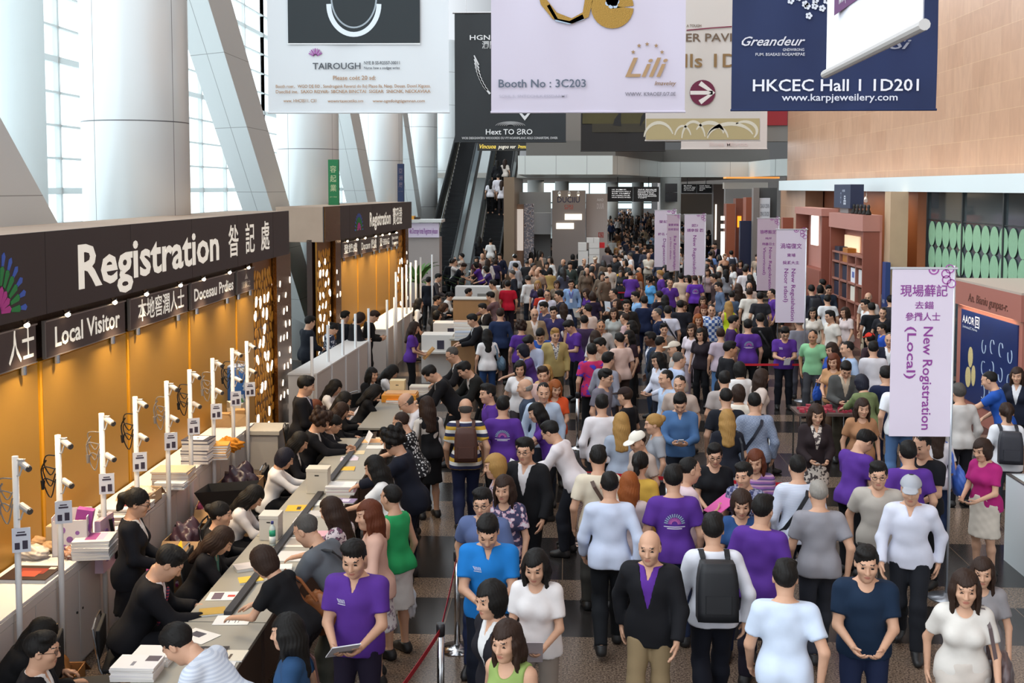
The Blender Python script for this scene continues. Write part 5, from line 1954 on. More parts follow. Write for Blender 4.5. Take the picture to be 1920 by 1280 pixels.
blob('ribbon_heap', on_top(142, 1042) + Vector((.02, -.02, .04)), (.13, .10, .06), 'noise:C89A80:E8DCD4:34:9A5A4A', 'heap of pinkish badge ribbons in front of the poster box', None, 'ribbons', 4, .3, .7)
stack(178, 1008, 6, .34, .30, .028, ['F2F0EE', 'E8E4E6'], 'white magazine, topmost of the pile by the poster box', 'white magazines by the poster box', WZ, .1, 11, 'magazine', 'magazine', [('A04A8E', -.4, -.2, .3, .1), ('D8B8D8', -.4, .12, .3, .3)])
stack(238, 946, 4, .46, .40, .022, ['3A1F2A', 'E8E4E4'], 'large wine dark catalogue, topmost of the pile by the tan carton', 'wine dark catalogues', WZ, 0, 12, 'catalogue', 'catalogue', [('7A2A3A', -.2, -.2, .2, .2), ('B8485A', .1, .2, .3, .35)])
stack(222, 972, 3, .36, .26, .012, ['EDE8E4', 'D8CCC4'], 'white leaflet with small dark print, topmost in front of the dark catalogues', 'white leaflets by the dark catalogues', WZ, .1, 13, 'leaflet', 'leaflet', [('5A4A50', -.1, -.3, .35, .2)])
carton(262, 921, WZ, .34, .42, .13, 'C9AB86', 'shallow tan carton of paper slips behind the dark catalogues', inside='E4D2BE', name='tray_carton')
stack(326, 880, 9, .42, .34, .018, ['C9A784', 'B08A66', 'D8C2A4'], 'tan envelope stack sheet, topmost of the wide tan pile', 'tan envelopes of the wide pile', WZ, .05, 14, 'envelope', 'envelope')
stack(322, 902, 5, .34, .22, .014, ['DCE4EE', 'EEF0F2'], 'pale blue white form pad, topmost of the flat pile before the tan pile', 'pale blue pads', WZ, 0, 15, 'form_pad', 'pad')
stack(371, 822, 7, .34, .28, .042, ['3C4158', 'E4E4EA', '585E76'], 'navy and white boxed catalogue, topmost of the tall pile', 'navy and white catalogues of the tall pile', WZ, .0, 16, 'catalogue', 'catalogue', [('E8E8EE', -.4, -.3, .4, .3), ('6A7088', -.1, -.05, .1, .02)])
stack(406, 832, 6, .30, .26, .03, ['E0A84E', 'D89A3C'], 'amber envelope, topmost of the pile beside the orange cloth', 'amber envelopes', WZ, .1, 17, 'envelope', 'envelope')
blob('cloth', on_top(428, 838) + Vector((.02, -.05, .04)), (.16, .14, .09), 'D88A1E', 'orange cloth draped over the edge of the worktop', None, 'cloth', 3, .25, .8)
for i, (px, py, c) in enumerate(((420, 800, 'C09A6C'), (447, 798, 'CBA87C'), (438, 787, 'D8C4A4'))):
    p = on_top(px, py)
    r = empty('paper_bag', (p.x, p.y + .05, WZ + .001), ('crumpled tan paper bag', 'folded tan carton', 'white topped tan bag')[i] + ' among the bags before the drum', 'bag', None, .3 * i)
    b = MB()
    b.add([(-.12, -.1, 0), (.12, -.1, 0), (.12, .1, 0), (-.12, .1, 0), (-.14, -.08, .2), (.10, -.11, .17), (.13, .09, .22), (-.1, .1, .16)], [(0, 3, 2, 1), (0, 1, 5, 4), (1, 2, 6, 5), (2, 3, 7, 6), (3, 0, 4, 7)])
    b.build('bag_body', mat(c, .8, 0, .1, .4, 12), r)
    MB().box((-.09, -.07, .12), (.08, .08, .19 + .04 * i)).build('contents', mat('E4DCCC' if i == 2 else 'B8905E', .8), r)
p = on_top(433, 778)
r = empty('water_drum', (p.x, p.y + .22, WZ + .16), 'clear drum printed with a blue and green seaside picture', 'drum')
box('pedestal', (-.16, -.16, -.158), (.16, .16, 0), mat('DCD0BC', .7), r)
MB().lathe([(.17, 0), (.175, .02), (.175, .52), (.165, .55)], 28).build('drum_body', pattern('noise', '3A6AB0', 'C8D8E4', 4.0, '5AA05A', .2), r, True)
MB().lathe([(.168, .55), (.17, .57), (.10, .58)], 28).build('lid', mat('8EA2C8', .3), r, True)
# lilac tote hanging from the counter edge
p = at(204, 1010, X=-4.33)
r = empty('tote_bag', (-4.395, p.y, p.z), 'lilac spotted tote bag hanging from the counter front', 'bag')
MB().add([(0, -.17, .22), (0, .17, .22), (0, .19, -.28), (0, -.19, -.28), (.05, -.16, .22), (.05, .16, .22), (.08, .18, -.28), (.08, -.18, -.28)], [(0, 1, 2, 3), (4, 7, 6, 5), (0, 4, 5, 1), (1, 5, 6, 2), (2, 6, 7, 3), (3, 7, 4, 0)]).build('bag_body', mat('D6B4C4', .6), r)
b = MB()
for u, v, s in ((-.08, .08, .05), (-.05, -.14, .06), (.1, -.05, .05), (.08, .16, .03)):
    b.prism([(u + s * math.cos(2 * PI * q / 12), v + s * math.sin(2 * PI * q / 12)) for q in range(12)], 0, .004, (Vector((.074, 0, 0)), Vector((0, 1, 0)), Vector((0, 0, 1)), Vector((1, 0, 0))))
b.build('spot_print', mat('8A5AA0', .6), r)
MB().path([(.085, .0, .2), (.10, .02, .05), (.11, .06, -.1), (.10, .09, -.22)], .018).build('strap', M_BLACK, r)
# cartons and sacks on the floor behind the staff
carton(-4.12, 8.75, 0, .42, .50, .48, 'A8743E', 'brown carton holding a brown paper bag on the floor by the counter', .1, inside='8A5E34')
carton(-4.08, 12.05, 0, .40, .40, .60, 'B8946C', 'tan carton with a purple wrapped sack on top, behind the ponytail woman', 0, inside='4A3440')
carton(-4.05, 14.05, 0, .5, .45, .70, 'C09A70', 'tan carton under a black plastic sack beside the end panel', 0, inside='2E1F2E')
carton(-4.07, 13.10, 0, .45, .45, .66, 'B08A60', 'tan carton heaped with colourful wrapped packs', .2, inside='noise:B04A78:E8D8D8:16:6A3A6A')
carton(-4.09, 11.20, 0, .40, .40, .5, 'B8946C', 'tan carton topped with pink packs behind the seated staff', 0, inside='noise:C04A90:E8D0DC:14:7A3A70')
p = at(497, 800, z=.62)
r = empty('storage_tub', (p.x, p.y, 0), 'translucent white storage tub before the pierced screen', 'tub')
MB().box((-.28, -.3, 0), (.28, .3, .56)).build('tub_body', mat('CFCBC8', .3), r)
MB().box((-.31, -.33, .56), (.31, .33, .62)).build('lid', mat('D8D4CC', .4), r)
r = empty('display_hopper', (-3.75, 12.55, 0), 'black funnel shaped stand beside the cartons', 'stand')
MB().add([(-.34, -.2, 1.0), (.34, -.2, 1.05), (.3, .2, 1.05), (-.3, .2, 1.0), (-.07, -.08, .5), (.07, -.08, .5), (.07, .08, .5), (-.07, .08, .5)], [(0, 1, 5, 4), (1, 2, 6, 5), (2, 3, 7, 6), (3, 0, 4, 7), (4, 5, 6, 7)]).build('funnel', M_BLACK, r)
MB().tube((0, 0, 0), (0, 0, .5), .03).build('stem', M_BLACK, r)
MB().lathe([(.2, 0), (.2, .02), (.04, .04)], 20).build('base', M_BLACK, r)

# ---------------------------------------------------------------- chairs
def chair(x, y, rz, label, col='1A1A1C', group=None):
    r = empty('stacking_chair', (x, y, 0), label, 'chair', group, rz)
    MB().box((-.22, -.21, .43), (.22, .22, .475)).build('seat', mat(col, .7), r, bevel=.012)
    b = MB()
    b.box((-.21, -.25, .58), (.21, -.215, .90))
    b.build('backrest', mat(col, .7), r, bevel=.012)
    b = MB()
    for s in (-1, 1):
        b.path([(s * .22, -.27, .93), (s * .225, -.22, .5), (s * .225, -.20, .44)], .011)
    b.path([(-.22, -.27, .92), (0, -.275, .94), (.22, -.27, .92)], .011)
    b.build('back_frame', M_CHROME, r)
    for sx_ in (-1, 1):
        for sy_ in (-1, 1):
            MB().tube((sx_ * .2, sy_ * .18, .44), (sx_ * .23, sy_ * .22, 0), .012).build('leg', M_CHROME, r)
    return r

# ---------------------------------------------------------------- queue posts and belts
def post(px, py, z, label):
    p = at(px, py, z=z)
    r = empty('queue_post', (p.x, p.y, 0), label, 'queue post', 'steel queue posts')
    MB().lathe([(.17, 0), (.175, .012), (.06, .035), (.03, .05)], 28).build('base', M_CHROME, r, True)
    MB().tube((0, 0, .04), (0, 0, z - .06), .030, n=14).build('pole', M_CHROME, r, True)
    MB().lathe([(.034, z - .10), (.036, z - .02), (.030, z)], 14).build('belt_head', mat('2A282A', .4), r, True)
    return Vector((p.x, p.y, z - .06))
Q1 = post(857, 1032, .97, 'steel queue post with a round base in the open aisle')
Q2 = post(826, 1168, .97, 'steel queue post cut by the photo edge, at the near end of the red belt')
Q3 = post(1069, 876, .97, 'steel queue post behind the white shirted man seen from the back')
Q4 = post(1083, 735, .97, 'steel queue post beside the orange top woman')
Q5 = post(1445, 800, .97, 'steel queue post deep in the crowd by the seated trader table')

def belt(a, b_, sag, label, m=mat('9A1420', .6), h=.045):
    a, b_ = Vector(a), Vector(b_)
    bm = MB()
    n = 14
    d = (b_ - a).normalized()
    sd = Vector((-d.y, d.x, 0)).normalized() * .002
    for i in range(n + 1):
        t = i / n
        p = a.lerp(b_, t) - Vector((0, 0, sag * 4 * t * (1 - t)))
        bm.v += [tuple(p - sd + Vector((0, 0, h / 2))), tuple(p + sd + Vector((0, 0, h / 2))), tuple(p + sd - Vector((0, 0, h / 2))), tuple(p - sd - Vector((0, 0, h / 2)))]
    for i in range(n):
        k = 4 * i
        for j in range(4):
            bm.f.append((k + j, k + (j + 1) % 4, k + 4 + (j + 1) % 4, k + 4 + j))
    bm.f += [(3, 2, 1, 0), (4 * n, 4 * n + 1, 4 * n + 2, 4 * n + 3)]
    return tag(bm.build('queue_belt', m), label, 'belt', 'red queue belts')
belt(Q1, Q2, .02, 'red belt between the two aisle queue posts')
belt(Q2, Q2 + Vector((-.28, -1.5, -.02)), .02, 'red belt leaving the photo at the bottom of the aisle')
M_BELT = mat('C01828', .6)
Q6 = post(1252, 888, .97, 'steel queue post hidden among the purple and yellow tops')
belt(Q3, Q6, .0, 'bright red belt behind the yellow top woman', M_BELT)
Q7 = post(1492, 900, .97, 'steel queue post behind the pale striped shirt')
belt(Q6, Q7, .0, 'bright red belt from the hidden post to the pale striped shirt', M_BELT)
Q8 = post(1390, 678, .97, 'steel queue post at the near end of the belt behind the purple shirted man')
Q9 = post(1508, 678, .97, 'steel queue post at the far end of the belt behind the purple shirted man')
belt(Q8, Q9, .0, 'red belt behind the standing purple shirted man', M_BELT)
Q10 = post(1110, 545, .97, 'steel queue post at one end of the belts before the reception desk')
Q11 = post(1202, 545, .97, 'steel queue post at the other end of the belts before the reception desk')
belt(Q10, Q11, .0, 'red belt in front of the dark reception desk', M_BELT)
belt(Q10 - Vector((0, 0, .25)), Q11 - Vector((0, 0, .25)), .0, 'lower red belt in front of the dark reception desk', M_BELT)

# white counter at the right edge
r = empty('white_counter', (5.38, 9.0, 0), 'plain white counter at the edge of the crowd below the Local banner', 'counter')
MB().box((0, 0, 0), (.04, 4.4, 1.04)).box((.04, 4.36, 0), (1.0, 4.4, 1.04)).box((.96, 0, 0), (1.0, 4.36, 1.04)).build('panel', mat('DDE3E4', .4), r)
MB().box((.04, 0, .92), (.96, 4.36, .95)).build('shelf', mat('D2D6D6', .5), r)
MB().box((-.004, -.004, 1.04), (.044, 4.404, 1.055)).box((.044, 4.36, 1.04), (1.004, 4.404, 1.055)).build('edge_strip', M_CHROME, r)

# ---------------------------------------------------------------- second row of service desks
r = empty('service_desk', (-2.35, 25.0, 0), 'grey topped wooden service desk with a tan end panel', 'desk')
box('desk_top', (-.03, -.03, 1.02), (.78, 2.4, 1.06), mat('A8A498', .4), r)
box('body', (0, 0, 0), (.75, 2.37, 1.02), mat('A07850', .6, 0, .12, 0, 5), r)
for px, py, dx_, sz, lab in ((808, 628, .75, .30, 'white cabinet with a dark photo beside the grey topped desk'), (830, 606, .75, .30, 'white cabinet with a navy card farther along the desks')):
    p = at(px - 18, py, z=1.1)
    r = empty('display_cabinet', (p.x, p.y, 0), lab, 'cabinet')
    box('body', (0, 0, 0), (.72, .6, 1.1), mat('D9D5D0', .5), r)
    box('photo_card', (.36, -.008, .78), (.52, 0, .98), mat('2E2A3C', .5), r)
    box('work_tray', (.02, -.3, .72), (.68, -.01, .76), mat('D8D2CA', .5), r)
for (px, py, w_, h_, c_, lab, topc) in ((690, 1, 1, 1, 'C', '', ''),):
    pass
p = at(895, 538, z=1.12)
r = empty('service_desk', (p.x - .75, p.y, 0), 'white desk with a grey window unit at the far end of the desk row', 'desk')
box('body', (0, 0, 0), (1.5, .7, 1.12), mat('D6D2CE', .5), r)
box('recess', (.75, -.01, .55), (1.42, .0, .9), mat('8A8680', .5), r)
box('paper_tray', (.78, -.03, .6), (1.38, -.01, .7), mat('E8DCC0', .6), r)
p = at(893, 562, z=1.1)
r = empty('service_desk', (p.x - .7, p.y, 0), 'tan wooden desk front before the white far desk', 'desk')
box('body', (0, 0, 0), (1.5, .7, 1.1), mat('B08A60', .6, 0, .1, 0, 5), r)
box('desk_top', (-.03, -.03, 1.1), (1.53, .73, 1.13), mat('C9C4BA', .5), r)
stack(868, 602, 6, .4, .3, .035, ['E8D8C0', 'D8D4D0', 'C8A890'], 'paper pad, topmost of the piles on the grey topped desk', 'pads on the grey topped desk', 1.06, 0, 21)
stack(870, 622, 5, .4, .3, .035, ['9AA4B4', 'E0DCD4'], 'blue grey pad, topmost of the nearer pile on the grey topped desk', 'blue grey pads on the service desk', 1.06, 0, 22)
r = empty('order_tray', (-2.7, 19.2, .755), 'yellow and orange tray of badge slips beside the tan end panel', 'tray')
box('tray', (-.3, -.15, 0), (.3, .25, .12), mat('D8902A', .6), r)
box('slips', (-.25, -.06, .12), (.28, .26, .14), mat('D8A878', .7), r)

# ---------------------------------------------------------------- dark reception desk in the crowd
p = at(1106, 507, z=1.12)
r = empty('reception_desk', (p.x - .55, p.y, 0), 'dark grey reception desk with a pale rim in the middle of the crowd', 'desk')
box('body', (0, 0, 0), (1.02, .6, 1.09), mat('2E2D2F', .4), r)
MB().box((-.02, -.02, 1.09), (1.06, .62, 1.13)).box((1.02, -.02, .35), (1.06, .0, 1.09)).build('pale_rim', mat('A8A098', .5), r)
box('notice', (.50, -.01, .92), (.56, 0, 1.0), mat('D8DCEC', .5), r)
p = at(1135, 538, z=.78)
r = empty('reception_table', (p.x - 1.2, p.y, 0), 'long pale topped table in front of the dark reception desk', 'table')
box('table_top', (0, 0, .74), (2.6, .7, .78), mat('B8A888', .5), r)
box('table_skirt', (.02, .02, .02), (2.58, .06, .74), mat('1C1C2C', .8), r)
for xx in (.1, 2.5):
    box('leg', (xx - .03, .58, 0), (xx + .03, .64, .74), M_DARKMETAL, r)

# ---------------------------------------------------------------- brown display booths on the right
M_BR, M_BR2, M_BRD = mat('A8685A', .55), mat('B57D70', .55), mat('8A4C3C', .55)
r = empty('display_booth', (8.0, 19.4, 0), 'brown booth with a blue jewellery poster beside the Local banner', 'booth')
box('body', (0, 0, 0), (1.3, 3.1, 2.16), M_BR, r)
box('header', (-.06, -.06, 2.16), (1.3, 3.16, 2.62), M_BR, r)
box('roof_ledge', (-.06, -.06, 2.62), (1.32, 3.16, 2.66), mat('B8A698', .6), r)
po = box('poster', (-.02, .15, .35), (0, 2.85, 2.08), mat('12285E', .3, 0, .3, 0, .8), r)
fr = (Vector((-.0205, 2.85, .35)), Vector((0, -1, 0)), Vector((0, 0, 1)), Vector((-1, 0, 0)))
put_text('AAOR', fr, .08, 1.48, .15, mat('E6E8F0', .5), po, .62)
put_text('回', fr, .74, 1.46, .18, mat('E6E8F0', .5), po)
put_text('Suolvatsaa2C Morwu', fr, .1, 1.38, .05, mat('C8D0E0', .5), po, .75)
gems = MB()
for u, v, a, c_ in ((.55, .85, .12, .2), (.45, .45, .14, .2), (.72, .52, .10, .2)):
    gems.prism([(u + a * math.cos(2 * PI * q / 14), v + c_ * math.sin(2 * PI * q / 14)) for q in range(14)], 0, .006, fr)
gems.build('gold_gem_print', mat('D8C48A', .4, 0, .3, .5, 40), po)
for u, v in ((1.2, 1.15), (1.2, .75), (1.2, .3), (1.6, 1.2), (1.6, .8), (1.6, .35), (2.0, 1.2), (2.0, .75), (2.0, .4), (2.4, 1.15), (2.4, .7), (2.4, .3)):
    a0 = rnd.uniform(0, 360)
    gems = MB()
    pts = [(u + .09 * math.cos(math.radians(a0 + t)), v + .13 * math.sin(math.radians(a0 + t))) for t in range(0, 261, 20)]
    for i in range(len(pts) - 1):
        gems.prism([(pts[i][0] - .016, pts[i][1]), (pts[i][0] + .016, pts[i][1]), (pts[i + 1][0] + .016, pts[i + 1][1]), (pts[i + 1][0] - .016, pts[i + 1][1])], 0, .005, fr)
    gems.build('jewel_print', mat('B4C8E0', .3), po)
fr = (Vector((-.0605, 2.9, 2.2)), Vector((0, -1, 0)), Vector((0, 0, 1)), Vector((-1, 0, 0)))
put_text('An. Bianiu gunpas-r.', fr, .5, .08, .16, mat('5A2E20', .5), r, 1.9, .2, thick=.01)
lamp('AREA', 'booth_light', (7.86, 20.95, 2.14), 9, (1.0, .75, .5), .15, 2.6, rot=(0, math.radians(-25), 0))

def shelf_booth(y0, y1, zt, label, lit):
    r = empty('display_booth', (8.0, y0, 0), label, 'booth')
    L = y1 - y0
    MB().box((.42, 0, 0), (.48, L, zt)).build('back_panel', M_BR2, r)
    for ya in (0, L - .08):
        box('side_panel', (0, ya, 0), (.42, ya + .08, zt), M_BRD, r)
    hd = .22 if lit else .42
    MB().box((-.03, -.03, zt - hd), (.42, L + .03, zt)).build('header', M_BR2, r)
    if lit:
        box('lit_panel', (.36, 2.2, 2.6), (.415, 3.05, 3.55), mat('FFF8EC', .5, 0, 0, 0, 20, 1.6), r)
        box('side_cabinet', (.1, .6, 0), (.42, 3.2, 1.9), M_BRD, r)
    else:
        b = MB()
        for y in (.08, .9, 1.75, 2.6, L - .08):
            b.box((.05, y - .03, .4), (.42, y + .03, 2.62))
        for z in (.9, 1.35, 1.85, 2.35, 2.62):
            b.box((.05, .08, z - .025), (.42, L - .08, z + .025))
        b.build('shelf_unit', mat('9A6454', .55), r)
        b = MB().box((.36, 1.75, 2.66), (.40, 3.3, 3.1))
        b.build('lit_lattice', mat('F2D8B0', .5, 0, 0, 0, 20, .9), r)
    return r
shelf_booth(34.0, 37.7, 3.82, 'brown booth with a bright white lit panel, the farther of two', True)
B1 = shelf_booth(29.45, 33.0, 3.74, 'brown booth with shelves of navy and white boxes', False)
k = 0
for y, z, c_ in ((3.1, 2.37, '1A1C30'), (3.1, 1.87, '1A1C30'), (2.2, 2.37, 'A8681E'), (1.3, 1.87, 'E4E4EA'), (1.3, 1.37, 'E6E0D0'), (2.2, 1.37, '1E1E30'), (.5, 1.87, 'DAD8D8'), (3.1, 1.37, '1C2038'), (2.2, 1.87, '20243C'), (.5, 1.37, '5A3420')):
    q = box('display_box', (8.10, 29.45 + y - .26, z + .006), (8.34, 29.45 + y + .26, z + .40), mat(c_, .5), None, .006)
    tag(q, ('navy', 'black navy', 'amber', 'white blue printed', 'cream', 'small navy', 'pale grey', 'lower navy', 'slate navy', 'dark brown')[k] + ' box on the shelves of the brown booth', 'box', 'boxes on the brown shelves')
    if c_ == 'E4E4EA':
        fr = (Vector((8.0995, 29.45 + y, z + .2)), Vector((0, -1, 0)), Vector((0, 0, 1)), Vector((-1, 0, 0)))
        MB().prism([(-.11, -.06), (.11, -.06), (.11, .1), (-.11, .1)], 0, .003, fr).build('blue_print', mat('5A6AA8', .6), q)
    k += 1
r = empty('sign_box', (8.05, 31.2, 3.745), 'navy sign box with white symbols standing on the shelf booth', 'sign')
box('body', (0, -.2, .14), (.36, 1.6, .80), mat('1E2A48', .45), r)
box('foot', (.08, .3, 0), (.28, 1.2, .14), mat('8A8482', .5), r)
fr = (Vector((-.002, 1.6, .14)), Vector((0, -1, 0)), Vector((0, 0, 1)), Vector((-1, 0, 0)))
put_text('M RMS', fr, .95, .45, .07, mat('C8D0E0', .5), r)
put_text('品', fr, 1.1, .12, .2, mat('DDE2EC', .5), r)
put_text('日', fr, .75, .15, .26, mat('9AA4BC', .5), r, .08)
for i in range(9):
    y = 31.0 - i * .18
    q = MB().lathe([(.07, 0), (.08, .03), (.03, .14), (.045, .2), (.03, .26)], 10).build('black_figurine', mat('17140F', .5), smooth=True)
    q.location = (8.15 + .05 * (i % 2), y, 3.745)
    tag(q, 'small black figurine in the row on top of the shelf booth', 'figurine', 'black figurines on the shelf booth')
for i, (y, dz) in enumerate(((33.6, 0), (30.6, 0))):
    r = empty('spotlight', (9.2, y, 4.347), ('farther', 'nearer')[i] + ' small white spotlight under the canopy', 'lamp')
    MB().tube((0, 0, 0), (0, 0, -.16), .012).build('stem', M_WHITE, r)
    MB().tube((.0, .06, -.2), (-.05, -.10, -.28), .05, .06).build('lamp_head', M_WHITE, r)
q = box('banner_strip', (8.42, 28.86, 0), (8.54, 29.16, 2.55), mat('2E4278', .5))
tag(q, 'tall narrow navy board beside the sandstone pier', 'board')
fr = (Vector((8.419, 29.16, 0)), Vector((0, -1, 0)), Vector((0, 0, 1)), Vector((-1, 0, 0)))
put_text('A B', fr, .05, 1.5, .1, mat('C8D0E0', .5), q, .2)

# ---------------------------------------------------------------- escalators
def escalator(xc, label, people_side):
    r = empty('escalator', (xc, 47.95, 0), label, 'escalator', 'escalators', math.radians(-2))
    sl, n = .575, 36
    L = 12.6
    st = MB()
    for i in range(n):
        y0, z0 = L * i / n, sl * L * i / n
        st.box((-.5, y0, z0 - .25), (.5, y0 + L / n + .03, z0 + sl * L / n * .02 + .18))
    st.build('steps', mat('17171A', .5), r)
    for s in (-1, 1):
        b = MB()
        b.add([(s * .58 - .04, -1.2, 0), (s * .58 + .04, -1.2, 0), (s * .58 + .04, L, sl * L), (s * .58 - .04, L, sl * L), (s * .58 - .04, -1.2, .95), (s * .58 + .04, -1.2, .95), (s * .58 + .04, L, sl * L + 1.0), (s * .58 - .04, L, sl * L + 1.0)], [(0, 1, 2, 3), (4, 7, 6, 5), (0, 4, 5, 1), (2, 6, 7, 3), (0, 3, 7, 4), (1, 5, 6, 2)])
        w_ = b.build('balustrade', mat('CADCE4', .2, .2) if s == people_side else mat('35322F', .25, .3), r)
        MB().path([(s * .58, -1.3, .7), (s * .58, -1.1, .99), (s * .58, L, sl * L + 1.04)], .045).build('handrail', mat('1A1A1A', .5), w_)
        MB().path([(s * .50, -1.0, .25), (s * .50, 0, .28), (s * .50, L, sl * L + .28)], .022).build('skirt_trim', mat('8E8266', .3, .7), w_)
    MB().add([(-.66, -1.2, -.0), (.66, -1.2, 0), (.66, L, sl * L - .5), (-.66, L, sl * L - .5), (-.66, 0, 0), (.66, 0, 0)], [(0, 1, 5, 4), (4, 5, 2, 3)]).build('truss', mat('77716C', .5), r)
    return r
escalator(-5.0, 'empty dark escalator beside the pale end wall', 1)
escalator(-2.98, 'escalator carrying people next to the silver balustrade', -1)
o = MB().box((-2.2, 47.4, 0), (-1.75, 60, 4.9)).build('wall_panel', mat('7E6A55', .45))
struct(o, 'brown side wall along the escalator')

# ---------------------------------------------------------------- signs, booths and boards at the back
M_SIGNB = mat('15181D', .4)
M_SIGNT = mat('F2F2F2', .5, 0, 0, 0, 20, .9)
def hang_sign(Y, x0, x1, y0, y1, label, cols):
    a, b_ = at(x0, y1, Y=Y), at(x1, y0, Y=Y)
    r = empty('direction_sign', (a.x, Y, a.z), label, 'sign')
    W_, H_ = b_.x - a.x, b_.z - a.z
    n = len(cols)
    MB().tube((W_ * .2, .1, H_), (W_ * .2, .1, 5.02 - a.z), .02).tube((W_ * .8, .1, H_), (W_ * .8, .1, 5.02 - a.z), .02).build('hanger', M_DARKMETAL, r)
    fr = (Vector((0, -.002, 0)), Vector((1, 0, 0)), Vector((0, 0, 1)), Vector((0, -1, 0)))
    for i, L in enumerate(cols):
        u0 = W_ * i / n
        p = box('sign_panel', (u0 + .01, 0, 0), (u0 + W_ / n - .01, .2, H_), M_SIGNB, r)
        for j, t in enumerate(L):
            put_text(t, fr, u0 + W_ / n * .18, H_ * (.78 - .66 * j / len(L)), H_ * .075, M_SIGNT, p, W_ / n * min(.72, .07 * len(t)))
hang_sign(58.5, 1138.5, 1236, 350, 378, 'large black direction sign with two panels of white lines', [['HI 3HMHK', 'EXHIBITION HALL S', 'BOR TRAMRS', 'HI HARLOUR', 'HUH SNOS RHIES'], ['WHI ISHALIE', 'BOU IJ AIONPHI RTWAV', 'HOIO TALK', 'GRAND HALL', 'YHI STAURANGS', 'TOIFT']])
hang_sign(64, 1277, 1336, 345, 362, 'smaller black direction sign farther along the hall', [['ML KDTE', 'Olorsh Bill', 'Roono ohib', 'HI roorah'], ['Hall 3aus', 'Oiamo blahun', 'Hoopb', 'Bel']])
a, b_ = at(1035, 480, Y=50.5), at(1098, 357, Y=50.5)
r = empty('exhibitor_stand', (a.x, 50.5, 0), 'grey exhibitor stand with a navy name and two lit panels', 'stand')
W_ = b_.x - a.x
box('body', (0, 0, 0), (W_, 1.4, b_.z), mat('8E8682', .5), r)
fr = (Vector((0, -.002, 0)), Vector((1, 0, 0)), Vector((0, 0, 1)), Vector((0, -1, 0)))
Z = lambda py: at(1060, py, Y=50.5).z
U = lambda px: at(px, 400, Y=50.5).x - a.x
put_text('DUCIIU', fr, U(1045), Z(379.5), .26, mat('23264A', .5), r, U(1087) - U(1045), thick=.02)
put_text('CSRS', fr, U(1058), Z(389), .13, mat('B04A38', .5), r, U(1075) - U(1058))
put_text('ᄊᄊ', fr, U(1058), Z(395), .12, mat('C0503C', .5), r, U(1075) - U(1058))
for x0, x1, y0, y1 in ((1059, 1091, 401, 412), (1043, 1076, 418, 429)):
    box('lit_panel', (U(x0), -.05, Z(y1)), (U(x1), 0, Z(y0)), mat('FFF6E2', .5, 0, 0, 0, 20, 1.7), r)
for px in (1049, 1067, 1084):
    l_ = MB().tube((U(px), 0, Z(358)), (U(px), -.3, Z(358)), .015).tube((U(px), -.3, Z(358)), (U(px), -.3, Z(363)), .03, .08).build('spotlight', M_CHROME, r)
    MB().lathe([(.01, -.05), (.05, 0)], 8, (U(px), -.3, Z(365))).build('bulb', M_BULB, l_)
def slab(name, label, Y, x0, x1, ytop, col, depth=.2, cat='board', z0=0, emit=0.0, rough=.5):
    a, b_ = at(x0, ytop, Y=Y), at(x1, ytop, Y=Y)
    q = box(name, (a.x, Y, z0), (b_.x, Y + depth, a.z), mat(col, rough, 0, 0, 0, 20, emit))
    return tag(q, label, cat)
q = slab('panel_wall', 'pale grey stand wall beside the grey exhibitor stand', 51.2, 1099.5, 1139, 363, 'AEA6A2', 1.2, 'stand wall')
fr = (Vector((q.bound_box[0][0], 51.198, 0)), Vector((1, 0, 0)), Vector((0, 0, 1)), Vector((0, -1, 0)))
put_text('AAO', fr, .48, 3.85, .12, M_WHITE, q, .3)
put_text('DUUR', fr, .48, 3.5, .25, mat('DAD6D6', .5), q, .32)
put_text('国', fr, .55, 2.2, .2, mat('A8382E', .5), q)
slab('stand_wall', 'light stand wall with a curved white counter', 53, 974, 1033, 360, 'B9BBBB', .3, 'stand wall')
q = slab('stand_counter', 'white shelf lit from below in the light stand', 51.9, 984, 1033, 399, 'DDE0E2', 1.09, 'counter', 2.3)
slab('stand_column', 'tan pillar of the glittering jewellery stand', 51, 958, 982, 383, 'A88872', .5, 'pillar')
slab('lit_showcase', 'tall white lit showcase on the tan pillar', 50.9, 964.5, 981, 392, 'F6ECE2', .09, 'showcase', 1.6, .5)
q = slab('glitter_panel', 'glittering jewel covered panel beside the lit showcase', 50.9, 982.5, 1001, 382, '8C8A96', .3, 'panel')
q.data.materials[0] = pattern('noise', '8A8E9C', 'E6E2E6', 9.0, '5A4A50', .3)
# stack of white boxes with one red
BX = [(1084, 1100, 455, 470), (1100, 1113, 446, 455), (1113, 1124, 446, 455), (1104, 1124, 455, 465), (1104, 1124, 465.5, 477), (1104, 1124, 477.5, 490), (1084, 1103, 470.5, 490), (1124, 1134, 455, 465)]
for i, (x0, x1, y0, y1) in enumerate(BX):
    a, b_ = at(x0, y1, Y=47), at(x1, y0, Y=47)
    zb = a.z if y1 < 488 else 0
    q = box('gift_box', (a.x + .006, 47, zb + .004), (b_.x - .006, 47.4, b_.z), mat('C01820' if i == 7 else 'D8D5D0', .5))
    tag(q, ('small red box at the end of the white box stack' if i == 7 else 'white gift box in the stack before the grey exhibitor stand'), 'box', 'red box' if i == 7 else 'white boxes before the exhibitor stand')
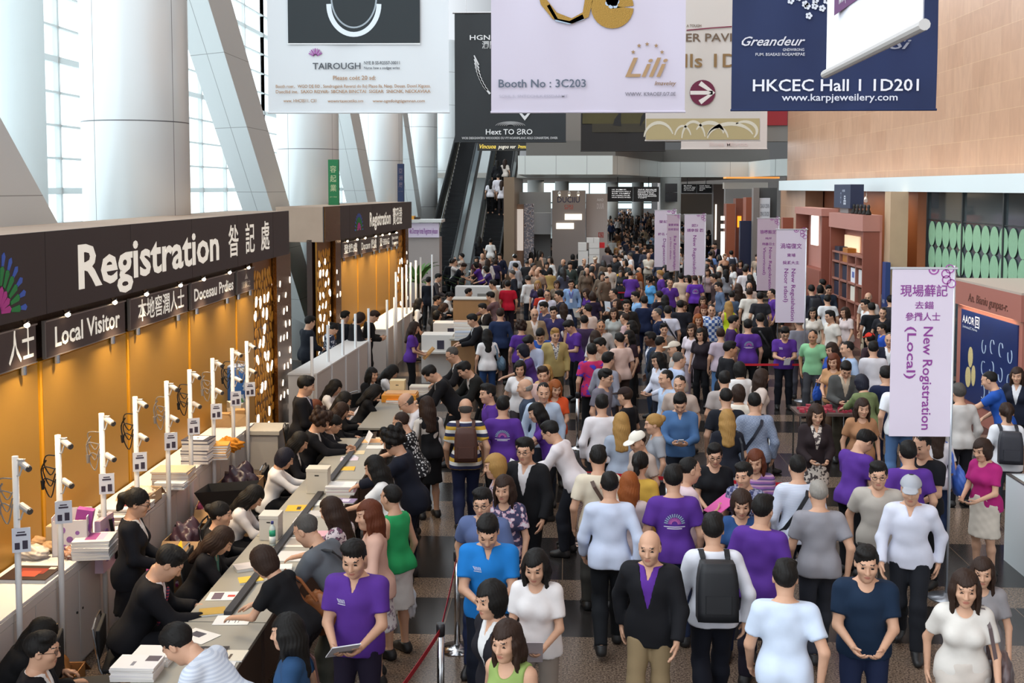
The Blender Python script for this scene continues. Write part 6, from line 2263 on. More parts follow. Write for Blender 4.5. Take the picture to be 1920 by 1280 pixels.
# things behind the escalators
a, b_ = at(765, 445, Y=40), at(823, 418, Y=40)
r = empty('notice_board', (a.x, 40, a.z), 'white board with purple lettering beside the escalator foot', 'sign')
box('board', (0, 0, 0), (b_.x - a.x, .1, b_.z - a.z), mat('DCCFE4', .5), r)
put_text('Ati Docrupy hotel Registron jvlouon', (Vector((0, -.003, 0)), Vector((1, 0, 0)), Vector((0, 0, 1)), Vector((0, -1, 0))), .05, .14, .2, mat('8A3A9A', .5), r, b_.x - a.x - .1)
box('kiosk_body', (0, .1, -a.z), (b_.x - a.x, 1.0, 0), mat('A49A96', .5), r)
tag(box('roof_board', (a.x - .4, 39.9, b_.z + .02), (b_.x + .1, 41.2, b_.z + .12), mat('D8DAD8', .5)), 'white roof board over the purple lettered kiosk', 'board')
q = slab('crate', 'yellow crate on top of the kiosk behind the farther booth', 40.3, 751, 776, 405, 'D8982C', .5, 'crate', b_.z + .12)
slab('crate', 'dark crate beside the yellow one on the kiosk', 40.4, 776.5, 785, 407, '3A3028', .5, 'crate', b_.z + .12)

def palm(px, py, Y, h, label, seed):
    p = at(px, py, Y=Y)
    q = random.Random(seed)
    r = empty('potted_palm', (p.x, Y, 0), label, 'plant')
    MB().lathe([(.22, 0), (.3, .5), (.3, .55), (.24, .55)], 18).build('pot', mat('6A4A38', .6), r, True)
    st = MB().tube((0, 0, .5), (0, 0, h * .45), .05, .03).build('stem', mat('5A4A2E', .8), r)
    b = MB()
    for i in range(34):
        a_ = i * 2.4
        el = q.uniform(.35, 1.2)
        L = h * q.uniform(.42, .62)
        pts = []
        for j in range(6):
            t = j / 5
            pts.append(Vector((math.cos(a_) * L * t * math.cos(el), math.sin(a_) * L * t * math.cos(el), h * .42 + L * (t * math.sin(el) - .45 * t * t))))
        sd = Vector((-math.sin(a_), math.cos(a_), 0))
        k0 = len(b.v)
        for j, w_ in enumerate((.02, .06, .07, .06, .04, .005)):
            b.v += [tuple(pts[j] + sd * w_), tuple(pts[j] - sd * w_ + Vector((0, 0, .015)))]
        b.f += [(k0 + 2 * j, k0 + 2 * j + 1, k0 + 2 * j + 3, k0 + 2 * j + 2) for j in range(5)]
    b.build('foliage', mat('56803A', .55, 0, .3, 0, 6), r)
palm(784, 470, 37.5, 2.9, 'potted palm with long fronds before the purple lettered kiosk', 1)
palm(800, 478, 43.5, 2.0, 'smaller potted palm at the foot of the empty escalator', 2)
# green and blue totem boards between the columns
for px0, px1, yt, Y, c_, tc_, lab, t in ((615, 634, 299, 27.2, '1E7A48', 'B8C89A', 'tall green totem board with gold characters by the second column', '容 起 業'), (745, 757, 307, 37.0, '1C2A50', '7A6A78', 'tall navy totem board with faint characters by the third column', '亞 洲 展')):
    a, b_ = at(px0, yt, Y=Y), at(px1, yt, Y=Y)
    r = empty('totem_board', (a.x, Y, 0), lab, 'board')
    W_ = b_.x - a.x
    box('board', (0, 0, 0), (W_, .14, a.z), mat(c_, .5), r)
    for j, ch in enumerate(t.split()):
        put_text(ch, (Vector((0, -.003, 0)), Vector((1, 0, 0)), Vector((0, 0, 1)), Vector((0, -1, 0))), W_ * .5, a.z - .30 - .23 * j, .13, mat(tc_, .6), r, W_ * .62, center=True)
    put_text('yo t ban', (Vector((0, -.003, 0)), Vector((1, 0, 0)), Vector((0, 0, 1)), Vector((0, -1, 0))), W_ * .5, a.z - .92, .03, mat(tc_, .6), r, W_ * .7, center=True)

# shops along the far side of the hall
def shop(name, label, Y, x0, x1, ytop, col, depth=1.0, cat='stand', emit=0, z0=0, rough=.5):
    return slab(name, label, Y, x0, x1, ytop, col, depth, cat, z0, emit, rough)
o = MB().lathe([(.55, 0), (.55, 5.0)], 28).build('column', mat('A9ABA6', .4), smooth=True)
a = at(1257, 400, Y=60)
o.location = (a.x, 60, 0)
struct(o, 'grey round column carrying dark screens')
for i, (y0, y1) in enumerate(((344, 360), (361, 378))):
    a, b_ = at(1247, y1, Y=59.3), at(1270, y0, Y=59.3)
    tag(box('wall_screen', (a.x, 59.3, a.z), (b_.x, 59.36, b_.z), mat('0E1C24', .2)), ('upper', 'lower')[i] + ' dark screen fixed to the grey round column', 'screen')
shop('door_surround', 'orange door edge beside the grey column', 61, 1271, 1275.5, 333, 'A8642E', .3, 'door edge')
shop('stand_wall', 'speckled taupe stand wall below the smaller direction sign', 66, 1276, 1338, 363, '7A6E62', .3, 'stand wall', z0=2.9)
shop('stand_wall', 'dark brown stand side next to the taupe wall', 62, 1338, 1360, 345, '4E4038', .6, 'stand wall')
shop('stand_wall', 'grey glass fronted stand below the ceiling edge', 56, 1360, 1440, 352, '8A8682', .4, 'stand wall', z0=3.4)
shop('ceiling_fascia', 'pale ceiling fascia over the glass fronted stand', 54, 1358, 1440, 342, 'A8A298', .5, 'fascia', z0=4.4)
shop('cabinet', 'tall red brown cabinet in the far stands', 52, 1362, 1379, 382, '8A4A30', .8, 'cabinet')
shop('cabinet', 'wide red brown cabinet beside a slim lit strip', 53, 1380, 1398, 372, '7A3E28', .8, 'cabinet')
shop('cabinet', 'red brown cabinet next to the navy door panel', 50, 1399, 1412, 370, '8C4C34', .8, 'cabinet')
shop('door_panel', 'dark navy panel standing in the far stands', 48, 1388, 1410, 414, '161C38', .3, 'panel')
shop('lit_strip', 'slim vertical lit strip at the far stands', 61.88, 1341.5, 1344, 383, 'FFF4E4', .11, 'light', 1.6, 1.6)
for i, y in enumerate((405, 420, 434)):
    a, b_ = at(1352, y + 8, Y=51), at(1359, y, Y=51)
    tag(box('lit_showcase', (a.x, 51, (0, 0, a.z)[0] if i == 2 else a.z), (b_.x, 51.1, b_.z), mat('FFF2E2', .5, 0, 0, 0, 20, 1.5)), ('upper', 'middle', 'lower')[i] + ' bright showcase in the far stands', 'showcase')
shop('stand_column', 'grey pillar at the end of the far stands', 47.5, 1413, 1424, 352, '7A7470', .4, 'pillar')
shop('wall_panel', 'dark slate wall behind the white notice', 47.8, 1424, 1457, 352, '45494A', .3, 'wall panel')
q = shop('notice_board', 'white notice with two grey lines on the slate wall', 47.6, 1424, 1444, 371, 'CDD2D8', .06, 'notice', z0=2.85)
fr = (Vector((q.bound_box[0][0], 47.598, 2.85)), Vector((1, 0, 0)), Vector((0, 0, 1)), Vector((0, -1, 0)))
put_text('DAUV OSVN', fr, .05, .75, .18, mat('6A6E78', .6), q, .36)
put_text('DNU DUOS', fr, .05, .42, .18, mat('6A6E78', .6), q, .36)
shop('amber_screen', 'amber glowing screen in the red brown cabinet', 52.94, 1383, 1390, 405, 'E08A1E', .055, 'screen', 2.6, 2.6)
shop('stand_wall', 'red brown low wall left of the farther brown booth', 40, 1468, 1488, 408, '94503C', .3, 'stand wall')
for y in (26, 32, 38):
    lamp('AREA', 'booth_ceiling_light', (8.9, y, 4.3), 14, (1.0, .8, .6), .5, 4)

a, b_ = at(1362, 336, Y=58.5), at(1462, 330, Y=58.5)
tag(box('ceiling_light', (a.x, 58.5, 4.93), (b_.x, 59.6, 5.015), mat('E89A4A', .5, 0, 0, 0, 20, 1.1)), 'long warm ceiling light under the upper floor edge', 'light')
# ---------------------------------------------------------------- everyone in the hall
# head x, head y, facing, sex, hair, top, bottom, pose, options | label      (capital words are colours used often)
COL = {'PUR': '56308A', 'SUIT': '15151A', 'WHT': 'E0DEDC', 'BLK': '131316', 'NVY': '1B2440', 'GRY': '8E9096', 'JEAN': '26304A', 'PANT': '18181C', 'BEI': 'B8A890'}
CROWD = '''
80 1221 -80 m short:k jacket=SUIT|WHT pants=SUIT chat gl | man in black suit and thin glasses seated before the first cabinets
106 1192 -60 f long:k jacket=BLK|2A2A2E pants=BLK write lean=40 hp=15 dx=-.12 | woman in black bowing forward behind the seated bespectacled man
316 1057 -75 m short:k jacket=SUIT|E6E2E6 pants=SUIT write sc=1.1 tie=stripe:2A2A50:A03848:40 | man in black suit and striped tie writing at the near table
415 1014 -85 f long:b jacket=SUIT|4A7A70 pants=SUIT write | long haired woman in black blazer writing beside the striped tie man
318 945 -80 f pony:k jacket=191A20|E4E2E0 skirt=SUIT hold gl dx=-.3 | ponytailed woman in black suit standing behind the seated staff
414 966 -85 f bun:k jacket=SUIT|E0DEDC pants=SUIT chat | woman with tied back hair and black suit seated by the ponytailed one
475 932 -85 f long:k shirt=E6E0DE skirt=SUIT write | woman in white blouse with long black hair at the grey box
534 860 -80 f bob:n shirt=EAE6E4 skirt=SUIT give | woman in white shirt with black bob reaching over the table
562 829 -85 f long:k jacket=SUIT|E0DEDC pants=SUIT desk | long haired woman in black suit beyond the white shirted bob
601 791 -85 f curly:b jacket=SUIT|E4E4E4 pants=SUIT give sc=1.06 | woman with short curly brown hair in black suit
638 796 -80 f bun:k jacket=191A20|E4E4E4 pants=SUIT give gl dx=-.08 sc=.92 | bespectacled woman in black suit holding a white sheet
574 724 -80 m quiff:k jacket=SUIT|D4D4E0 pants=SUIT hold tie=2A2A40 | man in black suit standing against the white end panel
603 765 -80 f bob:r jacket=SUIT pants=SUIT desk dx=-.1 sc=.9 | woman with red brown bob mostly hidden by the curly haired one
640 771 -80 f longwave:b jacket=BLK pants=BLK desk | brown haired woman in black bowing beside the red brown bob
646 750 -80 f long:k jacket=BLK pants=BLK desk | woman with black hair down her back in the staff row
661 727 -90 f long:k shirt=E2DEDC skirt=SUIT desk dx=-.3 | woman in white blouse next to the wall poles holding cards
697 736 -75 f half:k tee=BLK skirt=BLK write dx=.05 | woman in black short sleeves bent over the pale box
698 703 -125 f half:k jacket=BLK pants=BLK chat | black haired woman in black facing towards the visitors from the staff row
735 698 -80 f long:k vest=17171C|E8E4E2 skirt=SUIT write | woman in black waistcoat over white blouse by the cream box
777 615 -85 f long:b tee=PUR pants=BLK hold | woman in purple t-shirt with long hair holding tan packets
786 569 -80 f long:k vest=17171C|E6E4E2 skirt=SUIT down | woman in white blouse and black waistcoat behind the purple packet holder
820 563 -80 m short:k jacket=34363C|D8D8DC pants=34363C chat | man in charcoal suit seated behind the second desk row
820 592 -85 f bob:k jacket=1A1A1E pants=BLK chat | woman with black bob and dark jacket behind the white cabinet
833 577 -85 f long:b jacket=201C1E pants=BLK desk | woman with brown hair in dark jacket next to the charcoal suit
845 556 -80 f pony:k vest=E4E0DE|D8D4D0 skirt=BLK desk | woman in white waistcoat seated at the second desk row
858 549 -80 m short:k jacket=1C1C22|D8D4D0 pants=BLK chat dx=.35 | man in dark suit turned to the white waistcoat woman
868 528 -80 f half:k tee=BLK skirt=BLK chat | woman in black seated before the white far desk
879 500 -95 m short:b tee=14161E pants=BLK lean dx=-.2 | man in black t-shirt stooping behind the white far desk
822 521 -90 m short:k vest=E0DCD8|4A4648 pants=BLK hold | person in pale waistcoat near the tall white poles
793 495 170 m short:k tee=noise:4A7A6A:D8E0DC:9:2A4A48 shorts=2A9A50 one | man in green and white patterned top beside the palms
803 527 0 f short:k jacket=12141E pants=BLK down | dark haired person in navy jacket seen from behind near the green top
581 605 -50 m short:k jacket=161922|D8D8DC pants=SUIT hold tie=stripe:2A2A40:C8C8D0:30 gl | man in dark suit and pale scarf tie behind the white counter
617 617 -60 f bun:k jacket=noise:2A2E40:C8C8D0:10:1A1A28 pants=BLK read dx=.1 sc=.9 | woman in patterned navy top reading behind the white counter
651 596 -40 m short:k jacket=16181E|D4D4D4 pants=BLK hold dx=-.05 sc=.98 | man with dark suit and white shirt next to the patterned navy woman
670 596 -60 f bob:b jacket=1C1A1E pants=BLK read dx=.05 sc=1.0 | woman with brown bob in black behind the farther booth counter
701 594 -70 m short:b jacket=BLK pants=BLK read | man in black standing between the two white counters
337 1196 78 m short:k shirt=stripe:D4DAE4:C0C8D6:50 pants=2A2E38 lean2 | visitor in pale striped shirt bent over the booklet pile
495 1054 72 f bob:b tee=BLK pants=1E1C20 lean | woman with brown bob and black top bent over the near table
505 1186 95 f half:k tee=27466A jeans=JEAN walk dx=.12 sc=.9 | dark haired woman in blue sweater walking past the table end
575 996 70 m crew:g polo=5E6268 pants=4A4A42 lean | man in grey polo with a black strap across his back
664 1049 175 m short:k polo=PUR pants=211A2C hold logo=chest | man in purple polo walking forward with white papers
621 966 75 f longwave:b tee=noise:D8CCD0:4A3A50:20:8A5A70 pants=1A1A1E reach | woman with long brown hair and floral top at the table
691 958 100 f long:r three=CFA694 skirt=noise:DCD4D2:A89AA0:18:8A6A80 talk | woman in pink cardigan with long brown hair talking at the table
733 936 55 f crew:k tank=2A9A5A skirt=D2CCC6 down | short haired woman in emerald sleeveless top and pale skirt
677 878 85 f long:k tee=E6E4E2 skirt=BLK reach dx=.15 | black haired woman in white sailor collar blouse at the table
738 829 85 m curly:k jacket=171B28|E8E8EA pants=171B28 reach | man with thick black hair in navy suit at the table
752 793 88 f crew:b tee=dots:15151A:D8D8D8:26 pants=15151A reach | cropped haired visitor in polka dot blouse
762 759 95 m bald:g shirt=D6D2D6 pants=1A1A20 lean gl | balding man with glasses in pale shirt bent over the desk
800 759 30 f longwave:b vest=17171A|C8C0B8 skirt=BLK down | long haired woman in black waistcoat with bare calves
808 702 100 m short:k jacket=121216 pants=121216 lean hp=35 | black haired man in black jacket stooping to the buff pads
837 694 112 m short:k jacket=191816|C8C0BC pants=121216 lean dx=.3 | younger man in dark jacket stooping beside the black jacket man
848 666 100 m crew:g jacket=1C1A1C pants=BLK lean gl lean=20 | man with glasses and grey black hair behind the two stooping men
873 767 5 m bald:g tee=stripe:CFA238:23274A:7.5:E2DED8 jeans=1E2440 walk | balding man in yellow navy white striped shirt with brown backpack
943 763 0 m short:k tee=PUR jeans=BLK down logo=back | man seen from behind in purple t-shirt with fan print, beside the striped shirt
914 739 105 m short:k polo=PUR pants=BLK talk | man in purple polo turned to the tables beside the striped shirt
913 629 15 f long:k tee=E6E2E2 jeans=2A4470 down | woman in white t-shirt and blue jeans with a blue shoulder bag
938 590 0 m short:b shirt=1E2C4C pants=BLK down | man in navy shirt seen from behind next to the service desk
886 601 100 m short:k jacket=131318|D8D8DC pants=BLK lean lean=12 | man in black suit facing the paper piles on the service desk
897 591 108 m short:k jacket=1C1818 pants=BLK lean lean=10 dx=.1 sc=.93 | black suited man close behind the one at the paper piles
952 531 8 m short:k polo=B81830 pants=221C26 down | person in crimson polo seen from behind at the far desks
990 525 30 m short:k shirt=DEDCDA pants=20242E down hp=25 | man in loose white shirt with bowed head near the crimson polo
924 534 80 m short:k shirt=B0A08C pants=3A342E down | man in beige shirt beside the crimson polo
920 557 70 m short:k shirt=check:7A4A48:4A4A52:40 pants=2A2426 reach | man in red grey checked shirt at the tan desk
977 615 5 f curly:b tee=PUR pants=221C2C down | woman with bushy brown hair in purple top seen from behind
1002 590 188 m bald:k jacket=9C8468|E0D4CC pants=5A4A3A down gl | bald man with glasses in tan jacket facing the entrance
1041 629 195 m short:y jacket=B09C66|noise:C8C4C0:5A5A60:30 pants=4A4436 down | man with bleached blond hair in gold and beige jacket
1013 629 178 m short:k tee=2A50A0 pants=NVY read | black haired man in blue top looking down before the blond man
1068 613 115 m short:k tee=PUR pants=BLK read | man in purple t-shirt looking down at his hands
1096 603 -8 m crew:k tee=3C2C46 pants=BLK down | man in dark plum t-shirt seen from behind
1109 664 15 m short:k tee=noise:B8205A:5A2A9A:8:3A40C0 pants=BLK down | visitor in magenta and purple tie dyed top
1038 586 170 m short:k polo=3A335E pants=NVY down | smiling man in dusky violet polo with white collar
1020 577 130 m short:k tee=3C3C58 pants=BLK down hp=20 | man with bowed head behind the smiling violet polo
1057 579 0 f long:b tee=E0DCE0 jeans=JEAN down | woman with long dark hair over a white top seen from behind
1101 582 50 m crew:k tee=E8D6CC pants=BEI down | man in white and peach t-shirt near the plum t-shirt
992 643 150 m short:k shirt=B4BCD2 jeans=JEAN read | man with black hair in pale blue shirt near the bushy haired woman
980 659 100 f bob:n tee=4C3274 pants=BLK reach | woman with dark bob in violet top reaching forward
1018 704 178 m short:b shirt=C8A8A0 pants=4A3A3A down | man in salmon shirt with dark straps near the blonde woman
1041 729 180 f half:o tee=D9542A pants=2A2426 hold hy=20 | woman with auburn hair in bright orange top
1030 700 175 f long:y tee=C0A070 jeans=JEAN one dx=-.05 | light haired woman touching her chin
1019 737 185 m crew:k shirt=B8C8DC pants=2A303C down | man in pale blue shirt facing the entrance beside the orange top
1006 774 105 f long:k polo=PUR pants=BLK reach | woman with long black hair in purple polo looking to the tables
1032 811 70 m short:k shirt=E4DCDE pants=1E2028 lean gl lean=26 | man with glasses in pinkish white shirt stooping over a sheet
1128 760 5 m short:k shirt=E2DCDE pants=2A2A30 down | man in white shirt seen from behind beside the long blonde hair
1165 794 0 f longwave:y tee=9AA4B4 jeans=JEAN down | woman with very long blonde hair carrying a white drawstring bag
1196 829 125 f half:b tee=B8A498 pants=4A4648 down capc=E8E2D4 hp=20 | person in cream baseball cap by the long blonde hair
1225 796 95 f bun:y tee=9A9CA2 pants=3A3C44 down | woman with blonde hair pinned up in grey cardigan
1275 756 175 m short:k shirt=4A6C98 pants=1E222C phone hp=34 | man in denim blue shirt looking down at his phone
1248 711 115 m crew:k shirt=B4C4DC pants=2E3440 down | man in light blue shirt looking towards the booths
1121 859 5 m short:k tee=DCCFB8 pants=3A3834 down | man in cream t-shirt with a dark strap seen from behind
1143 907 0 m crew:k shirt=C4CCE0 pants=14161A walk | man in pale blue shirt and black trousers walking away, at the steel post
1180 915 -10 f long:o tee=D8C4C0 skirt=BEI down | woman with long orange hair beside the pale blue shirted man
1201 873 -20 f pony:k tee=CFA648 pants=2A2A2E down | woman with ponytail in mustard yellow top
1262 899 0 m short:k tee=PUR jeans=JEAN down logo=back | man from behind in purple fan print t-shirt beside the pale blue shirt walking away
1294 883 -75 m crew:k tee=D8C0C4 pants=6A5A5A one | man in pale pink top turning with a pink folder
1340 854 178 f short:k tee=17171B pants=BLK hold gl | short haired woman with glasses and black v-neck facing the entrance
1367 892 150 f short:k tee=check:3A3F66:8E90A8:26 jeans=JEAN down dx=.15 | black haired person in navy plaid top
1358 714 0 m short:k tee=A89E9A pants=3A3434 down | man in taupe t-shirt seen from behind
1361 747 0 m crew:k tee=1A1C24 pants=BLK down | man in black top seen from behind over the blonde fall of hair
1363 787 0 f longwave:y tee=1A1C26 skirt=E0E0E2 down | woman with golden hair falling down her black top
1386 694 15 f bob:k tee=E2DEDC pants=BLK down | woman with dark bob in white top near the red belt
1384 739 0 f bob:b tee=E8E0D2 pants=3A3A44 down | woman with brown bob in cream top seen from behind
1429 708 -75 f half:b tee=CBBAB0 pants=2A2426 walk | brown haired woman in blush top hurrying past the standing purple man
1414 756 0 m crew:k shirt=check:8E98AC:7C879E:50 pants=2A2C34 down | man in grey blue checked shirt with crossed straps
1472 624 178 m short:k tee=PUR pants=14161E phone gl logo=chest | man in purple t-shirt standing by the lilac stand with a card in his hands
1531 778 180 f half:b jacket=2A2022|noise:D8CCC0:4A4040:26 mini=noise:D8CCC0:4A4040:26 hold shoes=3A2A24 | woman in black and cream patterned dress with dark cardigan
1586 693 175 m short:k jacket=4A4A48|B0A08C pants=4A4438 read | black haired man in brownish jacket at the trader table
1588 655 95 m crew:k shirt=A4B8D4 pants=3A4250 down | man in light blue shirt turned to the booths
1615 717 15 f bob:n three=6F7B52 pants=5A5A44 reach | woman with black bob in olive sweater at the trader table
1617 766 180 f long:b tee=A87A58 pants=4A3A34 down | woman with long brown hair in tan top facing the entrance
1620 829 -60 m short:k polo=PUR pants=BLK read hp=45 | man in purple polo with bowed head reading, near the patterned dress
1702 847 0 m short:k tee=PUR pants=BLK down | man in plain purple t-shirt seen from behind under the Local banner
1728 842 130 m crew:k tee=15151A pants=BLK hold hp=15 | man in black t-shirt talking under the Local banner
1495 878 0 m crew:k shirt=stripe:D4D8E4:B8C0D4:70 pants=1E222C down | man in pale striped shirt with a dark satchel strap
1534 927 0 m crew:w tee=8E8C92 pants=2E3038 walk | grey haired man in grey t-shirt walking away
1417 866 160 f longwave:r tee=stripe:8A5A9A:B890A8:18:5A4A7A jeans=JEAN hold | red haired woman in violet striped top
1647 892 165 m short:k tee=B0A89E pants=4A4440 walk gl | man with glasses in stone grey t-shirt coming forward
1708 920 160 m crew:k shirt=D2D4E2 pants=1A1C22 walk2 capc=A0A2A8 | man in grey cap and white shirt coming forward
1390 946 175 f bob:b tee=2A4A7A pants=NVY hold | brown haired person in blue top with folded hands
1430 958 -30 m short:k polo=PUR pants=1E1A26 down | man in purple polo turned away next to the blue top
1218 1028 165 m bald:k jacket=17171B|5A2E8E pants=8A7658 walk | man in open black jacket over a purple t-shirt coming forward
1336 995 0 m short:k shirt=DCDCE4 pants=12141E walk | man in white shirt with a black backpack walking away
1472 1086 -8 m short:k tee=C8D4E6 pants=2A303C walk | man in sky blue shirt walking away at the bottom edge
1625 1058 170 m short:k tee=16283E pants=NVY hold hp=10 | man in dark navy top clasping his hands
1810 1105 165 f half:b tee=D4CEC6 skirt=C8BEB4 walk | woman in off white top coming forward near the pole foot
1866 1075 160 f half:b tee=8E8A8C pants=6A6668 walk dx=-.1 sc=.86 | woman in grey top at the white counter corner
915 1006 180 m short:k polo=1E78C4 pants=1A1E2A phone logo=chest | man in bright blue polo looking at his phone by the steel post
1004 1064 170 f half:k tee=E2DCDA pants=8A7E74 hold | woman in white blouse and taupe trousers carrying papers
920 1126 130 f bob:k jacket=1C1A20 pants=221E26 walk | dark haired woman in black jacket passing the blue polo
950 1204 150 f long:b tank=8AA05A pants=6A5A5A walk | long haired woman in green vest at the bottom of the aisle
905 931 170 m short:k tee=5A6890 pants=NVY walk gl | man with glasses in slate blue shirt coming forward
945 918 165 f half:b tee=noise:3A3A5A:C8A0B0:16:D8D0D8 pants=NVY walk | woman in navy and pink floral top coming forward
928 868 100 f bob:y tee=noise:B8A0A8:6A6070:16:D8CCD0 pants=4A4048 walk | short fair haired woman in muted floral top
985 853 160 m short:k jacket=17171A|D8D4D4 pants=BLK walk gl | black haired man with glasses in black jacket coming forward
984 728 85 m bald:w shirt=3C4658 pants=2A2A34 down | grey shaved man in slate shirt turned to the tables
975 692 178 f bob:k tee=E4E0E0 pants=3A3438 walk | woman in loose white blouse coming through the aisle
1892 845 120 f bob:b tee=A8246E skirt=CFC4B6 hold dx=-.3 | woman in magenta top and cream skirt beside the white counter
1887 775 -10 f pony:b tee=DCDCE0 pants=3A3C44 down | ponytailed person with a dark backpack behind the magenta top
1855 714 60 m crew:k tee=2450A4 pants=3A3C44 reach | man in royal blue t-shirt by the jewellery poster
1907 705 150 f half:b jacket=1A1E2E|D8D8DC pants=BLK down | woman in dark jacket over white at the end of the jewellery poster
1668 638 158 m crew:g jacket=1B1D2A|E0E0E2 pants=1B1D2A down | grey haired man in dark suit half hidden by the Local banner
1637 655 -5 m short:k shirt=D6D2D6 pants=2A2A34 down | man in pearl white shirt seen from behind beside the grey haired suit
1660 706 0 m short:k tee=1B2340 pants=NVY down | dark haired man in midnight blue behind the white polo
1686 716 -5 m short:k tee=E6E8EC jeans=5A7AA8 down | man in white polo and blue jeans against the Local banner
1797 738 10 m short:g shirt=C4C0BC pants=1A1A20 down | man in light grey shirt passing behind the Local pole
1752 806 0 f half:b tee=stripe:D8D4D8:B4AEB4:1 pants=24304E down | woman in white pinstripe blouse with a blue tote
1653 617 95 m short:k tee=2A50B0 pants=BLK down sc=.86 | boy in cobalt blue top beside the red cap
1631 637 20 f bob:k tee=3A2A30 pants=BLK down capc=C83020 | person in a red cap in front of the black t-shirt
1634 580 0 m short:k tee=17191E pants=BLK down | broad man in black t-shirt seen from behind by the navy board
1622 572 100 m short:k tee=DCDAD8 pants=BEI down | man in white t-shirt next to the broad black t-shirt
1655 586 160 f crew:k tee=24242A pants=BLK down | short haired woman in charcoal close to the Local banner edge
1524 587 165 f half:k tee=DED6CA pants=4A4A50 down | smiling woman in cream top right of the second lilac stand
1556 594 110 m short:k tee=DCD6CC pants=4A4A50 down | man in ivory t-shirt next to the smiling cream top woman
1584 586 120 f half:b tee=D6C6C4 pants=4A4040 walk | woman in pale rose top hurrying behind the ivory t-shirt
1524 632 155 m crew:k tee=88BE90 pants=3A3A3E walk skin=m | man in mint green shirt beside the second stand pole
1559 656 120 f half:b tee=2A4A9A pants=BLK hold | brown haired woman carrying a blue packet by the trader table
1563 678 150 f half:r tee=B88A62 pants=5A4636 hold | woman with reddish hair in camel top at the trader table
1498 606 10 m short:w tee=8A8A94 pants=4A4A54 down | person in grey t-shirt directly behind the card holding purple man
1274 675 -70 m crew:g shirt=A9B5D0 pants=4A5264 walk | grey haired man in blue grey shirt hurrying across
1274 722 160 m crew:k tee=B4A094 pants=3A3434 down | cropped man in sand t-shirt behind the denim blue shirt
1233 676 120 f half:k shirt=D2D4E0 pants=2A2C38 hold | woman in pale shirt with hands clasped at her waist
1264 655 100 m short:k tee=B8AEA6 pants=4A4440 walk capc=C8BCAC | person in sand coloured cap crossing the crowd
1369 655 -80 m short:k jacket=16161A pants=BLK down skin=m | man in black jacket with a pale collar before the purple backs
1402 612 0 m short:k tee=PUR pants=BLK down logo=back | man seen from behind in purple t-shirt with fan print, just before the red belt
1376 604 -90 m short:k tee=3C2254 pants=BLK down | man in deep violet shirt seen in profile
1412 600 10 m short:k jacket=151518 pants=BLK down dx=.15 | man in black jacket with bag straps near the purple fan print
1351 626 0 f bob:b tee=B8A8B4 jeans=5A80B0 down | brown haired woman in mauve top and light blue denim
1297 622 150 f half:b tee=E2D4DC pants=B8A4AC down | woman in pale pink blouse looking to the booths
1314 627 150 f half:k tee=2A2228 pants=BLK down | dark haired woman just behind the pale pink blouse
1309 600 180 f half:o tee=241F27 pants=BLK down | round faced woman with light brown hair in black
1334 582 178 m crew:k shirt=check:3A5A9A:D0D8E4:14 pants=2A2E3A down | man in blue and white checked shirt under a white cap
1366 575 5 f longwave:y tank=B7C722 pants=8A8A90 down | blonde woman in lime yellow sleeveless top
1405 550 0 m short:b tee=DCD6CC pants=BEI down | man in cream shirt seen from behind under the mauve stand
1312 582 170 f half:r tee=6A4A44 pants=3A2E2E down dx=.1 | reddish faced woman behind the round faced one
1282 577 180 f bob:b tee=201E24 pants=BLK hold | woman with brown bob holding a white cup
1252 586 0 m short:k tee=D4D4E2 pants=5A6070 down | broad man in white t-shirt with a thin strap
1268 572 0 m short:k tee=202028 pants=BLK down dx=.1 | dark haired man in black behind the broad white t-shirt
1245 618 178 m short:k tee=8E8074 pants=3A3434 walk sc=.94 | man in drab top coming forward before the broad white t-shirt
1219 636 100 m short:k jacket=2D3B52|DCDCE4 pants=2D3B52 down skin=d | man in slate blue suit jacket looking aside
1240 645 -70 m crew:k jacket=1A1C22|E4E4E4 pants=BLK down gl skin=m | man with dark rimmed glasses in black suit
1208 566 0 m short:k shirt=17213E pants=NVY down | man in dark blue shirt seen from behind near the dark jacket man
1223 588 95 m crew:g tee=18223E pants=NVY down dx=.1 | man with clipped grey hair in midnight top
1175 573 172 m short:k jacket=231F1C|2A2624 pants=BLK down | man in open brown black jacket staring to the entrance
1156 570 125 f half:b tee=8A6A52 pants=BLK photo | woman raising a paper beside the staring jacket man
1151 588 170 f half:b tee=B0B4B0 pants=4A4A4A down | brown haired woman in grey green top
1127 612 178 m crew:k shirt=C8C0BC pants=5A5450 down skin=m | tanned man in pale shirt coming forward in the middle crowd
1171 598 60 f crew:b tee=C6A6A6 pants=6A5A5A down | short haired woman in dusty pink top
1184 613 105 f half:k tee=16131B pants=BLK down | woman with black hair covering her cheek
1179 632 110 f long:k tee=2B1922 pants=BLK down | woman with very long black hair in maroon top
1116 632 20 f half:b tee=D8D4D4 pants=4A4A50 down | brown haired woman in white cardigan near the tie dyed top
1126 648 120 m short:k tee=A88A78 pants=4A3A34 lean lean=15 | man bowing in tan top near the white cardigan
1161 638 30 m short:k tee=E2C4B8 pants=4A3A34 down | black haired man in peach and white top
1140 676 -40 m short:k shirt=8A8A96 pants=3A3A44 down gl | man with glasses in grey shirt behind the black cap
1172 744 60 f bob:b tee=141418 pants=BLK down capc=2A1C1A | person in a brown cap and black top before the white shirts
1136 709 -120 m short:k tee=6E6A74 pants=BLK down gl | dark haired man with glasses looking down by the steel post
837 475 -110 m short:k tee=9A8C80 pants=3A3430 down dx=-.6 | man in sand brown top at the foot of the empty escalator
865 474 100 m short:k shirt=noise:C8BCB0:8A7A70:14 pants=BLK photo | man taking a picture in front of the silver balustrade
853 492 -100 m crew:b shirt=E0DAD6 pants=BLK photo | man in white shirt holding up a phone near the palms
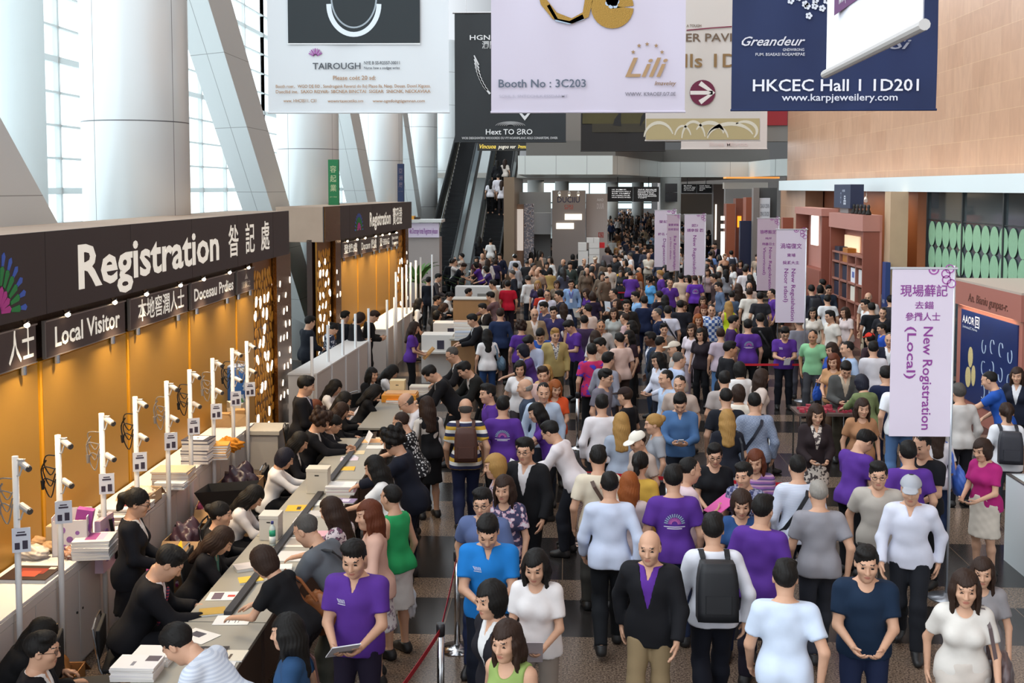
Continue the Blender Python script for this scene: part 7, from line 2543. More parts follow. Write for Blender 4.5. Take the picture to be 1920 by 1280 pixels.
846 492 0 m short:k jacket=14161C|D8D8DC pants=BLK down | person in black jacket with white collar by the picture takers
892 498 90 f bob:k polo=PUR pants=BLK reach | woman in purple polo behind the white far desk
911 506 95 f bob:k polo=3C2B60 pants=BLK reach | woman in dark purple polo bending over the white far desk
904 475 180 m bald:k tee=B0988A pants=5A4A44 down | bald man in beige top below the loaded escalator
893 484 170 f half:k tee=451C24 pants=BLK down | woman in dark red top by the escalator rail
919 482 150 f bob:w tee=2A2428 pants=BLK down | white haired woman in black below the loaded escalator
937 481 165 m short:k shirt=1C2034 pants=BLK down | man in dark navy shirt facing the entrance by the escalator wall
929 491 0 f bob:b tee=2B2344 pants=BLK down | brown haired woman in indigo top seen from behind
914 492 20 f half:b jacket=DCD8D6 pants=BLK down | woman in white jacket beside the indigo top
941 533 0 f bob:b tee=A89A8E pants=4A4440 down dx=.1 | brown haired woman in stone top beside the beige shirt
965 480 20 m short:k shirt=D6DAE4 pants=BEI down capc=E8E8E8 | man in white cap and pale shirt near the tan pillar
966 500 60 m short:k jacket=B8BCC4 pants=4A4A50 down | dark haired man in light jacket below the white cap
960 514 100 m crew:g jacket=1C1C26 pants=BLK down | grey cropped man in black jacket near the crimson polo
995 490 170 m bald:b tee=7A6A5C pants=3A342E down | balding man in brown top near the glittering panel
1015 478 178 f bob:b jacket=8A8680|D4D4E4 pants=4A4644 down | woman in grey waistcoat over white facing the entrance
991 461 20 m short:k tee=2A2C34 pants=BLK down | man in charcoal top close to the glittering panel
1021 455 60 f half:k tee=D8D4D4 pants=BLK photo | woman raising her arm inside the light stand
996 478 0 f half:k tee=16181E pants=BLK down | woman in black with black hair before the glittering panel
1061 464 5 m bald:w shirt=A9B3D0 pants=4A4A58 walk sc=1.04 | tall fair man in blue checked shirt before the grey exhibitor stand
1025 498 180 f bob:k tee=18181C pants=BLK down | woman with black bob and black top in the far crowd centre
1031 509 0 f bob:k jacket=A88C54 pants=BLK down | person wrapped in a tan scarf seen from behind
1007 511 170 m bald:y tee=9A8270 pants=4A4038 down | fair balding man behind the curly blonde woman
1008 534 175 f longwave:y tee=3C3252 jeans=JEAN down | woman with curly blonde hair facing the entrance
1056 509 0 f half:k tee=90949A pants=3A3C40 down | black haired woman in grey sweater seen from behind
1069 498 178 m short:k shirt=3C4642 pants=BLK down | man in dark green shirt beside the dark reception desk
1074 482 0 f bob:k tee=18181A pants=BLK down | first black bob of the pair seen from behind by the gift boxes
1085 482 10 f bob:k tee=1E1A1C pants=BLK down | second black bob of the pair, closer to the gift boxes
1082 470 170 f bob:k tee=B8B0A8 pants=BLK down | woman facing over the pair of black bobs
1098 471 120 f bun:b tee=A89A8A pants=5A4A40 down | woman with hair knot in tan top by the gift boxes
1099 493 90 f bun:k tee=E0DCDA pants=BLK desk z=.2 | woman in white with hair knot behind the dark reception desk
1116 486 170 m short:w shirt=4A4444 pants=BLK down capc=D8C8B2 | man in cream flat cap behind the dark reception desk
1071 533 178 m short:k shirt=8CAAD2 jeans=JEAN down | man in light blue shirt with a purple lanyard
1026 553 178 m crew:k shirt=D6D6E6 pants=NVY down gl | man with glasses and pale lilac shirt facing the entrance
1048 555 100 m short:k tee=211F2D pants=BLK down | man in black looking to the tables beside the pale lilac shirt
1013 550 20 f bob:k tee=C03A2A pants=BLK down sc=.88 | child in red hooded top
1044 534 175 f bob:b tee=7C6C5A pants=3A342E down | woman in khaki top before the grey sweater
1099 550 130 f half:b tee=PUR pants=BLK reach | woman in purple top leaning with a white sheet
1111 557 10 f bob:b tee=2A2036 pants=BLK down | brown haired woman in black violet top by the purple one
1160 457 178 f half:y tee=E4E2E0 pants=BLK down | fair woman in white top and black cardigan in the far aisle
1155 470 178 f half:y jacket=131315 pants=BLK hold | light haired woman in black hugging herself
1162 483 95 f pony:b tee=E4E0DE pants=BLK down | ponytailed woman in white before the light haired one
1181 480 85 m crew:g shirt=E2E0E0 pants=5A5450 down | man in roomy white shirt turned to the white boxes
1139 472 0 m curly:b shirt=7C7478 pants=3A363A down | curly haired man in grey shirt before the red box
1143 503 175 m short:k shirt=D0C4B8 pants=2A2426 down | man in beige shirt behind the pale topped table
1165 506 10 f longwave:b tee=C8A040 pants=BLK down | brown haired woman in ochre and black top
1216 480 180 m bald:w shirt=D8D0C0 pants=8A8276 fold | white haired man in cream shirt with folded arms
1237 515 95 m short:y polo=PUR pants=BLK down | fair haired man in purple polo by the narrow banners
1182 516 0 m crew:k polo=PUR pants=BLK reach | broad back in purple polo beside the ochre top
1197 519 90 f half:o tee=8A7262 pants=BLK down | tawny haired woman beside the broad purple back
1217 527 125 f curly:k tee=5AA0D6 jeans=JEAN down | woman with big curly black hair in sky blue top
1256 531 178 m crew:k polo=PUR pants=BLK down | smiling man in purple polo with a white stripe
1150 551 95 m crew:k tee=2A2430 pants=BLK down | man in black looking to the tables before the red belt
1191 557 105 m short:k shirt=8AB4E0 pants=NVY down | man in powder blue shirt before the lower red belt
1236 556 30 m short:k tee=1E1A26 pants=BLK down | man in black top near the smiling purple polo
1247 562 0 f long:k tee=1A2038 pants=BLK down | woman with straight black hair near the smiling purple polo
1181 459 120 f half:k tee=4A3A40 pants=BLK down | black haired woman talking in the far aisle
1194 469 0 m short:k jacket=1B2130 pants=BLK down | person in navy jacket with an orange collar
1209 462 170 m short:b tee=5A4434 pants=BLK down | man in brown jacket in the far aisle
1221 468 170 m short:k tee=1E2440 pants=BLK down | man in navy right beside the pale lilac banner
1341 461 178 m short:k jacket=171B2B|C8A8C0 pants=BLK down | man in dark blazer over pink shirt in the right aisle
1366 458 178 m short:k tee=5AA2D2 pants=4A5A70 down | man in turquoise t-shirt with a dark strap
1394 451 180 m bald:y shirt=noise:8AA898:D8D0A0:10 pants=BEI down | fair man in green leaf print shirt
1332 478 0 m short:k tee=6C8CC4 jeans=JEAN down capc=23306A | person in navy cap and light blue top
1371 476 0 m short:k tee=D8D8E2 pants=BLK down | man in white with a dark backpack in the right aisle
1395 475 10 f curly:k tee=D8CEC4 pants=BLK hips | woman with big black curls and bare shoulders
1411 471 160 m short:k tee=D8C8B8 pants=BEI down | young man in nude t-shirt near the mauve banner
1415 483 150 m short:b tee=A89684 pants=BLK down dx=.1 | man in tan top just below the nude t-shirt
1349 506 0 f half:c tee=DCDCE0 skirt=D0D0D4 down | woman in long white headscarf
1361 512 10 f half:k tee=90949C pants=5A5A64 down | woman in grey top beside the white headscarf
1373 502 100 f half:b tee=DEDCDA pants=5A6478 down | woman in white t-shirt facing the white headscarf
1388 494 160 f half:k tee=3A2A30 pants=BLK down | black haired woman behind the big white t-shirt
1397 508 0 m short:k tee=E6E0E2 pants=6A7280 down sc=1.04 | big man in white t-shirt seen from behind
1405 538 170 m bald:k tee=C8B4A8 pants=5A5048 walk sc=.95 | shaven man coming forward before the big white t-shirt
1338 522 95 m short:k tee=4C3C3C pants=BLK down | dark haired man in brown looking to the banners
1303 524 0 m crew:b tee=5F32A0 pants=BLK down logo=back | man seen from behind in purple t-shirt with white lines below a banner stand
1347 538 100 m short:k shirt=5C6C86 pants=3A4250 down | man in steel blue shirt looking to the banners
1372 555 0 f bob:k tee=4C5C72 pants=BLK down | black bob in slate top behind the lime top woman
1384 541 20 f half:b tee=3C302A pants=BLK down | brown haired woman in umber top
1425 558 0 m short:k tee=2A2A30 pants=BLK down | black haired man below the mauve banner
1446 551 95 m crew:k tee=PUR pants=BLK down | man in purple t-shirt tucked behind the second stand
1277 521 0 m short:k tee=D0B8A0 pants=BEI down | man in apricot top under the narrow banners
1290 524 120 f bob:k tee=4A4048 pants=BLK down | black bob woman under the third banner stand
1318 565 170 f half:b tee=7A4A40 pants=BLK down | brown haired woman in rust top behind the purple white lines back
1327 511 150 f half:b tee=A89090 pants=BLK down | woman in dusty mauve under the third stand pole
1537 490 -60 m crew:k tee=2446B0 pants=BLK down | man in cobalt t-shirt at the brown shelves
1561 512 120 m short:k polo=402A70 pants=BLK down | man in violet polo before the brown shelves
1529 520 0 f bob:b tee=2A2426 pants=BLK down | brown bob woman below the cobalt t-shirt
1542 528 30 m short:k tee=6A5A50 pants=BLK down | man in brown top below the violet polo
1554 537 178 m short:k shirt=2A3442 pants=BLK hold | young man in dark shirt looking down before the shelves
1582 533 5 m short:k tee=C89A20 pants=BLK down | man in golden yellow t-shirt seen from behind
1566 537 70 m short:k vest=221E28|2A2630 pants=BLK down | man in black sleeveless top beside the golden yellow t-shirt
1521 544 10 m short:k jacket=2A2A34 pants=BLK down | man in dark backpack straps beside the second stand
1538 542 0 f bob:k jacket=3C382E pants=BLK down | person in olive black jacket next to the backpack straps
1551 563 0 m short:k tee=DADADC pants=BEI down | man in white t-shirt below the young man in dark shirt
1622 527 100 m short:k tee=14141A pants=BLK down | man in black before the wide brown booth side
1671 531 178 m crew:k tee=E4E4E6 pants=BLK down dx=-.4 | man in white facing the entrance at the slate wall
1609 546 10 f bob:k tee=B81C28 pants=BLK down | person with a red backpack and black hair
1628 558 150 m bald:w tee=C8BCB4 pants=4A4440 down | elderly man in pale top near the red backpack
1669 561 0 m short:k tee=3C3A40 pants=BLK down | black haired man under the man in white
'''
ESC = '''
932 306 0 f half:k jacket=17171B pants=BLK down | woman in black jacket high on the loaded escalator
947 304 -10 f half:b tee=DCCFC4 pants=BLK down | woman in cream top high on the loaded escalator
934 332 0 m short:k shirt=E2DEE4 pants=BLK down | man in white shirt in the middle of the loaded escalator
919 342 10 f half:k tee=D8D4D8 pants=BLK down | woman in white blouse on the step below the white shirted man
941 344 -10 f half:b tee=CFC8CC pants=2A2426 down | woman in pale grey top riding beside the white blouse
898 449 0 f half:k tee=131316 jeans=A8BCD0 down | woman in black top and pale jeans stepping onto the escalator
920 453 0 f bun:k tee=E0DCD8 pants=BLK down | person in white with a checked bag stepping onto the escalator
'''

def code(s):
    for a, b_ in COL.items():
        s = s.replace('=' + a, '=' + b_).replace('|' + a, '|' + b_)
    return s

STAND = []
def load(lines, esc=False):
    for ln in lines.strip().splitlines():
        spec, label = [q.strip() for q in ln.split(' | ')]
        f = code(spec).split()
        px, py, face, sex, hair, top, bot, pose = f[:8]
        px, py = float(px), float(py)
        kw = {}
        for o in f[8:]:
            if o == 'gl':
                kw['glasses'] = True
                continue
            k_, v = o.split('=', 1)
            if k_ in ('dx', 'sc', 'hp', 'hy', 'lean', 'z'):
                v = float(v)
            kw['z0' if k_ == 'z' else k_] = v
        lod = 0 if py > 700 else (1 if py > 520 else 2)
        if esc:
            k = skeleton(sex, pose)
            z = 1.78
            Yv = 55.0
            for _ in range(30):
                Yv = (4.45 + (HORV - py) / FPX * Yv - z) / .575 + 47.95
            kw['Yfix'] = Yv
        r = person(px, py, float(face), sex, hair, top, bot, pose, label, lod=lod, **kw)
        if POSE[pose][0] != 'sit' and not esc:
            STAND.append(r)
load(CROWD)
load(ESC, True)

# people far down the hall, a few pixels each
q = random.Random(21)
FAR_TOP = [('black', '15151A', 9), ('white', 'DCDAD8', 5), ('dark grey', '4A4A50', 4), ('navy', '1E2844', 3), ('brown', '5A4232', 2), ('beige', 'B4A48C', 2), ('light blue', '8AA4C8', 1.5), ('purple', '56308A', 1.5), ('pink', 'C8A0A8', 1)]
ZONES = [((1140, 1226), (410, 452), 'before the large direction sign', 30), ((1326, 1420), (430, 452), 'before the far stands', 14), ((1272, 1284), (400, 440), 'between the narrow banners', 6), ((1026, 1080), (440, 456), 'beside the light stand counter', 5), ((1100, 1136), (420, 440), 'behind the white gift boxes', 3)]
for (x0, x1), (y0, y1), where, n in ZONES:
    i = 0
    tries = 0
    used = []
    while i < n and tries < 900:
        tries += 1
        px, py = q.uniform(x0, x1), q.uniform(y0, y1)
        Yd = FPX * 2.85 / (py - HORV)
        if any(abs(px - a) * Yd / FPX < .5 and abs(Yd - b_) < .7 for a, b_ in used):
            continue
        if (px - VPX) * Yd / FPX > 10.6:
            continue
        used.append((px, Yd))
        i += 1
        c = q.choices(FAR_TOP, [t[2] for t in FAR_TOP])[0]
        sex = q.choice('mf')
        front = q.random() < .55
        hair = 'short:k' if sex == 'm' else q.choice(('half:k', 'bob:k', 'half:b'))
        lab = '%s %s-haired person in a %s top %s' % ('facing' if front else 'turned', 'short' if sex == 'm' else ('brown' if hair[-1] == 'b' else 'dark'), c[0], where)
        r = person(px, py, (180 if front else 0) + q.choice((-25, 0, 25)), sex, hair, q.choice(('tee=', 'shirt=')) + c[1], 'pants=17171B', q.choice(('down', 'hold', 'walk')), lab, 'distant visitors ' + lab[:60], lod=2, seed=i % 4)
        STAND.append(r)

# give neighbours room: slide people a little along their line of sight until nobody stands inside another
P = np.array([[r.location.x, r.location.y] for r in STAND])
fix = np.array([[r.location.x, r.location.y] for r, _, _ in PEOPLE if r not in STAND]) if len(PEOPLE) > len(STAND) else np.zeros((0, 2))
for it in range(60):
    D = P[:, None] - P[None]
    d = np.hypot(D[..., 0], D[..., 1]) + np.eye(len(P)) * 9
    a, b_ = np.nonzero(np.triu(d < .46))
    if not len(a):
        break
    for i, j in zip(a, b_):
        n1, n2 = P[i] / np.linalg.norm(P[i]), P[j] / np.linalg.norm(P[j])
        s = 1 if np.linalg.norm(P[i]) >= np.linalg.norm(P[j]) else -1
        P[i] += n1 * .025 * s
        P[j] -= n2 * .025 * s
for r, p in zip(STAND, P):
    r.location.x, r.location.y = p

# keep the standing figures out of tables, desks and walls: slide along the line of sight to the closest free spot
bpy.context.view_layer.update()
RECT = [(-99, -4.85, 0, 200), (9.8, 99, 0, 47.5), (11.0, 99, 0, 200)]
for o in list(C.objects):
    if o.parent is None and o.name.split('.')[0] in ('registration_table', 'service_desk', 'display_cabinet', 'white_counter', 'reception_desk', 'reception_table', 'display_booth', 'escalator', 'exhibitor_stand', 'column', 'wall_panel', 'stand_wall', 'cabinet', 'door_panel', 'stand_column', 'glitter_panel', 'potted_palm', 'storage_tub', 'wall_far_left', 'queue_post', 'panel_wall', 'lit_showcase', 'gift_box'):
        ms = [c for c in [o] + list(o.children) if c.type == 'MESH' and c.name.split('.')[0] != 'foliage']
        pts = [c.matrix_world @ Vector(b_) for c in ms for b_ in c.bound_box]
        if pts and min(p.z for p in pts) < 1.2:
            RECT.append((min(p.x for p in pts), max(p.x for p in pts), min(p.y for p in pts), max(p.y for p in pts)))
RECT = np.array(RECT)

def blocked(x, y, m=.2):
    return bool(((x > RECT[:, 0] - m) & (x < RECT[:, 1] + m) & (y > RECT[:, 2] - m) & (y < RECT[:, 3] + m)).any())
for n_, r in enumerate(STAND):
    x, y = P[n_]
    if r.location.z > .1 or not blocked(x, y) or x < -4.2:
        continue
    u = P[n_] / np.hypot(x, y)
    best = None
    for m in (.2, .12):
        for st in [s * .12 * k for k in range(1, 40) for s in (-1, 1)]:
            c = P[n_] + u * st
            if not blocked(c[0], c[1], m) and np.delete(np.hypot(*(P - c).T), n_).min() > .4:
                best = c
                break
        if best is not None:
            break
    if best is not None:
        P[n_] = best
        r.location.x, r.location.y = best

# the crowd too far off to count: one object
cv, cf, co = [], [], 0
base = {}
for sx_ in 'mf':
    k = skeleton(sx_, 'down')
    p, mi = body_mesh(k, 2)
    base[sx_] = (p[0], hair_mesh(k, 2, 'short' if sx_ == 'm' else 'half')[0], top_mesh(k, 2, 'shirt', 0)[0], bottom_mesh(k, 2, 'pants', 0)[0])
V, Q, MI = [], [], []
HERE = [(r.location.x, r.location.y) for r, _, _ in PEOPLE]

def add_far(x, y):
    global co
    a = rotz(q.uniform(0, 6.28))
    for j, (v, f) in enumerate(base[q.choice('mf')]):
        V.append((v * q.uniform(.95, 1.04)) @ a.T + np.array((x, y, 0), F32))
        Q.append(f + co)
        co += len(v)
        MI.append(np.full(len(f), 0 if j == 0 else (1 if j == 1 else (2 + q.choice((0, 0, 1, 2, 3)) if j == 2 else 2))))
for i in range(330):
    if i < 150:
        px, py = q.uniform(1136, 1232), q.uniform(392, 408)
    else:
        px, py = q.uniform(955, 1600), q.uniform(448, 522)
    w0 = at(px, py, z=1.6)
    lim = 11.4 if w0.y > 48 else 7.6
    if w0.x > lim or any(abs(w0.x - x) < .5 and abs(w0.y - y) < .55 for x, y in HERE):
        continue
    if w0.x < -1.6 or blocked(w0.x, w0.y, .3):
        continue
    HERE.append((w0.x, w0.y))
    add_far(w0.x, w0.y)
me = np_mesh('distant_crowd', [(np.concatenate(V), np.concatenate(Q))], [mat(SKIN['l'], .6), mat(HAIRC['k'], .5), mat('17171B', .8), mat('D8D6D4', .8), mat('3A3E50', .8), mat('6A5848', .8)], np.concatenate(MI))
link('distant_crowd', me)
tag(bpy.data.objects['distant_crowd'], 'dense far crowd of small figures filling the hall towards the direction signs', 'crowd', None, 'stuff')

# ---------------------------------------------------------------- bags and papers people carry
def who(words):
    for r, k, sc in PEOPLE:
        if words in r['label']:
            return r, k
    raise KeyError(words)

def carried(words, name, label, cat):
    r, k = who(words)
    o = empty(name, r.location, label, cat)
    o.rotation_euler, o.scale = r.rotation_euler, r.scale
    return o, k

def tpt(k, x, y, z):
    return Vector(k['tp'](x, y, z))

def backpack(words, col, label, big=1.0):
    o, k = carried(words, 'backpack', label, 'backpack')
    M = Matrix.Translation(Vector(k['T'][0])) @ Matrix(k['T'][1].tolist()).to_4x4()
    b = bmesh.new()
    bmesh.ops.create_cube(b, size=1)
    bmesh.ops.subdivide_edges(b, edges=list(b.edges), cuts=5, use_grid_fill=True)
    for v in b.verts:
        p = v.co
        q_ = Vector((p.x * .30, p.y * .17, p.z * .42)) * big
        f = 1 - .35 * max(0, p.z) ** 2 * 2 - .15 * abs(p.x) ** 3
        q_.x *= f
        q_.y *= 1 - 1.2 * (abs(p.x) ** 3 + max(p.z, 0) ** 3)
        v.co = M @ (q_ + Vector((0, -.245, .24)))
    me = bpy.data.meshes.new('bag_body')
    b.to_mesh(me)
    b.free()
    for p in me.polygons:
        p.use_smooth = True
    link('bag_body', me, mat(col, .6, 0, .12, .2, 12), o)
    MB().add([M @ Vector(p) for p in ((-.10, -.345, .08), (.10, -.345, .08), (.10, -.345, .22), (-.10, -.345, .22), (-.11, -.31, .07), (.11, -.31, .07), (.11, -.31, .23), (-.11, -.31, .23))], [(0, 1, 2, 3), (0, 4, 5, 1), (1, 5, 6, 2), (2, 6, 7, 3), (3, 7, 4, 0)]).build('front_pocket', mat(col, .6, 0, .12, .2, 12), o)
    for s in (-1, 1):
        ribbon([M @ Vector(p) for p in ((s * .10, -.185, .40), (s * .10, -.13, .475), (s * .105, -.03, .512), (s * .11, .06, .48), (s * .115, .125, .38), (s * .12, .12, .22), (s * .15, .04, .12))], .022, 'strap', mat(col, .7), o)
    return o

def ribbon(pts, w_, name, m, parent):
    """a flat strap through points"""
    b = MB()
    for i, p in enumerate(pts):
        d = (pts[min(i + 1, len(pts) - 1)] - pts[max(i - 1, 0)]).normalized()
        s = d.cross(Vector((0, 1, 0)) if abs(d.y) < .8 else Vector((0, 0, 1)))
        s = s.normalized() if s.length > .01 else Vector((1, 0, 0))
        n = d.cross(s).normalized() * .006
        b.v += [tuple(p + s * w_ + n), tuple(p - s * w_ + n), tuple(p - s * w_ - n), tuple(p + s * w_ - n)]
    for i in range(len(pts) - 1):
        for j in range(4):
            b.f.append((4 * i + j, 4 * i + (j + 1) % 4, 4 * i + 4 + (j + 1) % 4, 4 * i + 4 + j))
    b.f += [(3, 2, 1, 0), tuple(4 * (len(pts) - 1) + j for j in range(4))]
    return b.build(name, m, parent)

def crossbag(words, col, label, side=1, body=True, name='crossbody_bag'):
    """strap from one shoulder across the back and chest to a bag at the other hip"""
    o, k = carried(words, name, label, 'bag')
    s = side
    L = [(-s * .10, -.02, .505), (-s * .06, -.155, .40), (s * .04, -.172, .24), (s * .16, -.13, .06), (s * .205, .0, -.02), (s * .16, .14, .08), (s * .04, .178, .26), (-s * .06, .16, .40), (-s * .10, -.02, .515)]
    ribbon([tpt(k, *p) for p in L], .02, 'strap', mat(col, .6), o)
    if body:
        blob('bag_body', tpt(k, s * .245, -.02, -.12), (.055, .14, .13), col, None, o, amp=.05, rough=.5)
    return o

def shoulderbag(words, col, label, side=1, drop=.05, r3=(.08, .19, .19), back=-.05):
    o, k = carried(words, 'shoulder_bag', label, 'bag')
    s = side
    for dy in (-.05, .05):
        ribbon([tpt(k, *p) for p in ((s * .20, back + dy - .06, drop + .12), (s * .175, back + dy - .03, .36), (s * .13, -.01 + dy * .6, .505), (s * .18, .05 + dy * .5, .38), (s * .24, back + dy + .08, drop + .12))], .014, 'strap', mat(col, .5), o)
    blob('bag_body', tpt(k, s * .29, back, drop), r3, col, None, o, amp=.06, rough=.45)
    return o

def handle_point(k, s):
    W, d, n, t = hand_frame(k, s)
    return Vector(W + d * .09 + n * .02)

def handbag(words, col, label, side=1, size=(.05, .12, .2), name='carrier_bag'):
    o, k = carried(words, name, label, 'bag')
    h = handle_point(k, side)
    c = h - Vector((0, 0, size[2] + .08))
    blob('bag_body', c, size, col, None, o, amp=.10, rough=.35)
    MB().path([c + Vector((0, -size[1] * .5, size[2] * .8)), h + Vector((0, -.02, 0)), h + Vector((0, .02, 0)), c + Vector((0, size[1] * .5, size[2] * .8))], .008).build('handle', mat(col, .5), o)
    return o

def papers(words, col, label, sx_=.21, sy_=.29, n=1, cat='paper', name='paper_sheet', tilt=.5, rz=.2, off=(0, .03, .03), prints=None, hand=None):
    o, k = carried(words, name, label, cat)
    if hand:
        c = handle_point(k, hand)
    else:
        c = (handle_point(k, -1) + handle_point(k, 1)) / 2
    M = Matrix.Translation(c + Vector(off)) @ Matrix.Rotation(rz, 4, 'Z') @ Matrix.Rotation(tilt, 4, 'X')
    MB().box((-sx_ / 2, -sy_ / 2, 0), (sx_ / 2, sy_ / 2, .004 * n), M).build('page', mat(col, .6), o)
    if prints:
        b = MB()
        for x0, y0, x1, y1 in prints:
            b.box((x0 * sx_, y0 * sy_, .004 * n), (x1 * sx_, y1 * sy_, .004 * n + .0015), M)
        b.build('printed_block', mat('4A4858', .6), o)
    return o

backpack('yellow navy white striped shirt', '4A2A20', 'brown leather backpack on the striped shirt man')
backpack('with a black backpack walking away', '17181C', 'black backpack on the man in white shirt walking away', 1.1)
backpack('dark backpack in the right aisle', '1C2030', 'dark backpack on the man in white in the right aisle')
backpack('dark backpack behind the magenta', '2A2A32', 'dark backpack on the person behind the magenta top')
backpack('red backpack and black hair', 'C01824', 'bright red backpack worn before the golden yellow t-shirt')
backpack('dark backpack straps beside', '22242C', 'black backpack beside the second lilac stand')
crossbag('grey polo with a black strap', '17171B', 'black crossbody bag on the man in grey polo', 1)
crossbag('cream t-shirt with a dark strap', '4A3428', 'brown crossbody strap bag on the man in cream t-shirt', 1)
crossbag('checked shirt with crossed straps', '1E2230', 'navy crossbody bag on the grey blue checked shirt', -1)
crossbag('dark satchel strap', '1A1C22', 'black satchel on the man in pale striped shirt', -1)
crossbag('turquoise t-shirt with a dark strap', '1E2A44', 'navy crossbody bag on the turquoise t-shirt', 1, False)
crossbag('broad man in white t-shirt with a thin strap', '2A2A34', 'thin dark crossbody strap on the broad white t-shirt', 1, False)
crossbag('bag straps near the purple fan print', '2A2A2E', 'black crossbody bag on the man in black jacket', 1)
shoulderbag('brown bob and black top bent', '8A5028', 'tan brown leather shoulder bag of the bob haired woman', 1, .0, (.09, .17, .22), -.02)
shoulderbag('blue jeans with a blue shoulder bag', '4A6478', 'slate blue shoulder bag of the woman in white t-shirt', 1, .03, (.09, .19, .17), -.08)
shoulderbag('brushing' if False else 'black waistcoat with bare calves', '2A2420', 'dark brown shoulder bag of the woman in black waistcoat', -1, -.05, (.08, .17, .17))
shoulderbag('very long blonde hair carrying', 'D4D8E2', 'white drawstring bag of the long blonde haired woman', 1, .05, (.09, .17, .24), -.10)
shoulderbag('golden hair falling', '1A1C24', 'black bag of the golden haired woman', 1, .0)
shoulderbag('blue sweater walking', '6A4A44', 'brown strapped bag of the woman in blue sweater', 1, -.05)
shoulderbag('off white top coming forward', '5A4A4A', 'taupe bag of the woman in off white top', -1, -.05)
shoulderbag('white pinstripe blouse', '3A5EB0', 'blue patterned tote of the pinstripe blouse woman', 1, -.02, (.07, .2, .22))
handbag('emerald sleeveless', 'DADCE2', 'white plastic bag carried by the woman in emerald top', 1, (.06, .14, .22))
handbag('carrying a blue packet', '2A58B8', 'blue and white packet held by the brown haired woman at the trader table', 1, (.04, .12, .15), 'packet')
handbag('person in white with a checked bag', '8A5A4A', 'checked red bag on the loaded escalator', 1, (.06, .16, .16))
papers('walking forward with white papers', 'E6E6EC', 'white papers in the hands of the man in purple polo', rz=.5, tilt=.6, n=2)
papers('stooping over a sheet', 'ECEAEE', 'white folded sheet with small dark prints held by the stooping man', .3, .42, rz=.3, tilt=.5, prints=[(.15, -.35, .35, -.15), (.2, .05, .3, .12)])
papers('blouse and taupe trousers carrying', 'DCCFD4', 'pinkish leaflet held by the woman in white blouse', .24, .3, tilt=.9)
papers('bespectacled woman in black suit holding', 'EEEEF2', 'white sheet raised by the bespectacled woman in black', .3, .36, tilt=1.1, off=(0, .06, .08))
papers('holding cards', 'E8E4EA', 'white sheet with an orange corner by the wall poles', .26, .34, tilt=.9) if any('blouse next to the wall poles holding cards' in r['label'] for r, _, _ in PEOPLE) else None
papers('ponytailed woman in black suit standing', 'E8B818', 'bright yellow folder in the hands of the ponytailed woman', .24, .34, tilt=1.0, n=3, cat='folder', name='folder')
papers('holding tan packets', 'C8965A', 'tan packets held by the woman in purple t-shirt', .24, .34, n=8, cat='packet', name='packet', tilt=.8)
papers('card in his hands', 'E4DEE4', 'white card held by the purple shirted man at the lilac stand', .13, .16, tilt=1.1, off=(0, .02, -.04))
papers('denim blue shirt looking down', 'D8DCE6', 'white cup shaped phone in the hands of the denim blue shirt', .07, .14, n=2, cat='phone', name='phone', tilt=.7)
papers('bright blue polo looking', '1A1A1E', 'black phone in the hands of the bright blue polo', .075, .15, n=2, cat='phone', name='phone', tilt=.7)
papers('with a pink folder', 'D04A96', 'pink and white folder of the man in pale pink top', .24, .32, n=2, cat='folder', name='folder', hand=1)
papers('leaning with a white sheet', 'EDEBE6', 'white sheet of the woman in purple top', .22, .3, tilt=1.2)
papers('raising a paper', 'E0E4EA', 'white paper raised beside the dark jacket man', .2, .28, tilt=1.4)
papers('holding a white cup', 'EDE6DE', 'white cup of the brown bob woman', .08, .09, n=20, cat='cup', name='cup', tilt=0, rz=0)
papers('holding up a phone near', '1C1C20', 'black phone held up by the palms', .075, .15, n=2, cat='phone', name='phone', tilt=1.4)
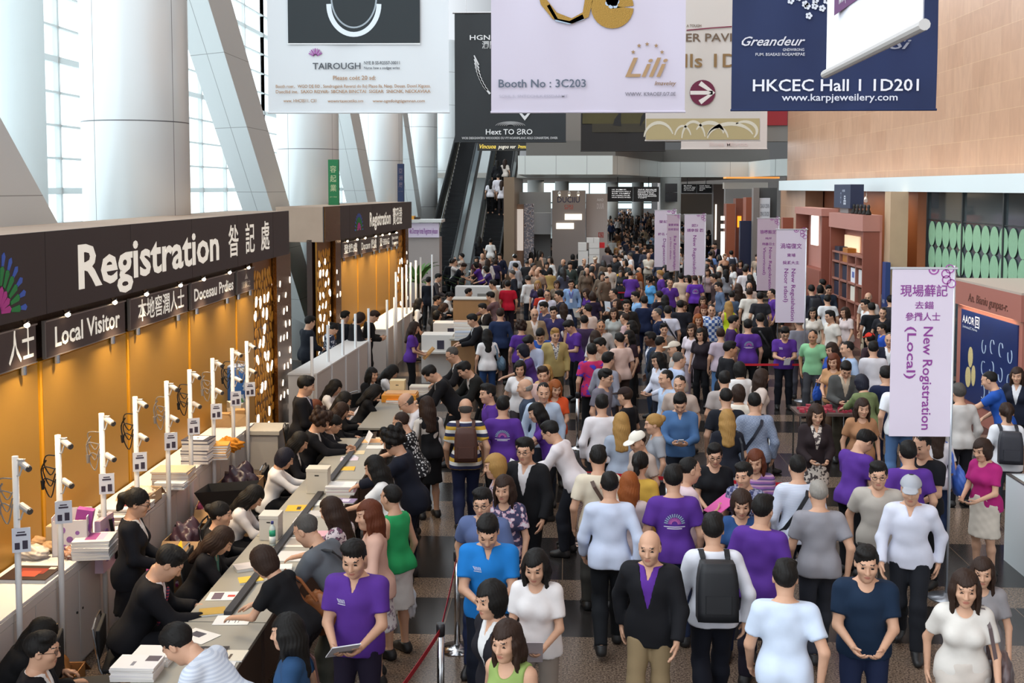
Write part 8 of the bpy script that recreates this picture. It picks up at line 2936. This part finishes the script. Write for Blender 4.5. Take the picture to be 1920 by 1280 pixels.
papers('taking a picture in front', '1C1C20', 'black phone in front of the silver balustrade', .075, .15, n=2, cat='phone', name='phone', tilt=1.4)
for w_, c_ in (('purple lanyard', '5A3AA0'),):
    o, k = carried(w_, 'lanyard', 'purple lanyard with a white card on the light blue shirt', 'lanyard')
    ribbon([tpt(k, -.07, .02, .50), tpt(k, -.05, .15, .40), tpt(k, 0, .18, .22), tpt(k, .05, .15, .40), tpt(k, .07, .02, .50)], .012, 'ribbon', mat(c_, .6), o)
    M = Matrix.Translation(tpt(k, 0, .185, .17))
    MB().box((-.04, -.003, -.06), (.04, .003, .06), M).build('card', mat('E6E6EE', .5), o)

# trader table deep in the crowd, chairs of the seated staff
r = empty('trader_table', (0, 0, 0), 'small table of red trinkets before the olive sweater woman', 'table')
p = at(1555, 770, z=.9)
r.location = (p.x - .1, p.y, 0)
box('table_top', (-.45, -.25, .86), (.45, .35, .9), mat('5A4A44', .5), r)
for sx_ in (-.4, .4):
    for sy_ in (-.2, .3):
        MB().tube((sx_, sy_, 0), (sx_, sy_, .86), .015).build('leg', M_CHROME, r)
b = MB()
q = random.Random(4)
for i in range(40):
    x, y, s = q.uniform(-.4, .4), q.uniform(-.2, .3), q.uniform(.02, .04)
    b.box((x - s, y - s, .903), (x + s, y + s, .903 + s * 1.3))
t = b.build('trinkets', mat('A83A4A', .4, 0, .4, 0, 30))
t.location = r.location
tag(t, 'heap of small red and silver trinkets on the trader table', 'trinkets', None, 'stuff')
i = 0
for pr, k, sc in PEOPLE:
    if k['legs'] == 'sit' and pr.location.y < 24:
        a = pr.rotation_euler.z
        c = chair(pr.location.x + math.sin(a) * .02, pr.location.y, a + PI if False else a, 'black stacking chair under the ' + ' '.join(pr['label'].split()[:7]), '1A1A1C', 'stacking chairs of the staff')
        c.scale = (1, 1, .80)
        i += 1
p = at(165, 1190, z=.9)
chair(p.x, p.y, math.radians(-75), 'empty black stacking chair with chrome frame behind the bespectacled man', '1A1A1C', 'stacking chairs of the staff')
